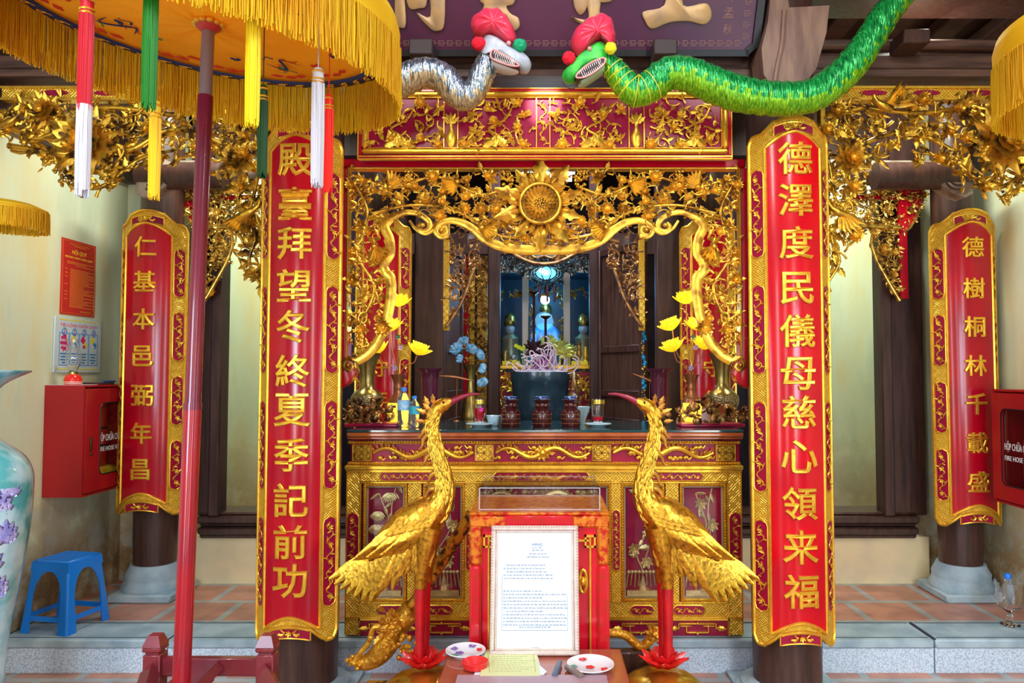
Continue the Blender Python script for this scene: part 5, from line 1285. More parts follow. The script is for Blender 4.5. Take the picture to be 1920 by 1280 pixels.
    o2 = MB(); o2.lathe(prof, (0, 0, 0), 36); V = np.vstack(o2.V); a = np.arctan2(V[:, 1], V[:, 0]); rr = np.hypot(V[:, 0], V[:, 1]); V[:, 2] += .010 * np.abs(np.sin(a * 4)) * (rr / .2); V[:, 0] *= 1 + .03 * np.cos(a * 8); o2.V = [V]
    o.join(o2, lambda v: np.stack([v[:, 0] * .92 + tx, v[:, 2] + tz, v[:, 1] * .8], 1)); B(o, 'turtle_shell', m_turt)
    o = MB(); o.tube([(tx + .205 * math.cos(a), .115, .18 * math.sin(a)) for a in np.linspace(0, 2 * PI, 33)[:-1]], .013, 8, closed=True); B(o, 'shell_rim', goldd)
    o = MB(); o.tube(smooth_path([(tx + .19, .10, .06), (tx + .25, .14, .08), (tx + .275, .21, .08), (tx + .265, .285, .08), (tx + .29, .315, .08), (tx + .34, .305, .08)], 5), np.interp(np.linspace(0, 5, 26), range(6), [.05, .042, .036, .038, .034, .012]), 12, flatdir=(0, 0, 1)) if flip else o.tube(smooth_path([(tx + .19, .10, .06), (tx + .25, .12, .1), (tx + .27, .14, .15)], 5), .035, 12)
    for sx in (-1, 1):
        for sz in (-1, 1): o.tube([(tx + sx * .14, .12, sz * .12), (tx + sx * .19, .05, sz * .16), (tx + sx * .22, .0, sz * .17)], [.045, .035, .03], 10)
    o.box(tx - .16, tx + .16, .02, .14, -.12, .12, bev=.02); B(o, 'turtle_body', m_turt)
    o = MB(); rng = random.Random(4)
    for ring, n_ in ((0, 9), (1, 7)):
        for j in range(n_):
            a = j * 2 * PI / n_ + ring * .4; tmp = MB(); inst(tmp, LEAF, (0, 0, 0), 0, .12 - .03 * ring, .35 + .4 * ring, 1.5)
            ca, sa = math.cos(a), math.sin(a)
            o.join(tmp, lambda v: np.stack([tx - .01 + v[:, 0] * ca - v[:, 1] * sa, .262 + v[:, 2], v[:, 0] * sa + v[:, 1] * ca], 1))
    B(o, 'lotus_leaf_collar', m_rleaf); return t
crane(False, 'gilded crane statue left of the framed notice, beak pointing right, standing on a turtle')
crane(True, 'gilded crane statue right of the framed notice, beak pointing left, standing on a turtle')

# carved processional bier legs behind the red box
t = thing('carved_dragon_rack', 'carved gilded dragon rack leaning behind the left crane', 'rack', (P(770, 1220, 3.5)[0], 3.5, 0))
m_rack = mat('mottled_orange_gilt', (.80, .38, .03), .35, .6, (.10, .03, .02), 28, 4, .48, .6)
o = MB(); a = P(886, 962, 3.5); b = P(765, 1150, 3.5); o.tube([a, b], .03, 8); o.build('sloping_rail', m_rack, t)
Yr = 3.5
o = MB(); pp = smooth_path([L2(*q, Yr) + (0,) for q in ((775, 1140), (752, 1165), (732, 1195), (712, 1225), (690, 1240), (668, 1240))], 6); o.tube(pp, np.interp(np.linspace(0, 1, len(pp)), [0, .5, 1], [.05, .055, .03]), 10); o.build('dragon_leg', mat('orange_gilt2', (.90, .46, .04), .35, .6, (.55, .24, .02), 30, bump='cell', bscale=60, bstr=.4), t, M=front(Yr), sharp=0)
o = MB(); rng = random.Random(12)
pp = smooth_path([L2(*q, Yr) + (.03,) for q in ((722, 1175), (704, 1172), (694, 1200), (676, 1222), (668, 1238))], 6); o.tube(pp, .013, 8)
for k in range(60):
    c = L2(rng.gauss(745, 18), rng.gauss(1180, 20), Yr); bud(o, (c[0], c[1], .04 + rng.random() * .03), rng.uniform(.008, .016)) if k % 2 else inst(o, LEAF, (c[0], c[1], .045), rng.random() * 6, .05, .3)
c = L2(668, 1240, Yr)
for k in range(12): bud(o, (c[0] + rng.gauss(0, .02), c[1] + rng.gauss(0, .015), .02 + rng.random() * .02), .012)
o.build('dragon_mane', mat('orange_gilt2', (0, 0, 0)), t, M=front(Yr))
o = MB(); o.box(P(700, 0, 3.55)[0], P(880, 0, 3.55)[0], 3.5, 3.56, 0, .10, bev=.01); o.build('foot_rail', m_rack, t)
t = thing('dragon_claw_stand', 'carved gilded dragon claw foot stand left of the right crane', 'rack', (P(1200, 1220, 3.5)[0], 3.5, 0))
o = MB(); pp = smooth_path([L2(*q, Yr) + (0,) for q in ((1120, 1190), (1150, 1186), (1175, 1192), (1200, 1212), (1218, 1200), (1226, 1186), (1232, 1178))], 6); o.tube(pp, np.interp(np.linspace(0, 1, len(pp)), [0, .5, 1], [.02, .022, .03]), 10); o.build('dragon_leg', mat('orange_gilt2', (0, 0, 0)), t, M=front(Yr), sharp=0)
o = MB(); c = L2(1226, 1190, Yr)
for k in range(6): inst(o, LEAF, (c[0], c[1], .02), .3 + k * .45, .06, .2)
for k in range(16): bud(o, (c[0] + rng.gauss(0, .02), c[1] + rng.gauss(0, .02), .03), .011)
o.build('claw_mane', mat('orange_gilt2', (0, 0, 0)), t, M=front(Yr)); o = MB(); o.box(P(1120, 0, 3.5)[0], P(1215, 0, 3.5)[0], 3.47, 3.53, 0, .26, bev=.01); o.build('foot_block', MATS['dark_wood'], t)

# ================================================================ DONATION BOX, TABLE, NOTICE
YD = 3.04
t = thing('offering_box', 'red lacquered offering box with gold corner fretwork behind the framed notice', 'box', (0, YD + .2, 0))
x0, x1 = P(880, 1000, YD)[0], P(1143, 1000, YD)[0]; zt_ = P(1020, 966, YD)[2]
m_box = mat('scarlet_lacquer', (.78, .008, .03), .2, 0, (.70, .006, .025), 4, coat=.5); m_mott = mat('orange_gold_leaf_on_red', (.80, .25, .02), .3, .4, (.60, .02, .01), 35, 4, .45, .6, coat=.3)
o = MB(); o.box(x0 + .02, x1 - .02, YD + .02, YD + .42, 0, zt_ - .01); o.build('body', m_box, t)
o = MB()
for (a, b, c, d) in ((x0, x0 + .05, 0, zt_), (x1 - .05, x1, 0, zt_)): o.box(a, b, YD, YD + .44, c, d - .2, bev=.01)
o.box(x0 + .1, x1 - .1, YD, YD + .02, zt_ - .05, zt_, bev=.006); o.build('corner_posts', mat('dark_scarlet', (.62, .01, .02), .2, 0, (.5, .02, .01), 30, 4, .5, .62, coat=.5), t)
o = MB()
for (a, b) in ((x0, x0 + .05), (x1 - .05, x1)): o.box(a, b, YD, YD + .44, zt_ - .2, zt_, bev=.01)
o.box(x0, x0 + .15, YD - .002, YD + .44, zt_ - .05, zt_ + .0, bev=.008); o.box(x1 - .15, x1, YD - .002, YD + .44, zt_ - .05, zt_ + .0, bev=.008)
o.box(x0 + .0, x1 - .0, YD, YD + .44, zt_, zt_ + .012, bev=.004); o.build('gilded_corners', m_mott, t)
o = MB(); w = .004; yy = YD + .016
for sd in (-1, 1):
    xx = (x0 + x1) / 2 + sd * ((x1 - x0) / 2 - .078)
    for (a, b, c, d) in ((xx - w, xx + w, .1, zt_ - .13), (xx - w - sd * .0, xx + w, zt_ - .13, zt_ - .085)): o.box(a, b, yy - .012, yy + .01, c, d, bev=.002)
    o.box(xx - .022, xx + .022, yy - .012, yy + .01, zt_ - .088, zt_ - .08); o.box(xx - .022, xx + .022, yy - .012, yy + .01, zt_ - .13, zt_ - .122); o.box(xx - .022, xx - .015, yy - .012, yy + .01, zt_ - .13, zt_ - .08); o.box(xx + .015, xx + .022, yy - .012, yy + .01, zt_ - .13, zt_ - .08)
    o.box(min(xx, xx - sd * .09), max(xx, xx - sd * .09), yy - .012, yy + .01, zt_ - .105, zt_ - .098)
o.build('gold_fretwork', goldb, t)
o = MB(); c = P(1093, 1090, YD); o.tube([(c[0] + .012 * math.cos(a) * 1.2, YD + .008, c[2] + .045 * math.sin(a)) for a in np.linspace(0, 2 * PI, 17)[:-1]], .007, 6, closed=True); o.sphere((c[0], YD + .01, c[2]), .02, 10, 8, sx=.7); o.build('gold_lock_plate', goldb, t)
# clear acrylic case on the box
m_acr = m_gl
t2 = thing('acrylic_case', 'clear acrylic donation case standing on the red offering box', 'case', (0, YD + .25, zt_ + .012))
o = MB(); ax0, ax1 = x0 + .035, x1 - .035; z0, z1 = zt_ + .013, P(1020, 912, YD + .1)[2]
o.box(ax0, ax1, YD + .06, YD + .065, z0, z1); o.box(ax0, ax1, YD + .40, YD + .405, z0, z1); o.box(ax0, ax0 + .005, YD + .06, YD + .405, z0, z1); o.box(ax1 - .005, ax1, YD + .06, YD + .405, z0, z1); o.box(ax0, ax1, YD + .06, YD + .405, z1, z1 + .005)
o.build('panes', m_acr, t2)
o = MB()
for y in (YD + .06, YD + .402):
    for z in (z0, z1): o.tube([(ax0, y, z), (ax1, y, z)], .0018, 4)
for x in (ax0, ax1):
    for y in (YD + .06, YD + .402): o.tube([(x, y, z0), (x, y, z1)], .0025, 4)
o.build('glued_edges', mat('acrylic_edge', (.75, .72, .8), .2, alpha=.6), t2)
# low table in front
YT0, YT1 = 2.30, 3.00; zt2 = P(1020, 1216, YT1)[2]
t = thing('low_table', 'low red-brown glossy table in front of the red offering box', 'table', (0, (YT0 + YT1) / 2, 0))
m_tab = mat('red_brown_polished_top', (.42, .09, .05), .12, 0, (.34, .07, .05), 5, coat=.6)
x0, x1 = P(842, 1216, YT1)[0], P(1164, 1216, YT1)[0]
o = MB(); o.box(x0, x1, YT0, YT1, zt2 - .03, zt2, bev=.005); o.build('tabletop', m_tab, t)
for x in (x0 + .04, x1 - .04):
    for y in (YT0 + .05, YT1 - .05): o = MB(); o.box(x - .025, x + .025, y - .025, y + .025, 0, zt2 - .03, bev=.004); o.build('leg', m_tab, t)
o = MB(); o.box(x0 + .03, x1 - .03, YT0 + .03, YT0 + .05, zt2 - .09, zt2 - .03); o.box(x0 + .03, x1 - .03, YT1 - .05, YT1 - .03, zt2 - .09, zt2 - .03); o.build('apron', m_tab, t)
# framed notice leaning on the box
m_paper = mat('white_paper', (.80, .86, .90), .5); m_ink = mat('blue_grey_ink', (.22, .32, .45), .6); m_wf = mat('cream_beaded_frame', (.74, .62, .55), .35, .1, (.66, .52, .46), 40)
t = thing('framed_notice', 'white printed notice in a cream beaded frame leaning on the red box', 'framed notice', (P(1002, 1235, 2.93)[0], 2.93, zt2))
b0 = P(1002, 1236, 2.925); b1 = P(1003, 992, 3.02); H = math.hypot(b1[1] - b0[1], b1[2] - b0[2]); la = math.atan2(b1[1] - b0[1], b1[2] - b0[2]); W = (1084 - 921) / (F / 2.97)
def Mn(v): return np.stack([b0[0] + v[:, 0], b0[1] + v[:, 1] * math.sin(la) - v[:, 2] * math.cos(la), zt2 + .002 + v[:, 1] * math.cos(la) + v[:, 2] * math.sin(la)], 1)
o = MB(); frame(o, -W / 2, W / 2, 0, H, .019, -.008, .014, .004); frame(o, -W / 2 + .019, W / 2 - .019, .019, H - .019, .008, -.008, .006, .002)
for sd in (-1, 1): beads(o, (sd * (W / 2 - .006), .005, .014), (sd * (W / 2 - .006), H - .005, .014), .011, .0042)
beads(o, (-W / 2, .006, .014), (W / 2, .006, .014), .011, .0042); beads(o, (-W / 2, H - .006, .014), (W / 2, H - .006, .014), .011, .0042); o.build('frame', m_wf, t, M=Mn)
o = MB(); o.box(-W / 2 + .02, W / 2 - .02, .02, H - .02, -.006, 0); o.build('paper', m_paper, t, M=Mn)
o = MB(); rng = random.Random(3); pw = W / 2 - .045
o.box(-pw, -pw + .0015, .09, H - .19, 0, .001); o.box(-pw, pw, .09, .0915, 0, .001); o.box(pw, pw + .0015, .09, H * .45, 0, .001)
def words_line(y, a, b, h=.0048, lum=0):
    x = a
    while x < b:
        w_ = rng.uniform(.004, .013)
        for q in range(int(w_ / .0032) + 1): o.box(x + q * .0032, x + q * .0032 + .0021, y, y + h * rng.uniform(.7, 1.3), 0, .001)
        x += w_ + .0045
for y, a, b in ((H - .088, -.01, .03), (H - .098, -.01, .03), (H - .112, -.02, .05), (H - .124, -.03, .06)): words_line(y, a, b)
y = H - .155
while y > H * .56: words_line(y, -pw + .006 + rng.choice((0, 0, .012)), rng.choice((pw * .5, pw * .6, pw * .3))); y -= .0125
y = H * .48
while y > .105: words_line(y, -pw + .006 + rng.choice((0, 0, .012)), rng.choice((pw * .92, pw * .92, pw * .2))); y -= .0125
words_line(.07 - .045, -.01, .02); words_line(.100, -.06, .06)
o.build('printed_lines', m_ink, t, M=Mn)
q = text('HÀNG', h=.013, ext=.001); q.map(lambda v: v + np.array((.01, H - .072, 0))); q.build('heading', mat('blue_heading', (.02, .15, .40), .5), t, M=Mn)
# papers, plates, pens
zt3 = zt2 + .001
def on_table(px, py, z=None):   # point on the table top seen at a pixel
    z = zt2 if z is None else z
    u = (px - 1020) / F; v = (640 - py) / F; dy = math.cos(TH) - math.sin(TH) * v; dz = math.sin(TH) + math.cos(TH) * v; k = (z - EYE) / dz; return (u * k, dy * k, z)
def plate(px, py, r, label, motif):
    c = on_table(px, py); t = thing('porcelain_plate', label, 'plate', (c[0], c[1], zt2))
    o = MB(); o.lathe([(r * .55, .001), (r * .6, .0), (r * .65, .006), (r, .020), (r * .985, .023), (r * .62, .010), (.001, .008)], (c[0], c[1], zt2), 40, sx=1, sy=1); o.build('dish', mat('white_porcelain', (.82, .82, .86), .15, coat=.4), t)
    for i, (a, rr, m_) in enumerate(motif):
        o = MB(); cc = (c[0] + r * rr * math.cos(a), c[1] + r * rr * math.sin(a)); z = zt2 + (.0105 if rr < .5 else .014 + (rr - .7) * r * .37)
        for k in range(5): o.sphere((cc[0] + .010 * math.cos(k * 1.26), cc[1] + .010 * math.sin(k * 1.26), z + .001), .0075, 8, 4, sz=.2)
        o.build('painted_flower', m_, t)
    return t
mfr = mat('red_glaze', (.75, .03, .03), .3); mfv = mat('violet_glaze', (.25, .12, .45), .3); mfg = mat('green_glaze', (.1, .3, .2), .3)
plate(873, 1228, .078, 'white plate with violet flowers left of the yellow paper', [(2.6, .75, mfv), (1.2, .78, mfv), (.3, .75, mfr), (4.0, .76, mfg), (3.3, .3, mfv)])
plate(1107, 1254, .088, 'white plate with red flowers right of the framed notice', [(2.0, .72, mfr), (4.5, .1, mfr), (5.6, .74, mfr), (3.4, .75, mfg)])
t = thing('paper_stack', 'pale yellow printed sheet on white papers at the foot of the notice', 'paper', on_table(955, 1250))
def sheet(pts, z, m, name):
    o = MB(); c = [on_table(*q) for q in pts]; o.add([(a[0], a[1], z) for a in c] + [(a[0], a[1], z + .003) for a in c], [(3, 2, 1, 0), (4, 5, 6, 7), (0, 1, 5, 4), (1, 2, 6, 5), (2, 3, 7, 6), (3, 0, 4, 7)]); return o.build(name, m, t, smooth=False)
sheet([(886, 1274), (1018, 1270), (1006, 1222), (905, 1222)], zt2 + .001, m_paper, 'white_sheet'); sheet([(1000, 1240), (1025, 1262), (1012, 1276), (960, 1272)], zt2 + .0045, m_paper, 'white_sheet')
ys = sheet([(900, 1272), (1012, 1272), (1006, 1224), (910, 1224)], zt2 + .008, mat('pale_yellow_paper', (.72, .74, .36), .5), 'yellow_sheet')
o = MB(); rng = random.Random(8)
for k in range(9):
    a = on_table(922, 1232 + k * 4); b = on_table(998 - 10 * (k % 3), 1232 + k * 4)
    x = a[0]
    while x < b[0]: w_ = rng.uniform(.006, .016); o.box(x, x + w_, a[1] - .0012, a[1] + .0012, zt2 + .0111, zt2 + .0116); x += w_ + .004
for p_, q_ in (((915, 1230), (918, 1266)), ((1000, 1230), (1004, 1266))):
    a = on_table(*p_); b = on_table(*q_); o.tube([(a[0], a[1], zt2 + .0115), (b[0], b[1], zt2 + .0115)], .0008, 4)
o.build('printed_lines', mat('olive_ink', (.35, .38, .12), .6), ys)
for (pa, pb, r, m_, lab) in (((1040, 1273), (1050, 1246), .011, mat('slate_blue_plastic', (.10, .14, .22), .4), 'slate blue marker pen left of the red-flowered plate'), ((1092, 1276), (1062, 1256), .012, mat('taupe_plastic', (.22, .15, .13), .4), 'taupe marker pen touching the red-flowered plate')):
    a = on_table(*pa); b = on_table(*pb); o = MB(); a = np.array((a[0], a[1], zt2 + r + .0005)); b = np.array((b[0], b[1], zt2 + r + .0005)); o.tube([a, a + (b - a) * .06, a + (b - a) * .6, a + (b - a) * .62, a + (b - a) * .97, b], [r * .7, r, r, r * .92, r * .85, r * .5], 14); tag(o.build('marker_pen', m_), lab, 'pen')
c = on_table(896, 1254); o = MB(); o.lathe([(.03, 0), (.045, .008), (.05, .03), (.046, .032), (.02, .01)], (c[0] - .01, c[1] + .0, zt2 + .0), 24)
tag(o.build('red_bowl', MATS['red_glaze']), 'small red bowl peeking out left of the yellow paper', 'bowl')
c0 = P(858, 1272, 2.72); c1 = P(1137, 1272, 2.72); o = MB(); x0, x1 = c0[0], c1[0]; z1 = c0[2]
o.box(x0, x1, 2.40, 2.72, zt2 + .001, zt2 + .01); frame(o, 0, 0, 0, 0, 0, 0, 0) if 0 else None
o.box(x0, x1, 2.715, 2.72, zt2 + .001, z1); o.box(x0, x0 + .005, 2.4, 2.72, zt2 + .001, z1); o.box(x1 - .005, x1, 2.4, 2.72, zt2 + .001, z1)
tag(o.build('acrylic_tray', mat('smoky_acrylic', (.55, .35, .42), .15, alpha=.75)), 'shallow clear acrylic tray at the near edge of the low table', 'tray')
# ================================================================ THINGS ON THE ALTAR TOP
def ax(px, Y): return P(px, 760, Y)[0]
def az(py, Y): return P(1020, py, Y)[2]
m_brass = mat('aged_brass', (.42, .32, .10), .28, .9, (.24, .18, .06), 12, 4); m_copper = mat('copper_brown', (.42, .16, .07), .3, .7); m_purp = mat('plum_ceramic', (.085, .012, .035), .15, coat=.5)
m_glow = mat('lit_amber_porcelain', (.9, .55, .05), .4, emit=(1, .55, .04), estr=1.6); m_lotus = mat('yellow_lotus_petal', (.95, .66, .02), .4, emit=(1, .62, .01), estr=.75)
m_bulb = mat('white_bulb', (1, .9, .7), .4, emit=(1, .88, .62), estr=5.0); m_stem = mat('copper_stem', (.5, .22, .08), .35, .6)
m_wcar = mat('carved_brown_gilt', (.50, .25, .07), .3, .75, (.08, .03, .015), 22, 4, .44, .6); m_blueg = mat('blue_cap', (.03, .25, .75), .35)
def lathe_part(name, prof, x, Y, z, m, t, seg=28, lab=None, sx=1, sy=1):
    o = MB(); o.lathe(prof, (x, Y, z), seg, sx=sx, sy=sy); return o.build(name, m, t, label=lab, sharp=50)
for sd, lab in ((0, 'left'), (1, 'right')):
    f = (lambda px: 2043 - px) if sd else (lambda px: px)
    # carved stand
    Y = 4.12; x0, x1 = sorted((ax(f(650), Y), ax(f(748 if not sd else 770), Y))); z = ZT
    t = thing('carved_wood_stand', 'carved brown and gilt root stand under the brass vase, %s end of the altar' % lab, 'stand', ((x0 + x1) / 2, Y, z))
    o = MB(); o.box(x0, x1, Y - .05, Y + .11, z, z + .02, bev=.006); o.build('red_base', redp, t)
    o = MB(); rng = random.Random(20 + sd); pg = [(x0, z + .02), (x1, z + .02), (x1 - .02, z + .13), ((x0 + x1) / 2, z + .155), (x0, z + .15)]
    foliage(o, pg, 88 + sd, s=.045, cover=1, depth=.06, z0=-.02, fl=.3, vine_r=.16)
    for k in range(12): bud(o, (rng.uniform(x0 + .02, x1 - .02), z + rng.uniform(.03, .13), .03 + rng.random() * .03), rng.uniform(.014, .026))
    o.build('carved_roots', m_wcar, t, M=front(Y))
    # brass vase
    Y = 4.34; x = ax(f(688), Y); z = ZT; zt_ = az(662, Y); H = zt_ - z
    t = thing('brass_vase', 'tall flared brass vase with bulging engraved belly, %s end of the altar' % lab, 'vase', (x, Y, z))
    lathe_part('body', [(.05, 0), (.075, .01), (.07, H * .12), (.078, H * .2), (.092, H * .30), (.092, H * .38), (.07, H * .46), (.045, H * .50), (.040, H * .6), (.045, H * .78), (.06, H * .9), (.082, H), (.078, H), (.055, H * .9), (.035, H * .7), (.02, H * .5)], x, Y, z, m_brass, t, 36)
    o = MB(); o.lathe([(.090, H * .27), (.0945, H * .34), (.090, H * .40)], (x, Y, z), 36, cap=False); o.build('engraved_belly_band', mat('engraved_brass', (.40, .34, .18), .35, .8, (.2, .16, .08), 40, bump='cell', bscale=90, bstr=.6), t)
    # copper lamp vase with lotus bulbs
    Y = 4.42; x = ax(f(746), Y); zt_ = az(702, Y); H = zt_ - z
    t = thing('lotus_lamp', 'copper lamp vase with glowing amber base and lit yellow lotus flowers, %s side' % lab, 'lamp', (x, Y, z))
    lathe_part('copper_neck', [(.058, H * .42), (.05, H * .5), (.028, H * .6), (.025, H * .7), (.028, H * .72), (.025, H * .75), (.027, H * .85), (.045, H), (.040, H), (.02, H * .8)], x, Y, z, m_copper, t)
    lathe_part('glowing_bowl', [(.035, .0), (.055, .03), (.064, H * .22), (.06, H * .38), (.056, H * .42)], x, Y, z, m_glow, t)
    fl = [(747, 562, 0), (733, 608, 1), (710, 650, 0), (783, 652, 0)] if not sd else [(1287, 557, 0), (1260, 606, 0), (1306, 606, 1), (1263, 646, 0), (1318, 642, 0)]
    for i, (px, py, lit) in enumerate(fl):
        c = (ax(px, Y), Y - .02, az(py + 12, Y)); st = MB(); st.tube(smooth_path([(x, Y, z + H - .02), ((x * 2 + c[0]) / 3, Y, z + H + .05), (c[0] * .8 + x * .2, Y - .01, (c[2] + z + H) / 2 + .01), c], 6), .0038, 6); s_ = st.build('stem', m_stem, t)
        lean = (c[0] - x) * 3.0; fo = MB(); tmp = MB()
        for ring, (n_, tl_, L_) in enumerate(((10, .35, .082), (9, .75, .080), (7, 1.1, .07))):
            for j in range(n_): a = j * 2 * PI / n_ + ring * .35; inst(tmp, PETAL, (.008 * math.cos(a), .006 * math.sin(a), 0), a, L_, tl_, 1.5)
        ca, sa = math.cos(lean), math.sin(lean)
        fo.join(tmp, lambda v: np.stack([c[0] + v[:, 0] * ca + v[:, 2] * sa, c[1] + v[:, 1], c[2] - v[:, 0] * sa + v[:, 2] * ca], 1)); fo.build('lotus_flower', m_lotus, s_, sharp=0)
        if lit: b = MB(); b.sphere((c[0] + .02 * sa, c[1] - .02, c[2] + .03), .026, 14, 10); b.build('bulb', m_bulb, s_); point('lotus_bulb_light', (c[0], c[1] - .08, c[2] + .04), 2.2, (1, .68, .22), .03)
        else: b = MB(); b.sphere((c[0] + .015 * sa, c[1] - .0, c[2] + .02), .012, 10, 8); b.build('bulb', m_bulb, s_)
    for (dx, dz, m_) in ((.02, .16, mat('lilac_sprig', (.45, .35, .65), .5)), (-.01, .04, mat('lilac_sprig', (0, 0, 0))), (.005, .22, mat('dark_bud', (.02, .08, .06), .3))):
        o = MB(); cc = (x + dx, Y - .03, z + H + dz); flower(o, (cc[0], cc[2], .03), .02, random.Random(1), 6, 1); o.build('sprig', m_, t, M=front(Y))
        o = MB(); o.tube([(x, Y, z + H), (cc[0], Y - .03, cc[2])], .002, 5); o.build('sprig_stem', m_stem, t)
    # tall plum vase
    Y = 4.56; x = ax(f(806), Y); zt_ = az(690, Y); H = zt_ - z
    t = thing('plum_vase', 'tall plum-coloured ceramic vase with a wide flat rim, %s of the jars' % lab, 'vase', (x, Y, z))
    lathe_part('body', [(.038, 0), (.04, .02), (.028, .06), (.04, .10), (.05, H * .45), (.052, H * .8), (.058, H * .93), (.085, H * .985), (.086, H), (.055, H * .97), (.04, H * .8)], x, Y, z, m_purp, t)
    lathe_part('gilt_foot_ring', [(.041, 0), (.042, .012), (.040, .014)], x, Y, z, goldb, t)
# orange blades in the two plum vases' shade
for (a, b, lab) in (((816, 704), (888, 714), 'left'), ((1186, 700), (1242, 728), 'right')):
    Y = 4.62; p0 = P(*a, Y); p1 = P(*b, Y); t = thing('feather_ornament', 'slim pointed orange wooden feather on a wire stem, %s side of the altar' % lab, 'ornament', (p1[0], Y, ZT))
    o = MB(); pt = smooth_path([p0, tuple((np.array(p0) + np.array(p1)) / 2 + np.array((0, 0, .008))), p1], 6); o.tube(pt, .002 + .014 * np.sin(np.linspace(.05, PI - .25, len(pt))), 10, flat=.4, flatdir=(0, 0, 1)); o.build('blade', mat('orange_wood', (.65, .22, .05), .35, 0, (.4, .14, .04), 20), t)
    o = MB(); mx_ = (p0[0] * .45 + p1[0] * .55); o.tube([(mx_, Y, ZT), (mx_ + .005, Y, p0[2] - .02), (mx_, Y, (p0[2] + p1[2]) / 2)], .0018, 5); o.lathe([(.02, 0), (.015, .004), (.002, .006)], (mx_, Y, ZT), 12); o.build('wire_stem', m_stem, t)
# lidded jars
m_jar = mat('dark_red_glazed_jar', (.05, .004, .008), .14, 0, (.085, .012, .008), 18, coat=.6)
m_bw = mat('blue_white_porcelain', (.7, .78, .9), .15, 0, (.03, .12, .55), 60, 2, .48, .56, coat=.4)
for i, (px, lab) in enumerate(((957, 'left one, beside the blue teacup'), (1016, 'middle one of the three'), (1070, 'right one, beside the empty glass'))):
    Y = 4.13; x = ax(px, Y); H = az(745, Y) - ZT
    t = thing('lidded_jar', 'dark red glazed water jar topped with a blue cup, ' + lab, 'jar', (x, Y, ZT), 'three red water jars')
    lathe_part('body', [(.048, 0), (.053, .006), (.054, H * .5), (.050, H * .56), (.036, H * .60), (.038, H * .66), (.044, H * .70), (.036, H * .74), (.034, H * .80), (.05, H * .9), (.052, H * .93), (.03, H * .95), (.02, H * .94)], x, Y, ZT, m_jar, t)
    o = MB()
    for h in (.12, .28, .42): o.tube([(x + .0545 * math.cos(a), Y + .0545 * math.sin(a), ZT + H * h) for a in np.linspace(0, 2 * PI, 25)[:-1]], .0015, 4, closed=True)
    o.build('glaze_rings', mat('copper_ring', (.4, .15, .05), .3, .3), t)
    lathe_part('blue_cup', [(.022, H * .93), (.026, H * .94), (.037, H * 1.04), (.035, H * 1.04), (.02, H * .95)], x, Y, ZT, m_bw, t, lab='blue and white cup')
m_cg = mat('clear_glass', (1, 1, 1), .02, trans=1, ior=1.45); m_saucer = mat('pale_blue_porcelain', (.45, .62, .70), .15, coat=.4); m_red_liq = mat('red_drink', (.75, .01, .04), .1, trans=.6, ior=1.33, emit=(.6, 0, .02), estr=.05)
def saucer(px, Y, r, lab):
    x = ax(px, Y); t = thing('saucer', lab, 'saucer', (x, Y, ZT)); lathe_part('dish', [(r * .5, 0), (r * .55, .004), (r, .016), (r * .98, .019), (r * .5, .008), (.001, .007)], x, Y, ZT, m_saucer, t, 36); return x
for (px, lq, lab, sl) in ((899, .55, 'tall glass of red drink with a pink flower on the left saucer', 'pale blue saucer under the glass of red drink'), (1121, .18, 'gold-rimmed glass with a little red drink on the right saucer', 'pale blue saucer under the nearly empty glass')):
    Y = 4.12; x = saucer(px - 0, Y, .075, sl); z = ZT + .009; H = az(748, Y) - z
    t = thing('drinking_glass', lab, 'glass', (x, Y, z))
    lathe_part('glass', [(.026, 0), (.027, .004), (.023, H * .12), (.032, H * .4), (.038, H), (.0362, H), (.030, H * .4), (.021, H * .14), (.001, H * .12)], x, Y, z, m_cg, t)
    lathe_part('red_drink', [(.0195, H * .15), (.0285, H * (.15 + lq * .45)), (.0290 + .004 * lq, H * (.15 + lq * .9)), (.001, H * (.15 + lq * .9))], x, Y, z, m_red_liq, t)
    o = MB(); o.lathe([(.0375, H * .82), (.0385, H * .96)], (x, Y, z), 28, cap=False); o.build('gold_band', mat('gold_band', (.7, .55, .1), .25, .9), t)
    if lq > .3: o = MB(); flower(o, (x + .012, z + H * .62, .03), .016, random.Random(3), 6, 1); o.build('pink_flower', mat('pink_petal', (.85, .05, .45), .4), t, M=front(Y))
x = ax(926, 4.18); t = thing('teacup', 'pale blue teacup beside the glass of red drink', 'cup', (x, 4.18, ZT)); lathe_part('bowl', [(.02, 0), (.028, .006), (.042, .05), (.044, .058), (.041, .057), (.02, .01)], x, 4.18, ZT, m_saucer, t)
x = ax(1088, 4.35); t = thing('porcelain_bowl', 'pale tilted porcelain bowl behind the right jar', 'bowl', (x, 4.35, ZT)); lathe_part('bowl', [(.025, 0), (.03, .02), (.045, .06), (.06, .10), (.057, .10), (.03, .03)], x, 4.35, ZT, m_saucer, t)
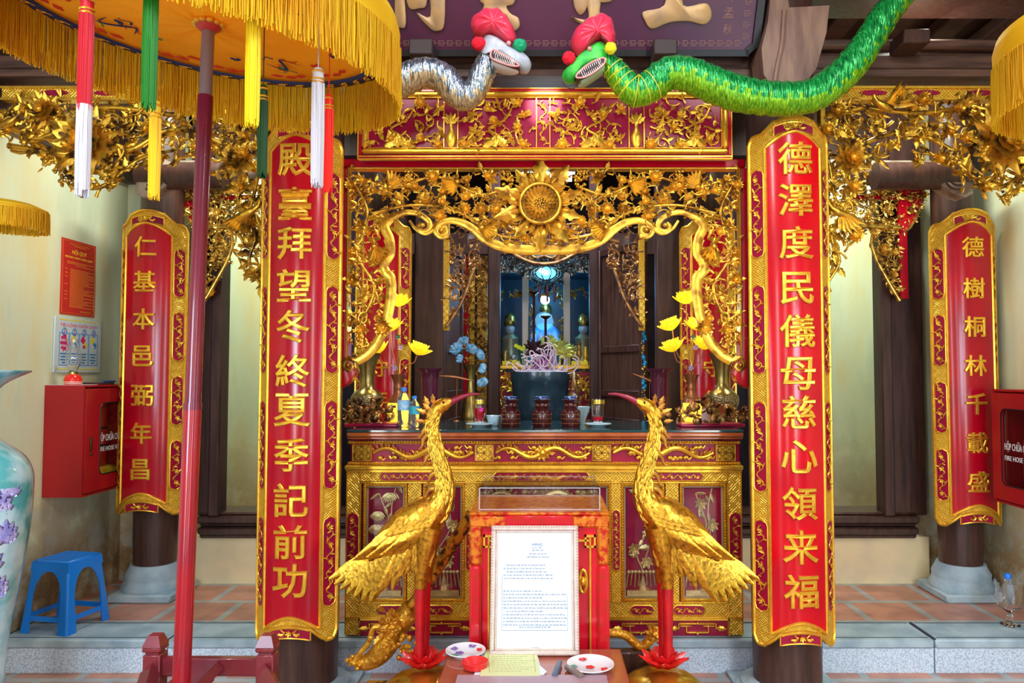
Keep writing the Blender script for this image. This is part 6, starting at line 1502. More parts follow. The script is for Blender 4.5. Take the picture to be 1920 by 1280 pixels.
# bottles
m_pet = mat('clear_plastic', (.92, .96, 1), .04, trans=.95, ior=1.2); m_lab1 = mat('sky_label', (.12, .45, .80), .4, 0, (.6, .8, .9), 30); m_lab2 = mat('teal_label', (.02, .45, .50), .4, 0, (.05, .3, .7), 25)
for (px, yt, ms_, lab, Y) in ((757, 726, m_lab1, 'larger clear water bottle with sky blue label beside the carved stand', 4.12), (777, 742, m_lab2, 'smaller clear water bottle with teal label', 4.08)):
    x = ax(px, Y); H = az(yt, Y) - ZT; r = .034 if px < 770 else .029
    t = thing('water_bottle', lab, 'bottle', (x, Y, ZT))
    lathe_part('bottle', [(r * .7, 0), (r, .008), (r * .95, H * .2), (r, H * .25), (r * .95, H * .3), (r, H * .35), (r, H * .7), (r * .6, H * .82), (r * .36, H * .87), (r * .36, H * .93)], x, Y, ZT, m_pet, t)
    lathe_part('label_wrap', [(r * 1.01, H * .42), (r * 1.01, H * .66)], x, Y, ZT, ms_, t)
    lathe_part('cap', [(r * .46, H * .90), (r * .46, H * .985), (r * .4, H)], x, Y, ZT, m_blueg, t, lab='blue cap')
x = ax(1327, 4.2); t = thing('plastic_cup', 'upside-down clear plastic cup before the right brass vase', 'cup', (x, 4.24, ZT)); lathe_part('cup', [(.032, 0), (.033, .004), (.024, .115), (.002, .118)], x, 4.24, ZT, mat('frosted_plastic', (.75, .78, .75), .25, alpha=.55), t)
x = ax(1235, 4.3); t = thing('small_gilt_turtle', 'small gilt turtle ornament in front of the right plum vase', 'ornament', (x, 4.3, ZT))
o = MB(); o.sphere((x, 4.3, ZT + .045), .045, 14, 10, sy=.8, sz=.7); o.build('shell', m_wcar, t); o = MB(); o.sphere((x + .05, 4.28, ZT + .055), .018, 10, 8)
for q in ((-.03, -.03), (.03, -.03), (-.03, .03), (.03, .03)): o.sphere((x + q[0], 4.3 + q[1], ZT + .014), .014, 8, 6)
o.build('head_and_feet', m_wcar, t)

# ================================================================ INNER SANCTUM SEEN THROUGH THE ARCH
# rear table with the big incense urn
m_dk = mat('dark_table_wood', (.035, .02, .018), .4)
Yi = 5.25; zi = az(792, Yi) - .0
t = thing('incense_table', 'dark wooden table carrying the big blue-black incense urn', 'table', (0, Yi + .25, .17))
o = MB(); o.box(-.36, .36, Yi - .12, Yi + .35, zi - .05, zi, bev=.006); o.box(-.34, .34, Yi - .08, Yi + .3, .9, zi - .05); o.build('top', m_dk, t)
for x in (-.3, .3):
    for y in (Yi - .05, Yi + .28): o = MB(); o.box(x - .04, x + .04, y - .04, y + .04, .17, .9); o.build('leg', m_dk, t)
m_urn = mat('blue_black_ceramic', (.012, .03, .05), .25, 0, (.02, .05, .07), 10, coat=.3)
x = ax(1013, Yi); H = az(697, Yi) - zi; k = 1 / (F / Yi)
t = thing('incense_urn', 'big blue-black incense urn full of curled joss stick ash', 'urn', (x, Yi + .02, zi))
lathe_part('urn', [(42 * k, 0), (46 * k, .01), (50 * k, .12), (54 * k, H * .8), (56 * k, H * .84), (55 * k, H), (50 * k, H), (48 * k, H * .9), (.001, H * .9)], x, Yi + .02, zi, m_urn, t, 40, sy=.7)
o = MB(); o.lathe([(50 * k, H * .9), (48 * k, H), (.25 * 50 * k, H * 1.06), (.001, H * 1.07)], (x, Yi + .02, zi), 32, sy=.7); o.build('ash_heap', mat('grey_ash', (.42, .44, .52), .9, bump='noise', bscale=60, bstr=.6), t)
o = MB(); rng = random.Random(31); m_curl = mat('pale_curled_ash', (.62, .50, .60), .7)
for j in range(46):
    a = rng.uniform(0, 2 * PI); rr = rng.random() ** .6; cx, cy = x + 48 * k * rr * math.cos(a), Yi + .02 + 30 * k * rr * math.sin(a) * .7; cz = zi + H * 1.0; rad = rng.uniform(.025, .05); ph = rng.uniform(0, 6); tl_ = rng.uniform(-.8, .8); n_ = rng.uniform(2.5, 5.5)
    side = 1.6 if rr > .8 else 1; lift = rng.uniform(.05, .16) * (1.3 - rr) + .03
    pts = [(cx, cy, cz)] + [(cx + (rad * math.cos(ph + n_ * q) - rad * math.cos(ph)) * side + .0, cy - .03 * q + tl_ * .02 * q, cz + lift * min(1, q * 1.6) + rad * (math.sin(ph + n_ * q) - math.sin(ph)) * min(1, q * 2)) for q in np.linspace(.1, 1, 16)]
    o.tube(pts, .0042, 5)
o.build('curled_incense', m_curl, t)
o = MB()
for j in range(60): a = rng.uniform(0, 6.3); rr = rng.random() * 22 * k; cx, cy = x + rr * math.cos(a) + .01, Yi + rr * math.sin(a) * .6; o.tube([(cx, cy, zi + H * .95), (cx + rng.uniform(-.01, .01), cy, zi + H + rng.uniform(.06, .13))], .0022, 4)
o.build('purple_joss_sticks', mat('purple_stick', (.35, .06, .30), .6), t)
# oil lamp
x = ax(1076, Yi - .02); t = thing('oil_lamp', 'glass-chimney oil lamp right of the incense urn', 'lamp', (x, Yi - .07, zi))
lathe_part('base', [(.03, 0), (.032, .01), (.015, .03), (.03, .06), (.025, .08), (.016, .09)], x, Yi - .07, zi, m_bw, t); H = az(697, Yi) - zi
lathe_part('chimney', [(.018, .09), (.02, .10), (.038, H * .5), (.036, H * .6), (.018, H * .85), (.020, H), (.0185, H), (.016, H * .85), (.034, H * .6), (.036, H * .5), (.016, .1)], x, Yi - .07, zi, m_cg, t)
# brass vases with pale blue plumes
for (px, lab) in ((882, 'left of the inner post'), ):
    Y = 5.1; x = ax(px, Y); H = az(683, Y) - zi; t = thing('plume_vase', 'brass vase holding pale blue plumes, ' + lab, 'vase', (x, Y, ZT - .35))
    zz0 = 1.0; lathe_part('vase', [(a_, h_ * (az(683, Y) - zz0)) for a_, h_ in ((.04, 0), (.045, .03), (.03, .08), (.06, .3), (.066, .42), (.05, .58), (.026, .7), (.024, .82), (.036, .93), (.056, 1), (.05, 1), (.022, .85))], x, Y, zz0, m_brass, t); 
    o = MB(); o.box(x - .15, x + .15, Y - .1, Y + .12, .17, zz0); o.build('pedestal', m_dk, t)
    o = MB(); rng = random.Random(5)
    for (fx, fy, a, s_) in ((858, 655, 2.3, .11), (870, 640, 1.9, .09), (884, 655, 1.2, .10), (900, 665, .5, .09), (905, 690, -.2, .08), (905, 715, -1.2, .09), (862, 672, 2.9, .07)):
        c = L2(fx, fy, Y)
        for q in range(9): inst(o, LEAF if q % 2 else BLADE, (c[0] - .02 * math.cos(a), c[1] - .02 * math.sin(a), rng.random() * .04), a + (q - 4) * .22, s_ * .62, .15, 1.6)
    o.build('blue_plumes', mat('pale_blue_plume', (.08, .32, .62), .5, 0, (.35, .6, .8), 40), t, M=front(Y))
# bluish hanging beads at the right door edge
t = thing('bead_string', 'string of blue and gold beads hanging at the right door leaf', 'beads', P(1207, 790, 5.05)); o = MB(); g = MB(); rng = random.Random(2)
for q in range(44):
    c = P(1207 + rng.uniform(-4, 4), 600 + q * 4.4, 5.05); (o if (q // 5) % 2 else g).sphere(c, rng.uniform(.008, .014), 8, 6)
o.tube([P(1207, 520, 5.05), P(1207, 795, 5.05)], .002, 4); o.build('blue_beads', mat('blue_bead', (.02, .3, .6), .2), t); g.build('gold_beads', goldd, t)
# door leaves (panelled), folded open
def leaf_door(p0, p1, Y0, Y1, label, zlo=1.0, zhi=2.45):
    a = np.array((P(p0, 700, Y0)[0], Y0)); b = np.array((P(p1, 700, Y1)[0], Y1)); L_ = np.linalg.norm(b - a); d = (b - a) / L_; n_ = np.array((d[1], -d[0]))
    if n_[1] > 0: n_ = -n_
    def M(v): return np.stack([a[0] + d[0] * v[:, 0] + n_[0] * v[:, 2], a[1] + d[1] * v[:, 0] + n_[1] * v[:, 2], v[:, 1]], 1)
    t = thing('door_leaf', label, 'door', (a[0], a[1], .17)); o = MB(); o.box(0, L_, .17, zhi, -.03, 0); o.build('panels', mat('brown_door_panel', (.10, .045, .03), .5, 0, (.05, .025, .02), 6, stretch=(6, 6, .6)), t, M=M)
    o = MB(); zs = [.17, zlo, 1.22, 1.42, 1.75, zhi - .04]
    o.box(0, .035, .17, zhi, 0, .02, bev=.004); o.box(L_ - .035, L_, .17, zhi, 0, .02, bev=.004)
    for z in (.2, 1.16, 1.36, 1.68, zhi - .05): o.box(.035, L_ - .035, z, z + .05, 0, .018, bev=.004)
    o.build('rails', wood, t, M=M)
leaf_door(1124, 1208, 5.6, 5.12, 'dark panelled wooden door leaf folded open, right side of the inner room')
leaf_door(832, 864, 5.1, 5.7, 'dark panelled wooden door leaf folded open, left side of the inner room')
# gilded pilasters behind the left leaf
for i, (a, b, m_, lab) in enumerate(((862, 879, red, 'narrow red'), (880, 890, glat2, 'slim gilded'), (894, 914, goldd, 'broad dull gold'))):
    Y = 6.1 + i * .03; x0, x1 = P(a, 700, Y)[0], P(b, 700, Y)[0]; z1 = az(480, Y); o = MB()
    o.box(x0, x1, -.05, z1, 0, .03, bev=.004) if 0 else o.box(x0, x1, .17, z1, 0, .03, bev=.004)
    t = thing('gilded_pilaster', lab + ' pilaster strip beside the inner left post', 'pilaster', ((x0 + x1) / 2, Y, .17)); o.build('strip', m_, t, M=front(Y))
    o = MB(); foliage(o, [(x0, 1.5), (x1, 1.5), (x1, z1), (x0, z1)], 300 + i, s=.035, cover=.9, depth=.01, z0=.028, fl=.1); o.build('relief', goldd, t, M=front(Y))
# far offering table
Y = 6.5; zf = az(684, Y); x0, x1 = P(936, 700, Y)[0], P(1106, 700, Y)[0]
t = thing('rear_offering_table', 'red and gold offering table in front of the blue-lit shrine', 'table', (0, Y + .25, .17))
o = MB(); o.box(x0, x1, Y, Y + .5, .17, zf - .06); o.build('body', redp, t); o = MB(); o.box(x0, x1, Y - .02, Y + .5, zf - .035, zf, bev=.004); o.build('gold_edge', goldb, t)
o = MB(); foliage(o, [(x0, zf - .4), (x1, zf - .4), (x1, zf - .05), (x0, zf - .05)], 7, s=.05, cover=1, depth=.01, z0=.0, fl=.3); o.build('gilt_relief', goldb, t, M=front(Y))
rng = random.Random(14)
items = [(947, 'brass_bell', 'small brass bell at the left end of the rear table', m_brass, 26), (962, 'silver_bowl', 'silver bowl beside the brass bell on the rear table', mat('silver', (.7, .7, .72), .25, .9), 18)]
for px, nm, lab, m_, hp in items:
    x = ax(px, Y + .05); k = 1 / (F / Y); t = thing(nm, lab, 'offering', (x, Y + .05, zf)); lathe_part('body', [(6 * k, 0), (8 * k, .005), (5 * k, hp * k * .3), (9 * k, hp * k * .7), (7 * k, hp * k), (1 * k, hp * k * 1.1)], x, Y + .05, zf, m_, t)
t = thing('yellow_flower_row', 'row of yellow and pink cut flowers on the rear table', 'flowers', (ax(988, Y + .1), Y + .1, zf)); cols = [mat('yellow_petal', (.9, .75, .02), .5), mat('pink_petal2', (.8, .05, .3), .5), mat('magenta_petal', (.6, .02, .2), .5)]
for j in range(9):
    px = 968 + j * 5.5; c = (ax(px, Y + .1), az(648 + (j % 3) * 3, Y + .1)); o = MB(); flower(o, (c[0], c[1], 0), .024, rng, 7, 2); o.build('blossom', cols[0 if j < 5 else 1 + j % 2], t, M=front(Y + .1))
    o = MB(); o.tube([(c[0], Y + .1, c[1]), (ax(988, Y) + (c[0] - ax(988, Y)) * .6, Y + .1, zf)], .003, 4); o.build('stalk', m_grn_pr, t)
t = thing('gold_fan_offering', 'cluster of gold paper fans on the rear table', 'offering', (ax(1045, Y + .12), Y + .12, zf)); o = MB()
for (px, py, r) in ((1028, 645, 18), (1050, 660, 24), (1068, 665, 20), (1015, 665, 16)):
    c = L2(px, py, Y + .12)
    for j in range(13): inst(o, BLADE, (c[0], c[1], rng.random() * .03), -.3 + j * .31, r / (F / Y) * 1.1, .2, 2.2)
    o.tube([(c[0], c[1], 0), (c[0], zf, 0)], .01, 6)
o.build('fans', mat('gold_paper', (.75, .60, .10), .4, .4, (.4, .35, .08), 12), t, M=front(Y + .12))
for (px, py, h, lab, m_) in ((1086, 640, 42, 'small gold figure at the right end of the rear table', goldd), (1098, 650, 34, 'small gold candlestick at the right end of the rear table', goldb)):
    x = ax(px, Y + .05); k = 1 / (F / Y); t = thing('gold_figure' if px < 1090 else 'gold_candlestick', lab, 'offering', (x, Y + .05, zf)); lathe_part('body', [(7 * k, 0), (8 * k, .01), (3 * k, .04), (6 * k, h * k * .5), (4 * k, h * k * .8), (4 * k, h * k), (.001, h * k * 1.03)], x, Y + .05, zf, m_, t)
# yellow boxes along the front edge
for j, px in enumerate((948, 966, 1080, 1096)):
    x = ax(px, Y - .08); o = MB(); o.box(x - .035, x + .035, Y + .0, Y + .06, zf, zf + .035, bev=.003); tag(o.build('gift_box', mat('yellow_box', (.85, .6, .03), .4)), 'small yellow gift box on the rear table edge, %s of four' % ('leftmost', 'second from left', 'third from left', 'rightmost')[j], 'box', 'yellow gift boxes on the rear table')
# black crane candle holders
for (px, y0, y1, lab) in ((1001, 548, 690, 'taller black crane candle holder before the shrine'), (1023, 594, 690, 'shorter black crane candle holder before the shrine')):
    Y_ = 5.9; x = ax(px, Y_); z0, z1 = az(y1, Y_), az(y0, Y_); t = thing('crane_candle_holder', lab, 'candle holder', (x, Y_, z0 - .2)); k = 1 / (F / Y_); md = mat('dark_maroon_iron', (.03, .008, .015), .4)
    o = MB(); o.tube([(x, Y_, z0 - .45), (x, Y_, z1)], .010, 8); o.build('post', md, t); lathe_part('drip_plate', [(.01, z1 - .02), (.04, z1), (.04, z1 + .008), (.001, z1 + .01)], x, Y_, 0, md, t)
    o = MB(); zc = z0 + (z1 - z0) * .25; c = (x, zc)
    for a in (.4, .9, 2.2, 2.7, -.6, -2.5): inst(o, LEAF, (x, zc, .0), a, .09, .1, 1)
    o.tube([(x, zc - .06, 0), (x + .01, zc + .02, 0), (x - .01, zc + .08, 0)], [.02, .025, .01], 8); o.build('crane_body', md, t, M=front(Y_))
    lathe_part('foot', [(.06, 0), (.05, .02), (.02, .03)], x, Y_, z0 - .45, md, t)
o = MB(); o.box(ax(990, 5.9), ax(1035, 5.9), 5.8, 6.0, .17, az(690, 5.9) - .45); tag(o.build('plinth', m_dk), 'dark plinth under the two crane candle holders', 'plinth')
# glazed shrine with the blue light
Ysn = 7.2; t = thing('glass_shrine', 'tall glazed shrine with pale posts lit blue inside', 'shrine', (0, Ysn + .4, .17))
x0, x1 = P(934, 600, Ysn)[0], P(1110, 600, Ysn)[0]; z0, z1 = az(690, Ysn), az(505, Ysn)
o = MB(); o.box(x0, x1, Ysn, Ysn + .8, .17, z0); o.box(x0, x1, Ysn, Ysn + .8, z1, z1 + .1); o.box(x0, x1, Ysn + .78, Ysn + .8, z0, z1); o.box(x0 - .02, x0, Ysn, Ysn + .8, z0, z1); o.box(x1, x1 + .02, Ysn, Ysn + .8, z0, z1); o.build('case', mat('shrine_dark_teal', (.01, .025, .04), .4), t)
o = MB()
for a, b in ((980, 991), (1056, 1068)): o.box(P(a, 0, Ysn)[0], P(b, 0, Ysn)[0], Ysn - .02, Ysn + .02, z0, z1, bev=.003)
o.box(x0, x1, Ysn - .02, Ysn + .02, z1 - .03, z1 + .02); o.build('pale_posts', mat('beige_post', (.55, .42, .30), .5), t)
for a, b in ((936, 980), (991, 1056), (1068, 1108)): o = MB(); o.box(P(a, 0, Ysn)[0], P(b, 0, Ysn)[0], Ysn, Ysn + .004, z0, z1); o.build('glass_pane', m_gl, t)
o = MB(); foliage(o, [(x0, z1 - .26), (x1, z1 - .26), (x1, z1 - .19), (x0, z1 - .19)], 17, s=.05, cover=1, depth=.03, fl=.3)
for a in (992, 1052): foliage(o, [(P(a, 0, Ysn)[0], z0), (P(a + 9, 0, Ysn)[0], z0), (P(a + 9, 0, Ysn)[0], z1 - .2), (P(a, 0, Ysn)[0], z1 - .2)], a, s=.05, cover=1, depth=.02, fl=.2)
o.build('inner_carving', goldd, t, M=front(Ysn + .1))
# draped figure in the middle, two small statues
t = thing('draped_statue', 'seated deity statue draped in a bright blue robe in the shrine', 'statue', (0, Ysn + .45, z0)); mb_ = mat('sky_blue_robe', (.04, .45, .85), .45, 0, (.02, .3, .7), 8)
xc = ax(1023, Ysn + .4); k = 1 / (F / (Ysn + .4)); o = MB()
prof = [(40 * k, 0), (38 * k, 20 * k), (30 * k, 50 * k), (24 * k, 72 * k), (12 * k, 84 * k), (7 * k, 88 * k)]
o.lathe(prof, (xc, Ysn + .45, z0), 32, sy=.6); V = np.vstack(o.V); a = np.arctan2(V[:, 1] - Ysn - .45, V[:, 0] - xc); V[:, 0] = xc + (V[:, 0] - xc) * (1 + .07 * np.sin(a * 11)); V[:, 1] = Ysn + .45 + (V[:, 1] - Ysn - .45) * (1 + .07 * np.sin(a * 11)); o.V = [V]; o.build('robe', mb_, t, sharp=0)
o = MB(); o.sphere((xc, Ysn + .42, z0 + 98 * k), 10 * k, 16, 12, sz=1.25); o.sphere((xc, Ysn + .42 - 10 * k, z0 + 97 * k), 1.6 * k, 8, 6); o.tube([(xc, Ysn + .43, z0 + 82 * k), (xc, Ysn + .43, z0 + 92 * k)], 5 * k, 10)
for s_ in (-1, 1): o.sphere((xc + s_ * 3.5 * k, Ysn + .42 - 9.5 * k, z0 + 100 * k), 1 * k, 6, 5); o.sphere((xc + s_ * 10 * k, Ysn + .42, z0 + 98 * k), 2.2 * k, 6, 5, sz=1.8)
o.build('head', mat('pale_statue_face', (.6, .55, .5), .4), t)
o = MB(); o.lathe([(11 * k, 104 * k), (12 * k, 108 * k), (10 * k, 118 * k), (3 * k, 124 * k)], (xc, Ysn + .42, z0), 20)
for j in range(9): inst(o, LEAF2, (xc, z0 + 108 * k, 0), .3 + j * .32, 20 * k, 0) if 0 else None
o.build('crown', goldd, t)
o = MB(); [o.tube(smooth_path([(xc + s_ * 15 * k, Ysn + .35, z0 + 68 * k), (xc + s_ * 22 * k, Ysn + .22, z0 + 45 * k), (xc + s_ * 3 * k, Ysn + .16, z0 + 42 * k)], 5), 6 * k, 10) for s_ in (-1, 1)]; o.build('sleeves', mb_, t)
for (px, py, lab) in ((956, 690, 'small dark seated statue with a tall crown, left pane of the shrine'), (1094, 690, 'small dark seated statue with a tall crown, right pane of the shrine')):
    Ys = Ysn + .35; xc = ax(px, Ys); k = 1 / (F / Ys); t = thing('seated_statue', lab, 'statue', (xc, Ys, z0)); o = MB(); o.lathe([(22 * k, 0), (23 * k, 8 * k), (16 * k, 24 * k), (15 * k, 44 * k), (17 * k, 56 * k), (6 * k, 66 * k)], (xc, Ys, z0), 24, sy=.7); o.build('robe', mat('statue_bronze', (.35, .28, .14), .35, .6), t)
    o = MB(); o.sphere((xc, Ys - .01, z0 + 74 * k), 9 * k, 14, 10, sz=1.25); o.sphere((xc, Ys - .01 - 9.3 * k, z0 + 73 * k), 1.5 * k, 6, 5); o.build('head', mat('statue_grey_face', (.4, .42, .4), .4), t)
    o = MB(); o.lathe([(10 * k, 80 * k), (12 * k, 84 * k), (9 * k, 98 * k), (2 * k, 104 * k)], (xc, Ys - .01, z0), 16); o.build('crown', goldd, t)
# dark carved valance with hanging lamp and tassels
Yv = 6.9; t = thing('silver_dark_valance', 'dark openwork valance across the top of the shrine', 'carved screen', (0, Yv, az(550, Yv))); o = MB()
reg = pl([(934, 478), (1108, 478), (1108, 500), (1090, 510), (1060, 512), (1045, 535), (1020, 545), (1000, 535), (985, 512), (955, 510), (934, 508)], Yv)
foliage(o, reg, 92, s=.05, cover=1, depth=.05, fl=.35); foliage(o, reg, 93, s=.035, cover=.9, depth=.05, fl=.3); o.build('openwork', mat('tarnished_silver', (.30, .29, .24), .25, .85, (.06, .05, .04), 22), t, M=front(Yv))
t = thing('hanging_lantern', 'round blue glowing lantern with three dark tassels over the shrine', 'lantern', P(1022, 570, 6.75)); m_bl_e = mat('blue_lantern_glass', (.1, .5, .9), .3, emit=(.12, .6, 1), estr=2.2)
c = P(1024, 512, 6.75); o = MB(); o.sphere(c, .09, 20, 12, sz=.6); o.build('glowing_globe', m_bl_e, t)
o = MB()
for q in np.linspace(0, 2 * PI, 11)[:-1]: o.tube(smooth_path([(c[0], c[1], c[2] + .07), (c[0] + .12 * math.cos(q), c[1] + .12 * math.sin(q), c[2] + .03), (c[0] + .13 * math.cos(q), c[1] + .13 * math.sin(q), c[2] - .03), (c[0] + .05 * math.cos(q), c[1] + .05 * math.sin(q), c[2] - .08)], 4), .006, 5)
o.tube([(c[0], c[1], c[2] + .07), (c[0], c[1], 3.7)], .004, 5); o.build('cage', MATS['tarnished_silver'], t)
o = MB(); o.sphere((c[0] + .0, c[1] - .1, c[2] - .01), .02, 10, 8); o.sphere((c[0] - .04, c[1] - .1, c[2] + .01), .022, 10, 8); o.build('bulb', mat('cold_bulb', (1, 1, 1), .3, emit=(.8, .95, 1), estr=14), t)
for dx in (-.06, .01, .075):
    o = MB(); o.tube([(c[0] + dx, c[1] - .05, c[2] - .06), (c[0] + dx, c[1] - .05, c[2] - .12)], .002, 4); o.lathe([(.008, 0), (.012, -.01), (.010, -.14), (.002, -.15)], (c[0] + dx, c[1] - .05, c[2] - .12), 10); o.build('tassel', mat('dark_red_tassel', (.08, .01, .02), .6), t)
b = P(1022, 562, Ysn + .1); t = thing('shrine_bulb', 'bright white bulb inside the blue-lit shrine pane', 'bulb', b); o = MB(); o.sphere(b, .045, 16, 12); o.build('glass', MATS['cold_bulb'], t); o = MB(); o.tube([(b[0], b[1], b[2] + .04), (b[0], b[1], z1 + .02)], .004, 5); o.build('cord', black, t)
point('shrine_blue_light', (b[0], b[1] - .1 + .2, b[2] + .1), 12, (.08, .5, 1), .05); point('shrine_blue_light', (0.0, 6.3, 2.1), 8, (.15, .55, 1), .1)
# fluorescent lamp behind the carved arch
t = thing('tube_lamp', 'bright white lamp shining behind the sun flower of the carved arch', 'lamp', P(1040, 327, 4.4)); a = P(985, 330, 4.4); b = P(1072, 330, 4.4)
o = MB(); o.tube([a, b], .032, 12); o.build('tube', mat('lamp_white', (1, 1, 1), .3, emit=(.85, .93, 1), estr=16), t); o = MB(); o.box(a[0] - .02, b[0] + .02, 4.38, 4.44, a[2] + .02, a[2] + .05); o.tube([((a[0] + b[0]) / 2, 4.41, a[2] + .05), ((a[0] + b[0]) / 2, 4.41, 3.72)], .006, 6); o.build('fitting', white, t)
area('tube_lamp_light', (P(1040, 340, 4.4)[0], 4.4, a[2] - .03), (0, 4.6, 1.2), .3, .05, 12, (.85, .9, 1))
# ================================================================ SIDE WALL THINGS
m_cab = mat('red_painted_steel', (.42, .006, .012), .35, 0, (.36, .006, .012), 4, coat=.15); m_cab2 = mat('dark_cabinet_inside', (.05, .004, .006), .6)
m_lock = mat('dark_brass_lock', (.12, .08, .04), .35, .8)
def extinguisher(name, lab, x, y, z, m_body, yellow=False):
    t = thing(name, lab, 'fire extinguisher', (x, y, z)); lathe_part('cylinder', [(.05, 0), (.06, .01), (.06, .33), (.045, .38), (.02, .41)], x, y, z, m_body, t)
    o = MB(); o.tube([(x, y, z + .40), (x, y, z + .44)], .018, 10); o.tube([(x, y, z + .44), (x, y + .06, z + .46)], .008, 6); o.tube([(x, y, z + .43), (x + .0, y + .07, z + .425)], .008, 6); o.tube(smooth_path([(x, y - .02, z + .43), (x + .03, y - .07, z + .38), (x + .04, y - .06, z + .2), (x + .04, y - .055, z + .12)], 4), .009, 6); o.build('valve_and_hose', black, t)
    o = MB(); o.lathe([(.0612, .10), (.0612, .13)], (x, y, z), 24, cap=False); o.lathe([(.0612, .22), (.0612, .235)], (x, y, z), 24, cap=False); o.build('strap', black, t)
mred_e = mat('extinguisher_red', (.55, .01, .01), .3); myel_e = mat('yellow_strapped_hose', (.75, .5, .02), .5, 0, (.6, .35, .02), 20)
def cabinet(side, Yc, z0, H, W, D, lab):
    M = wallL(XL, Yc, z0) if side < 0 else wallR(XR, Yc, z0)
    t = thing('fire_cabinet', lab, 'fire cabinet', (XL + D / 2 if side < 0 else XR - D / 2, Yc, z0))
    fl = lambda o: o
    o = MB(); th = .012
    o.box(-W / 2, W / 2, 0, H, 0, .01); o.box(-W / 2, -W / 2 + th, 0, H, .01, D); o.box(W / 2 - th, W / 2, 0, H, .01, D); o.box(-W / 2 + th, W / 2 - th, 0, th, .01, D); o.box(-W / 2 + th, W / 2 - th, H - th, H, .01, D); o.build('steel_case', m_cab, t, M=M)
    # door with rounded window
    wx, wz = W * .27, H * .33; cx = W * .10 if side < 0 else -W * .04; cz = H * .5; N = 32
    def rr(hw, hh, r, n=6):
        p = []
        for k, (sx, sz) in enumerate(((1, 1), (-1, 1), (-1, -1), (1, -1))):
            for j in range(n + 1): a = k * PI / 2 + j * PI / 2 / n; p.append((cx + sx * (hw - r) + r * math.cos(a), cz + sz * (hh - r) + r * math.sin(a)))
        return p
    inn = rr(wx, wz, .04); out = []
    for (a, b) in inn:
        dx, dz = a - cx, b - cz; hx0, hx1, hz = (W / 2 - .012 - cx), (W / 2 - .012 + cx), H / 2 - .02
        s = min((hx0 / dx) if dx > 1e-6 else ((hx1 / -dx) if dx < -1e-6 else 1e9), hz / abs(dz) if abs(dz) > 1e-6 else 1e9); out.append((cx + dx * s, cz + dz * s))
    # snap the outline to the door corners
    cor = [(W / 2 - .012, cz + H / 2 - .02), (-W / 2 + .012, cz + H / 2 - .02), (-W / 2 + .012, cz - H / 2 + .02), (W / 2 - .012, cz - H / 2 + .02)]
    for c in cor: j = min(range(len(out)), key=lambda i: (out[i][0] - c[0]) ** 2 + (out[i][1] - c[1]) ** 2); out[j] = c
    n = len(inn); v = [(a, b, D + .012) for a, b in inn] + [(a, b, D + .012) for a, b in out] + [(a, b, D) for a, b in inn] + [(a, b, D) for a, b in out]
    f = []
    for i in range(n):
        j = (i + 1) % n; f += [(i, n + i, n + j, j), (i, j, 2 * n + j, 2 * n + i), (n + i, 3 * n + i, 3 * n + j, n + j), (2 * n + i, 2 * n + j, 3 * n + j, 3 * n + i)]
    o = MB(); o.add(v, f); d = o.build('door', m_cab, t, M=M, sharp=30)
    o = MB(); o.prism(rr(wx + .004, wz + .004, .04), D + .001, D + .004); o.build('window_pane', m_gl, d, M=M)
    o = MB(); o.tube([(a, b, D + .012) for a, b in inn], .004, 5, closed=True); o.build('rubber_seal', black, d, M=M)
    lx = -W / 2 + .055 if side < 0 else W / 2 - .06
    if side > 0: lx = W / 2 - .06
    o = MB(); o.box(lx - .009, lx + .009, cz - .06, cz + .02, D + .012, D + .02, bev=.002); o.box(lx - .009, lx + .009, cz - .085, cz - .068, D + .012, D + .02, bev=.002); o.build('latch', m_lock, d, M=M)
    q = text('HỘP CHỮA CHÁY', h=.062, w=.24, ext=.001); q.map(lambda v: v + np.array((cx + .0, cz + .005, D + .0135 - .006))); q.build('lettering', white, d, M=M)
    q = text('FIRE HOSE REEL', h=.026, w=.24, ext=.001); q.map(lambda v: v + np.array((cx + .0, cz - .06, D + .0135 - .006))); q.build('lettering', white, d, M=M)
    return t
D = .22
zb_ = P(88, 933, 4.19)[2]; H = P(88, 722, 4.19)[2] - zb_
cabinet(-1, 4.41, zb_, H, .43, D, 'red steel fire cabinet with window on the left wall, lamp standing on top')
extinguisher('fire_extinguisher', 'red fire extinguisher inside the left fire cabinet, upper window', XL + .11, 4.34, zb_ + .14, mred_e); extinguisher('fire_extinguisher', 'red fire extinguisher inside the left fire cabinet, nearer the corner', XL + .11, 4.50, zb_ + .14, mred_e)
o = MB(); o.box(XL + .015, XL + D - .02, 4.24, 4.58, zb_ + .013, zb_ + .14, bev=.01); tag(o.build('hose_bundle', myel_e), 'yellow folded hose bundle inside the left fire cabinet', 'hose')
zr_ = P(1857, 938, 4.32)[2]; Hr = P(1857, 729, 4.32)[2] - zr_
cabinet(1, 4.05, zr_, Hr, .52, D, 'red steel fire cabinet with window on the right wall')
extinguisher('fire_extinguisher', 'red fire extinguisher inside the right fire cabinet', XR - .10, 4.12, zr_ + .013, mred_e); extinguisher('fire_extinguisher', 'red fire extinguisher inside the right fire cabinet, at the frame edge', XR - .10, 3.96, zr_ + .013, mred_e)
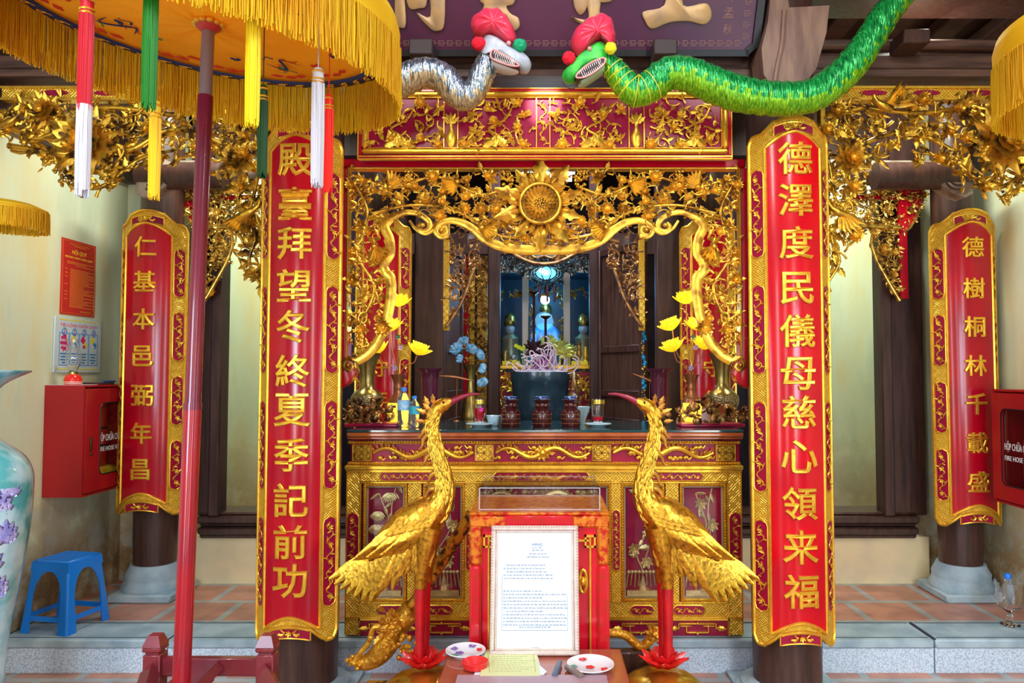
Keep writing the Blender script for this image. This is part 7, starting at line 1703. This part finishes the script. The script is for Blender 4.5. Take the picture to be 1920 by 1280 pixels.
# things on the left cabinet
ztop = zb_ + H
x, y = P(137, 710, 4.25)[0], 4.25
t = thing('oil_lamp', 'small red-bodied oil lamp with clear chimney on top of the left fire cabinet', 'lamp', (x, y, ztop))
lathe_part('red_body', [(.038, 0), (.045, .004), (.046, .03), (.040, .05), (.025, .062)], x, y, ztop, mat('lamp_red', (.85, .02, .01), .2, coat=.4), t)
o = MB(); [o.tube([(x + .0465 * math.cos(a), y + .0465 * math.sin(a), ztop + h) for a in np.linspace(0, 2 * PI, 25)[:-1]], .0016, 4, closed=True) for h in (.010, .018)]; o.build('white_stripes', white, t)
lathe_part('burner', [(.024, .062), (.024, .075), (.02, .078)], x, y, ztop, m_brass, t)
lathe_part('chimney', [(.018, .078), (.02, .085), (.042, .14), (.040, .17), (.020, .24), (.022, .262), (.0205, .262), (.0185, .24), (.038, .17), (.040, .14), (.018, .085)], x, y, ztop, m_cg, t)
t = thing('paper_folder', 'dark folder with a blue pen lying on the left fire cabinet', 'folder', (XL + .11, 4.48, ztop)); o = MB(); o.box(XL + .02, XL + .18, 4.38, 4.56, ztop, ztop + .012, bev=.002); o.build('folder', mat('dark_brown_leather', (.06, .03, .03), .5), t); o = MB(); o.tube([(XL + .17, 4.46, ztop + .018), (XL + .16, 4.60, ztop + .018)], .006, 8); o.build('blue_pen', mat('blue_pen', (.02, .1, .4), .4), t)
o = MB(); o.box(XL + .005, XL + .20, 4.2, 4.36, ztop, ztop + .002); 
lampf = tag(o.build('white_paper', m_paper), 'white paper sheet under the small red lamp on the cabinet', 'paper')
# notices on the left wall
def on_wall(px, py, X=XL):     # pixel -> point on the left wall
    u = (px - 1020) / F; v = (640 - py) / F; dy = math.cos(TH) - math.sin(TH) * v; dz = math.sin(TH) + math.cos(TH) * v; k = X / u; return (dy * k, EYE + dz * k)
a = on_wall(115, 444); b = on_wall(175, 600); y0, y1 = a[0], b[0]; zt_ = a[1]; zb2 = on_wall(114, 588)[1]; yc = (y0 + y1) / 2; W = y1 - y0; H_ = zt_ - zb2
M = wallL(XL, yc, zb2); m_sred = mat('red_sign_board', (.60, .025, .02), .4); m_stxt = mat('orange_lettering', (.85, .30, .03), .5); m_sy = mat('yellow_lettering', (.9, .65, .03), .5)
t = thing('rules_notice', 'red notice with yellow Vietnamese text on the left wall', 'notice', (XL, yc, zb2))
o = MB(); o.box(-W / 2, W / 2, 0, H_, 0, .006, bev=.001); o.build('board', m_sred, t, M=M)
o = MB(); frame(o, -W / 2 + .01, W / 2 - .01, .01, H_ - .01, .0015, .006, .007, 0); rng = random.Random(2)
def tline(y, a, b, h=.004):
    x = a
    while x < b: w_ = rng.uniform(.006, .016); o.box(x, min(x + w_, b), y, y + h, .006, .0068); x += w_ + .003
tline(H_ * .94, -W * .28, W * .28); tline(H_ * .915, -W * .18, W * .18)
tline(H_ * .70, -W * .34, W * .42); tline(H_ * .68, -W * .34, W * .2); tline(H_ * .655, -W * .1, W * .42)
y = H_ * .60
while y > H_ * .10: tline(y, -W * .25, W * rng.choice((.44, .44, .3, .15))); y -= H_ * .0215
for q in (.60, .55, .5, .40, .30, .26, .20): tline(H_ * q, -W * .4, -W * .33)
tline(H_ * .05, W * .05, W * .38, .005); o.build('fine_print', m_stxt, t, M=M)
q = text('NỘI QUY', h=H_ * .085, w=W * .42, ext=.001); q.map(lambda v: v + np.array((0, H_ * .84, .006))); q.build('heading', m_sy, t, M=M)
q = text('PHÒNG CHÁY CHỮA CHÁY', h=H_ * .034, w=W * .8, ext=.001); q.map(lambda v: v + np.array((0, H_ * .77, .006))); q.build('heading', m_sy, t, M=M)
a = on_wall(100, 592); b = on_wall(186, 697); y0, y1 = a[0], on_wall(186, 640)[0]; zt_ = a[1]; zb3 = on_wall(98, 698)[1]; yc = (y0 + y1) / 2; W = y1 - y0; H_ = zt_ - zb3; M = wallL(XL + .008, yc, zb3)
t = thing('fire_order_sign', 'white metal sign with four numbered blue panels above the left fire cabinet', 'sign', (XL, yc, zb3))
m_sw = mat('bluish_white_enamel', (.62, .72, .74), .3); m_sb = mat('sign_blue', (.02, .22, .55), .4); m_sr = mat('sign_crimson', (.65, .02, .15), .4); m_syy = mat('sign_yellow', (.85, .75, .05), .4)
o = MB(); o.box(-W / 2, W / 2, 0, H_, -.006, .004, bev=.001); o.build('plate', m_sw, t, M=M)
o = MB(); o.box(-W * .44, W * .44, H_ * .945, H_ * .965, .004, .005); o.box(-W * .44, W * .44, H_ * .05, H_ * .07, .004, .005); o.build('yellow_rules', m_syy, t, M=M)
q = text('TIÊU LỆNH CHỮA CHÁY', h=H_ * .095, w=W * .8, ext=.001); q.map(lambda v: v + np.array((0, H_ * .86, .004))); q.build('heading', m_sr, t, M=M)
for i in range(4):
    cx = (-.315 + .21 * i) * W; hw = W * .098; o = MB(); frame(o, cx - hw, cx + hw, H_ * .13, H_ * .72, .0035, .004, .0052, 0)
    o.tube([(cx + W * .045 * math.cos(a), H_ * .74 + W * .045 * math.sin(a), .005) for a in np.linspace(0, 2 * PI, 25)[:-1]], .0028, 4, closed=True)
    for k, (u, w_) in enumerate(((.34, .75), (.285, .6), (.23, .7), (.18, .4))): o.box(cx - hw * w_, cx + hw * w_ * .9, H_ * u - .004, H_ * u + .004, .004, .005)
    pn = o.build('blue_panel', m_sb, t, M=M)
    q = text(str(i + 1), h=W * .06, ext=.001); q.map(lambda v: v + np.array((cx, H_ * .74, .0052))); q.build('numeral', m_sr, pn, M=M)
q = MB()
c = (-.315 * W, H_ * .54)
pts = []
for k in range(18): r = (.085 if k % 2 else .06) * W; pts.append((c[0] + r * math.cos(k * PI / 9), c[1] + r * 1.5 * math.sin(k * PI / 9)))
q.prism(pts, .004, .0055); q.build('red_flame', m_sr, t, M=M)
for s_, dz in (('BÁO', .03), ('ĐỘNG', -.035)): q = text(s_, h=H_ * .06, w=W * .13, ext=.001); q.map(lambda v: v + np.array((c[0], c[1] + dz * H_ * 1.6, .0056))); q.build('lettering', white, t, M=M)
for i, ms_ in ((1, (m_syy, m_sb)), (2, (m_sr, m_syy)), (3, (m_syy, m_sb))):
    cx = (-.315 + .21 * i) * W
    for k, (mm, dx, dz, sx, sz) in enumerate(((ms_[0], -.01, .06, .05, .06), (ms_[1], .015, -.03, .04, .05), (m_sr if i == 2 else m_sw, .0, -.06, .03, .03))):
        o = MB(); o.prism([(cx + dx * W * 2 + sx * W * (1 + .25 * math.sin(j * 3 + i)) * math.cos(j * PI / 6), H_ * .54 + dz * H_ + sz * H_ * (1 + .25 * math.cos(j * 2)) * math.sin(j * PI / 6)) for j in range(12)], .004, .005 + k * .0006); o.build('pictogram', mm, t, M=M)
# ================================================================ BLUE STOOL
t = thing('plastic_stool', 'bright blue plastic stool with arched sides on the step at the left', 'stool', (P(125, 1170, 4.1)[0], 4.1, .17))
m_st = mat('blue_plastic', (.004, .22, .80), .3, 0, (.004, .20, .72), 4, coat=.2)
cx, cy, z0 = -2.585, 4.10, .171; Hs = .37; bt, tp = .150, .112; yaw = -.20
def stl(v):
    c, s = math.cos(yaw), math.sin(yaw); return np.stack([cx + v[:, 0] * c - v[:, 1] * s, cy + v[:, 0] * s + v[:, 1] * c, z0 + v[:, 2]], 1)
o = MB(); o.box(-tp, tp, -tp, tp, Hs - .014, Hs, bev=.007)
for q in range(9): o.box(-tp + .02, tp - .02, -tp + .022 + q * (tp * 2 - .044) / 8 - .002, -tp + .022 + q * (tp * 2 - .044) / 8 + .002, Hs - .001, Hs + .0015)
o.build('seat', m_st, t, M=stl)
def hw(z): return bt + (tp - bt) * z / Hs
wo, zsp, zat = .088, .16, Hs - .052
for side in range(4):
    a = side * PI / 2; ca, sa = math.cos(a), math.sin(a)
    rotz = lambda v: np.stack([v[:, 0] * ca - v[:, 1] * sa, v[:, 0] * sa + v[:, 1] * ca, v[:, 2]], 1)
    o = MB(); v = []; f = []; zs_ = list(np.linspace(0, zsp, 6)) + [zsp + (zat - zsp) * math.sin(q) for q in np.linspace(.15, PI / 2, 10)]; rc = .016
    for z in zs_:
        d = hw(z); w_ = wo if z <= zsp else wo * math.sqrt(max(0, 1 - ((z - zsp) / (zat - zsp)) ** 2)); e = -min(w_, d - .02)
        out = [(e, -d)] + [(-d + rc - rc * math.sin(q), -d + rc - rc * math.cos(q)) for q in np.linspace(0, PI / 2, 6)] + [(-d, e)]
        inn = [(-d + .005, e)] + [(-d + .005, -d + .005 + rc), (-d + .005 + rc, -d + .005)] + [(e, -d + .005)]
        sec = out + inn; v += [(p[0], p[1], z) for p in sec]
    m = len(sec)
    for i in range(len(zs_) - 1):
        for j in range(m): f.append((i * m + j, i * m + (j + 1) % m, (i + 1) * m + (j + 1) % m, (i + 1) * m + j)[::-1])
    f += [tuple(range(m)), tuple(range((len(zs_) - 1) * m, len(zs_) * m))[::-1]]
    o.add(v, f); o.map(rotz); o.build('leg', m_st, t, M=stl, sharp=40)
    d0, d1 = hw(zat - .003), hw(Hs - .01); o = MB()
    o.add([(-d0, -d0, zat - .003), (d0, -d0, zat - .003), (d1, -d1, Hs - .008), (-d1, -d1, Hs - .008), (-d0 + .005, -d0 + .005, zat - .003), (d0 - .005, -d0 + .005, zat - .003), (d1 - .005, -d1 + .005, Hs - .008), (-d1 + .005, -d1 + .005, Hs - .008)], [(0, 1, 2, 3), (5, 4, 7, 6), (4, 5, 1, 0), (3, 2, 6, 7)]); o.map(rotz); o.build('skirt', m_st, t, M=stl)
    o = MB(); z = .075; d = hw(z); o.box(-wo - .02, wo + .02, -d + .004, -d + .010, z - .013, z + .013); o.map(rotz); o.build('stretcher', m_st, t, M=stl)
# ================================================================ BIG PORCELAIN VASE
Yv_ = 3.0; xv = P(-78, 900, Yv_)[0]; k = 1 / (F / Yv_)
m_vase = bpy.data.materials.new('floral_porcelain'); m_vase.use_nodes = True; nt = m_vase.node_tree; n = nt.nodes; l = nt.links; b = n['Principled BSDF']; b.inputs['Roughness'].default_value = .12; b.inputs['Coat Weight'].default_value = .5
tc = n.new('ShaderNodeTexCoord'); nz = n.new('ShaderNodeTexNoise'); nz.inputs['Scale'].default_value = 7; nz.inputs['Detail'].default_value = 3; l.new(tc.outputs['Object'], nz.inputs['Vector'])
cr = n.new('ShaderNodeValToRGB'); e = cr.color_ramp.elements; e[0].position = .40; e[0].color = (.10, .45, .48, 1); e[1].position = .52; e[1].color = (.42, .70, .78, 1); q = e.new(.6); q.color = (.55, .78, .85, 1); l.new(nz.outputs[0], cr.inputs[0]); l.new(cr.outputs[0], b.inputs['Base Color'])
t = thing('porcelain_floor_vase', 'huge pale blue porcelain floor vase painted with violet lotus flowers, left edge', 'vase', (xv, Yv_, 0))
zz_ = lambda py: P(1020, py, Yv_)[2]
prof = [(.17, 0.0), (.175, .02), (.168, .12), (.178, zz_(1230)), (.21, zz_(1120)), (.243, zz_(1000)), (.252, zz_(920)), (.245, zz_(885)), (.21, zz_(855)), (.12, zz_(820)), (.10, zz_(790)), (.105, zz_(750)), (.14, zz_(722)), (.225, zz_(699)), (.232, zz_(696)), (.222, zz_(696)), (.13, zz_(722)), (.09, zz_(760))]
sp_ = smooth_path([(a, b) for a, b in prof], 4); lathe_part('body', [tuple(q) for q in sp_], xv, Yv_, 0, m_vase, t, 64)
rad = lambda z: np.interp(z, [p[1] for p in prof[:12]], [p[0] for p in prof[:12]])
m_vl = mat('violet_petal_glaze', (.28, .28, .70), .2, 0, (.55, .50, .85), 20); m_bk = mat('ink_line', (.02, .02, .04), .4)
for (az_, py, s_) in ((-.42, 955, .10), (-.25, 1010, .09), (-.55, 1060, .11), (-.3, 1110, .09), (-.5, 1160, .08), (-.8, 990, .12), (-.9, 1100, .12), (-.2, 925, .07)):
    zc = zz_(py); o = MB(); R0 = rad(zc); th0 = az_ + PI * .0
    for kx, ms_ in ((0, 1),):
        for j in range(7): inst(o, PETAL, (0, 0, 0), PI / 2 + (j - 3) * .42, s_ * (1 - .08 * abs(j - 3)), -.0, 1.3)
    def wrap(v): ang = th0 + v[:, 0] / R0; r = np.interp(zc + v[:, 1], [p[1] for p in prof[:12]], [p[0] for p in prof[:12]]) + .0015 + v[:, 2] * .02; return np.stack([xv + r * np.cos(ang), Yv_ + r * np.sin(ang), zc + v[:, 1]], 1)
    o.build('painted_lotus', m_vl, t, M=wrap, sharp=0); o = MB(); o.tube([(0, 0, .0), (.01, s_ * .3, 0), (-.005, s_ * .6, 0)], .0018, 4); o.build('ink_veins', m_bk, t, M=wrap)
# ================================================================ GLASS GOBLET AT THE RIGHT
Yg = 4.1; xg = P(1893, 1130, Yg)[0]; zg = .171; k = 1 / (F / Yg)
t = thing('glass_goblet', 'large clear glass goblet vase holding a blue-capped bottle, right edge', 'vase', (xg, Yg, zg))
lathe_part('goblet', [(16 * k, 0), (17 * k, .006), (6 * k, .02), (5 * k, .06), (8 * k, .075), (20 * k, .10), (24 * k, .14), (23 * k, .20), (26 * k, .235), (25 * k, .235), (21.5 * k, .20), (22 * k, .14), (18 * k, .108), (.001, .09)], xg, Yg, zg, m_cg, t)
t = thing('water_bottle', 'clear plastic bottle with bright blue cap inside the glass goblet, right edge', 'bottle', (xg, Yg, zg + .1)); xb = P(1890, 1100, Yg)[0]
lathe_part('bottle', [(.025, .115), (.028, .12), (.028, .2), (.012, .235), (.011, .25)], xb, Yg, zg, m_pet, t); lathe_part('cap', [(.016, .248), (.016, .272), (.013, .276)], xb, Yg, zg, mat('bright_blue_cap', (.01, .2, .85), .35), t, lab='bright blue cap')
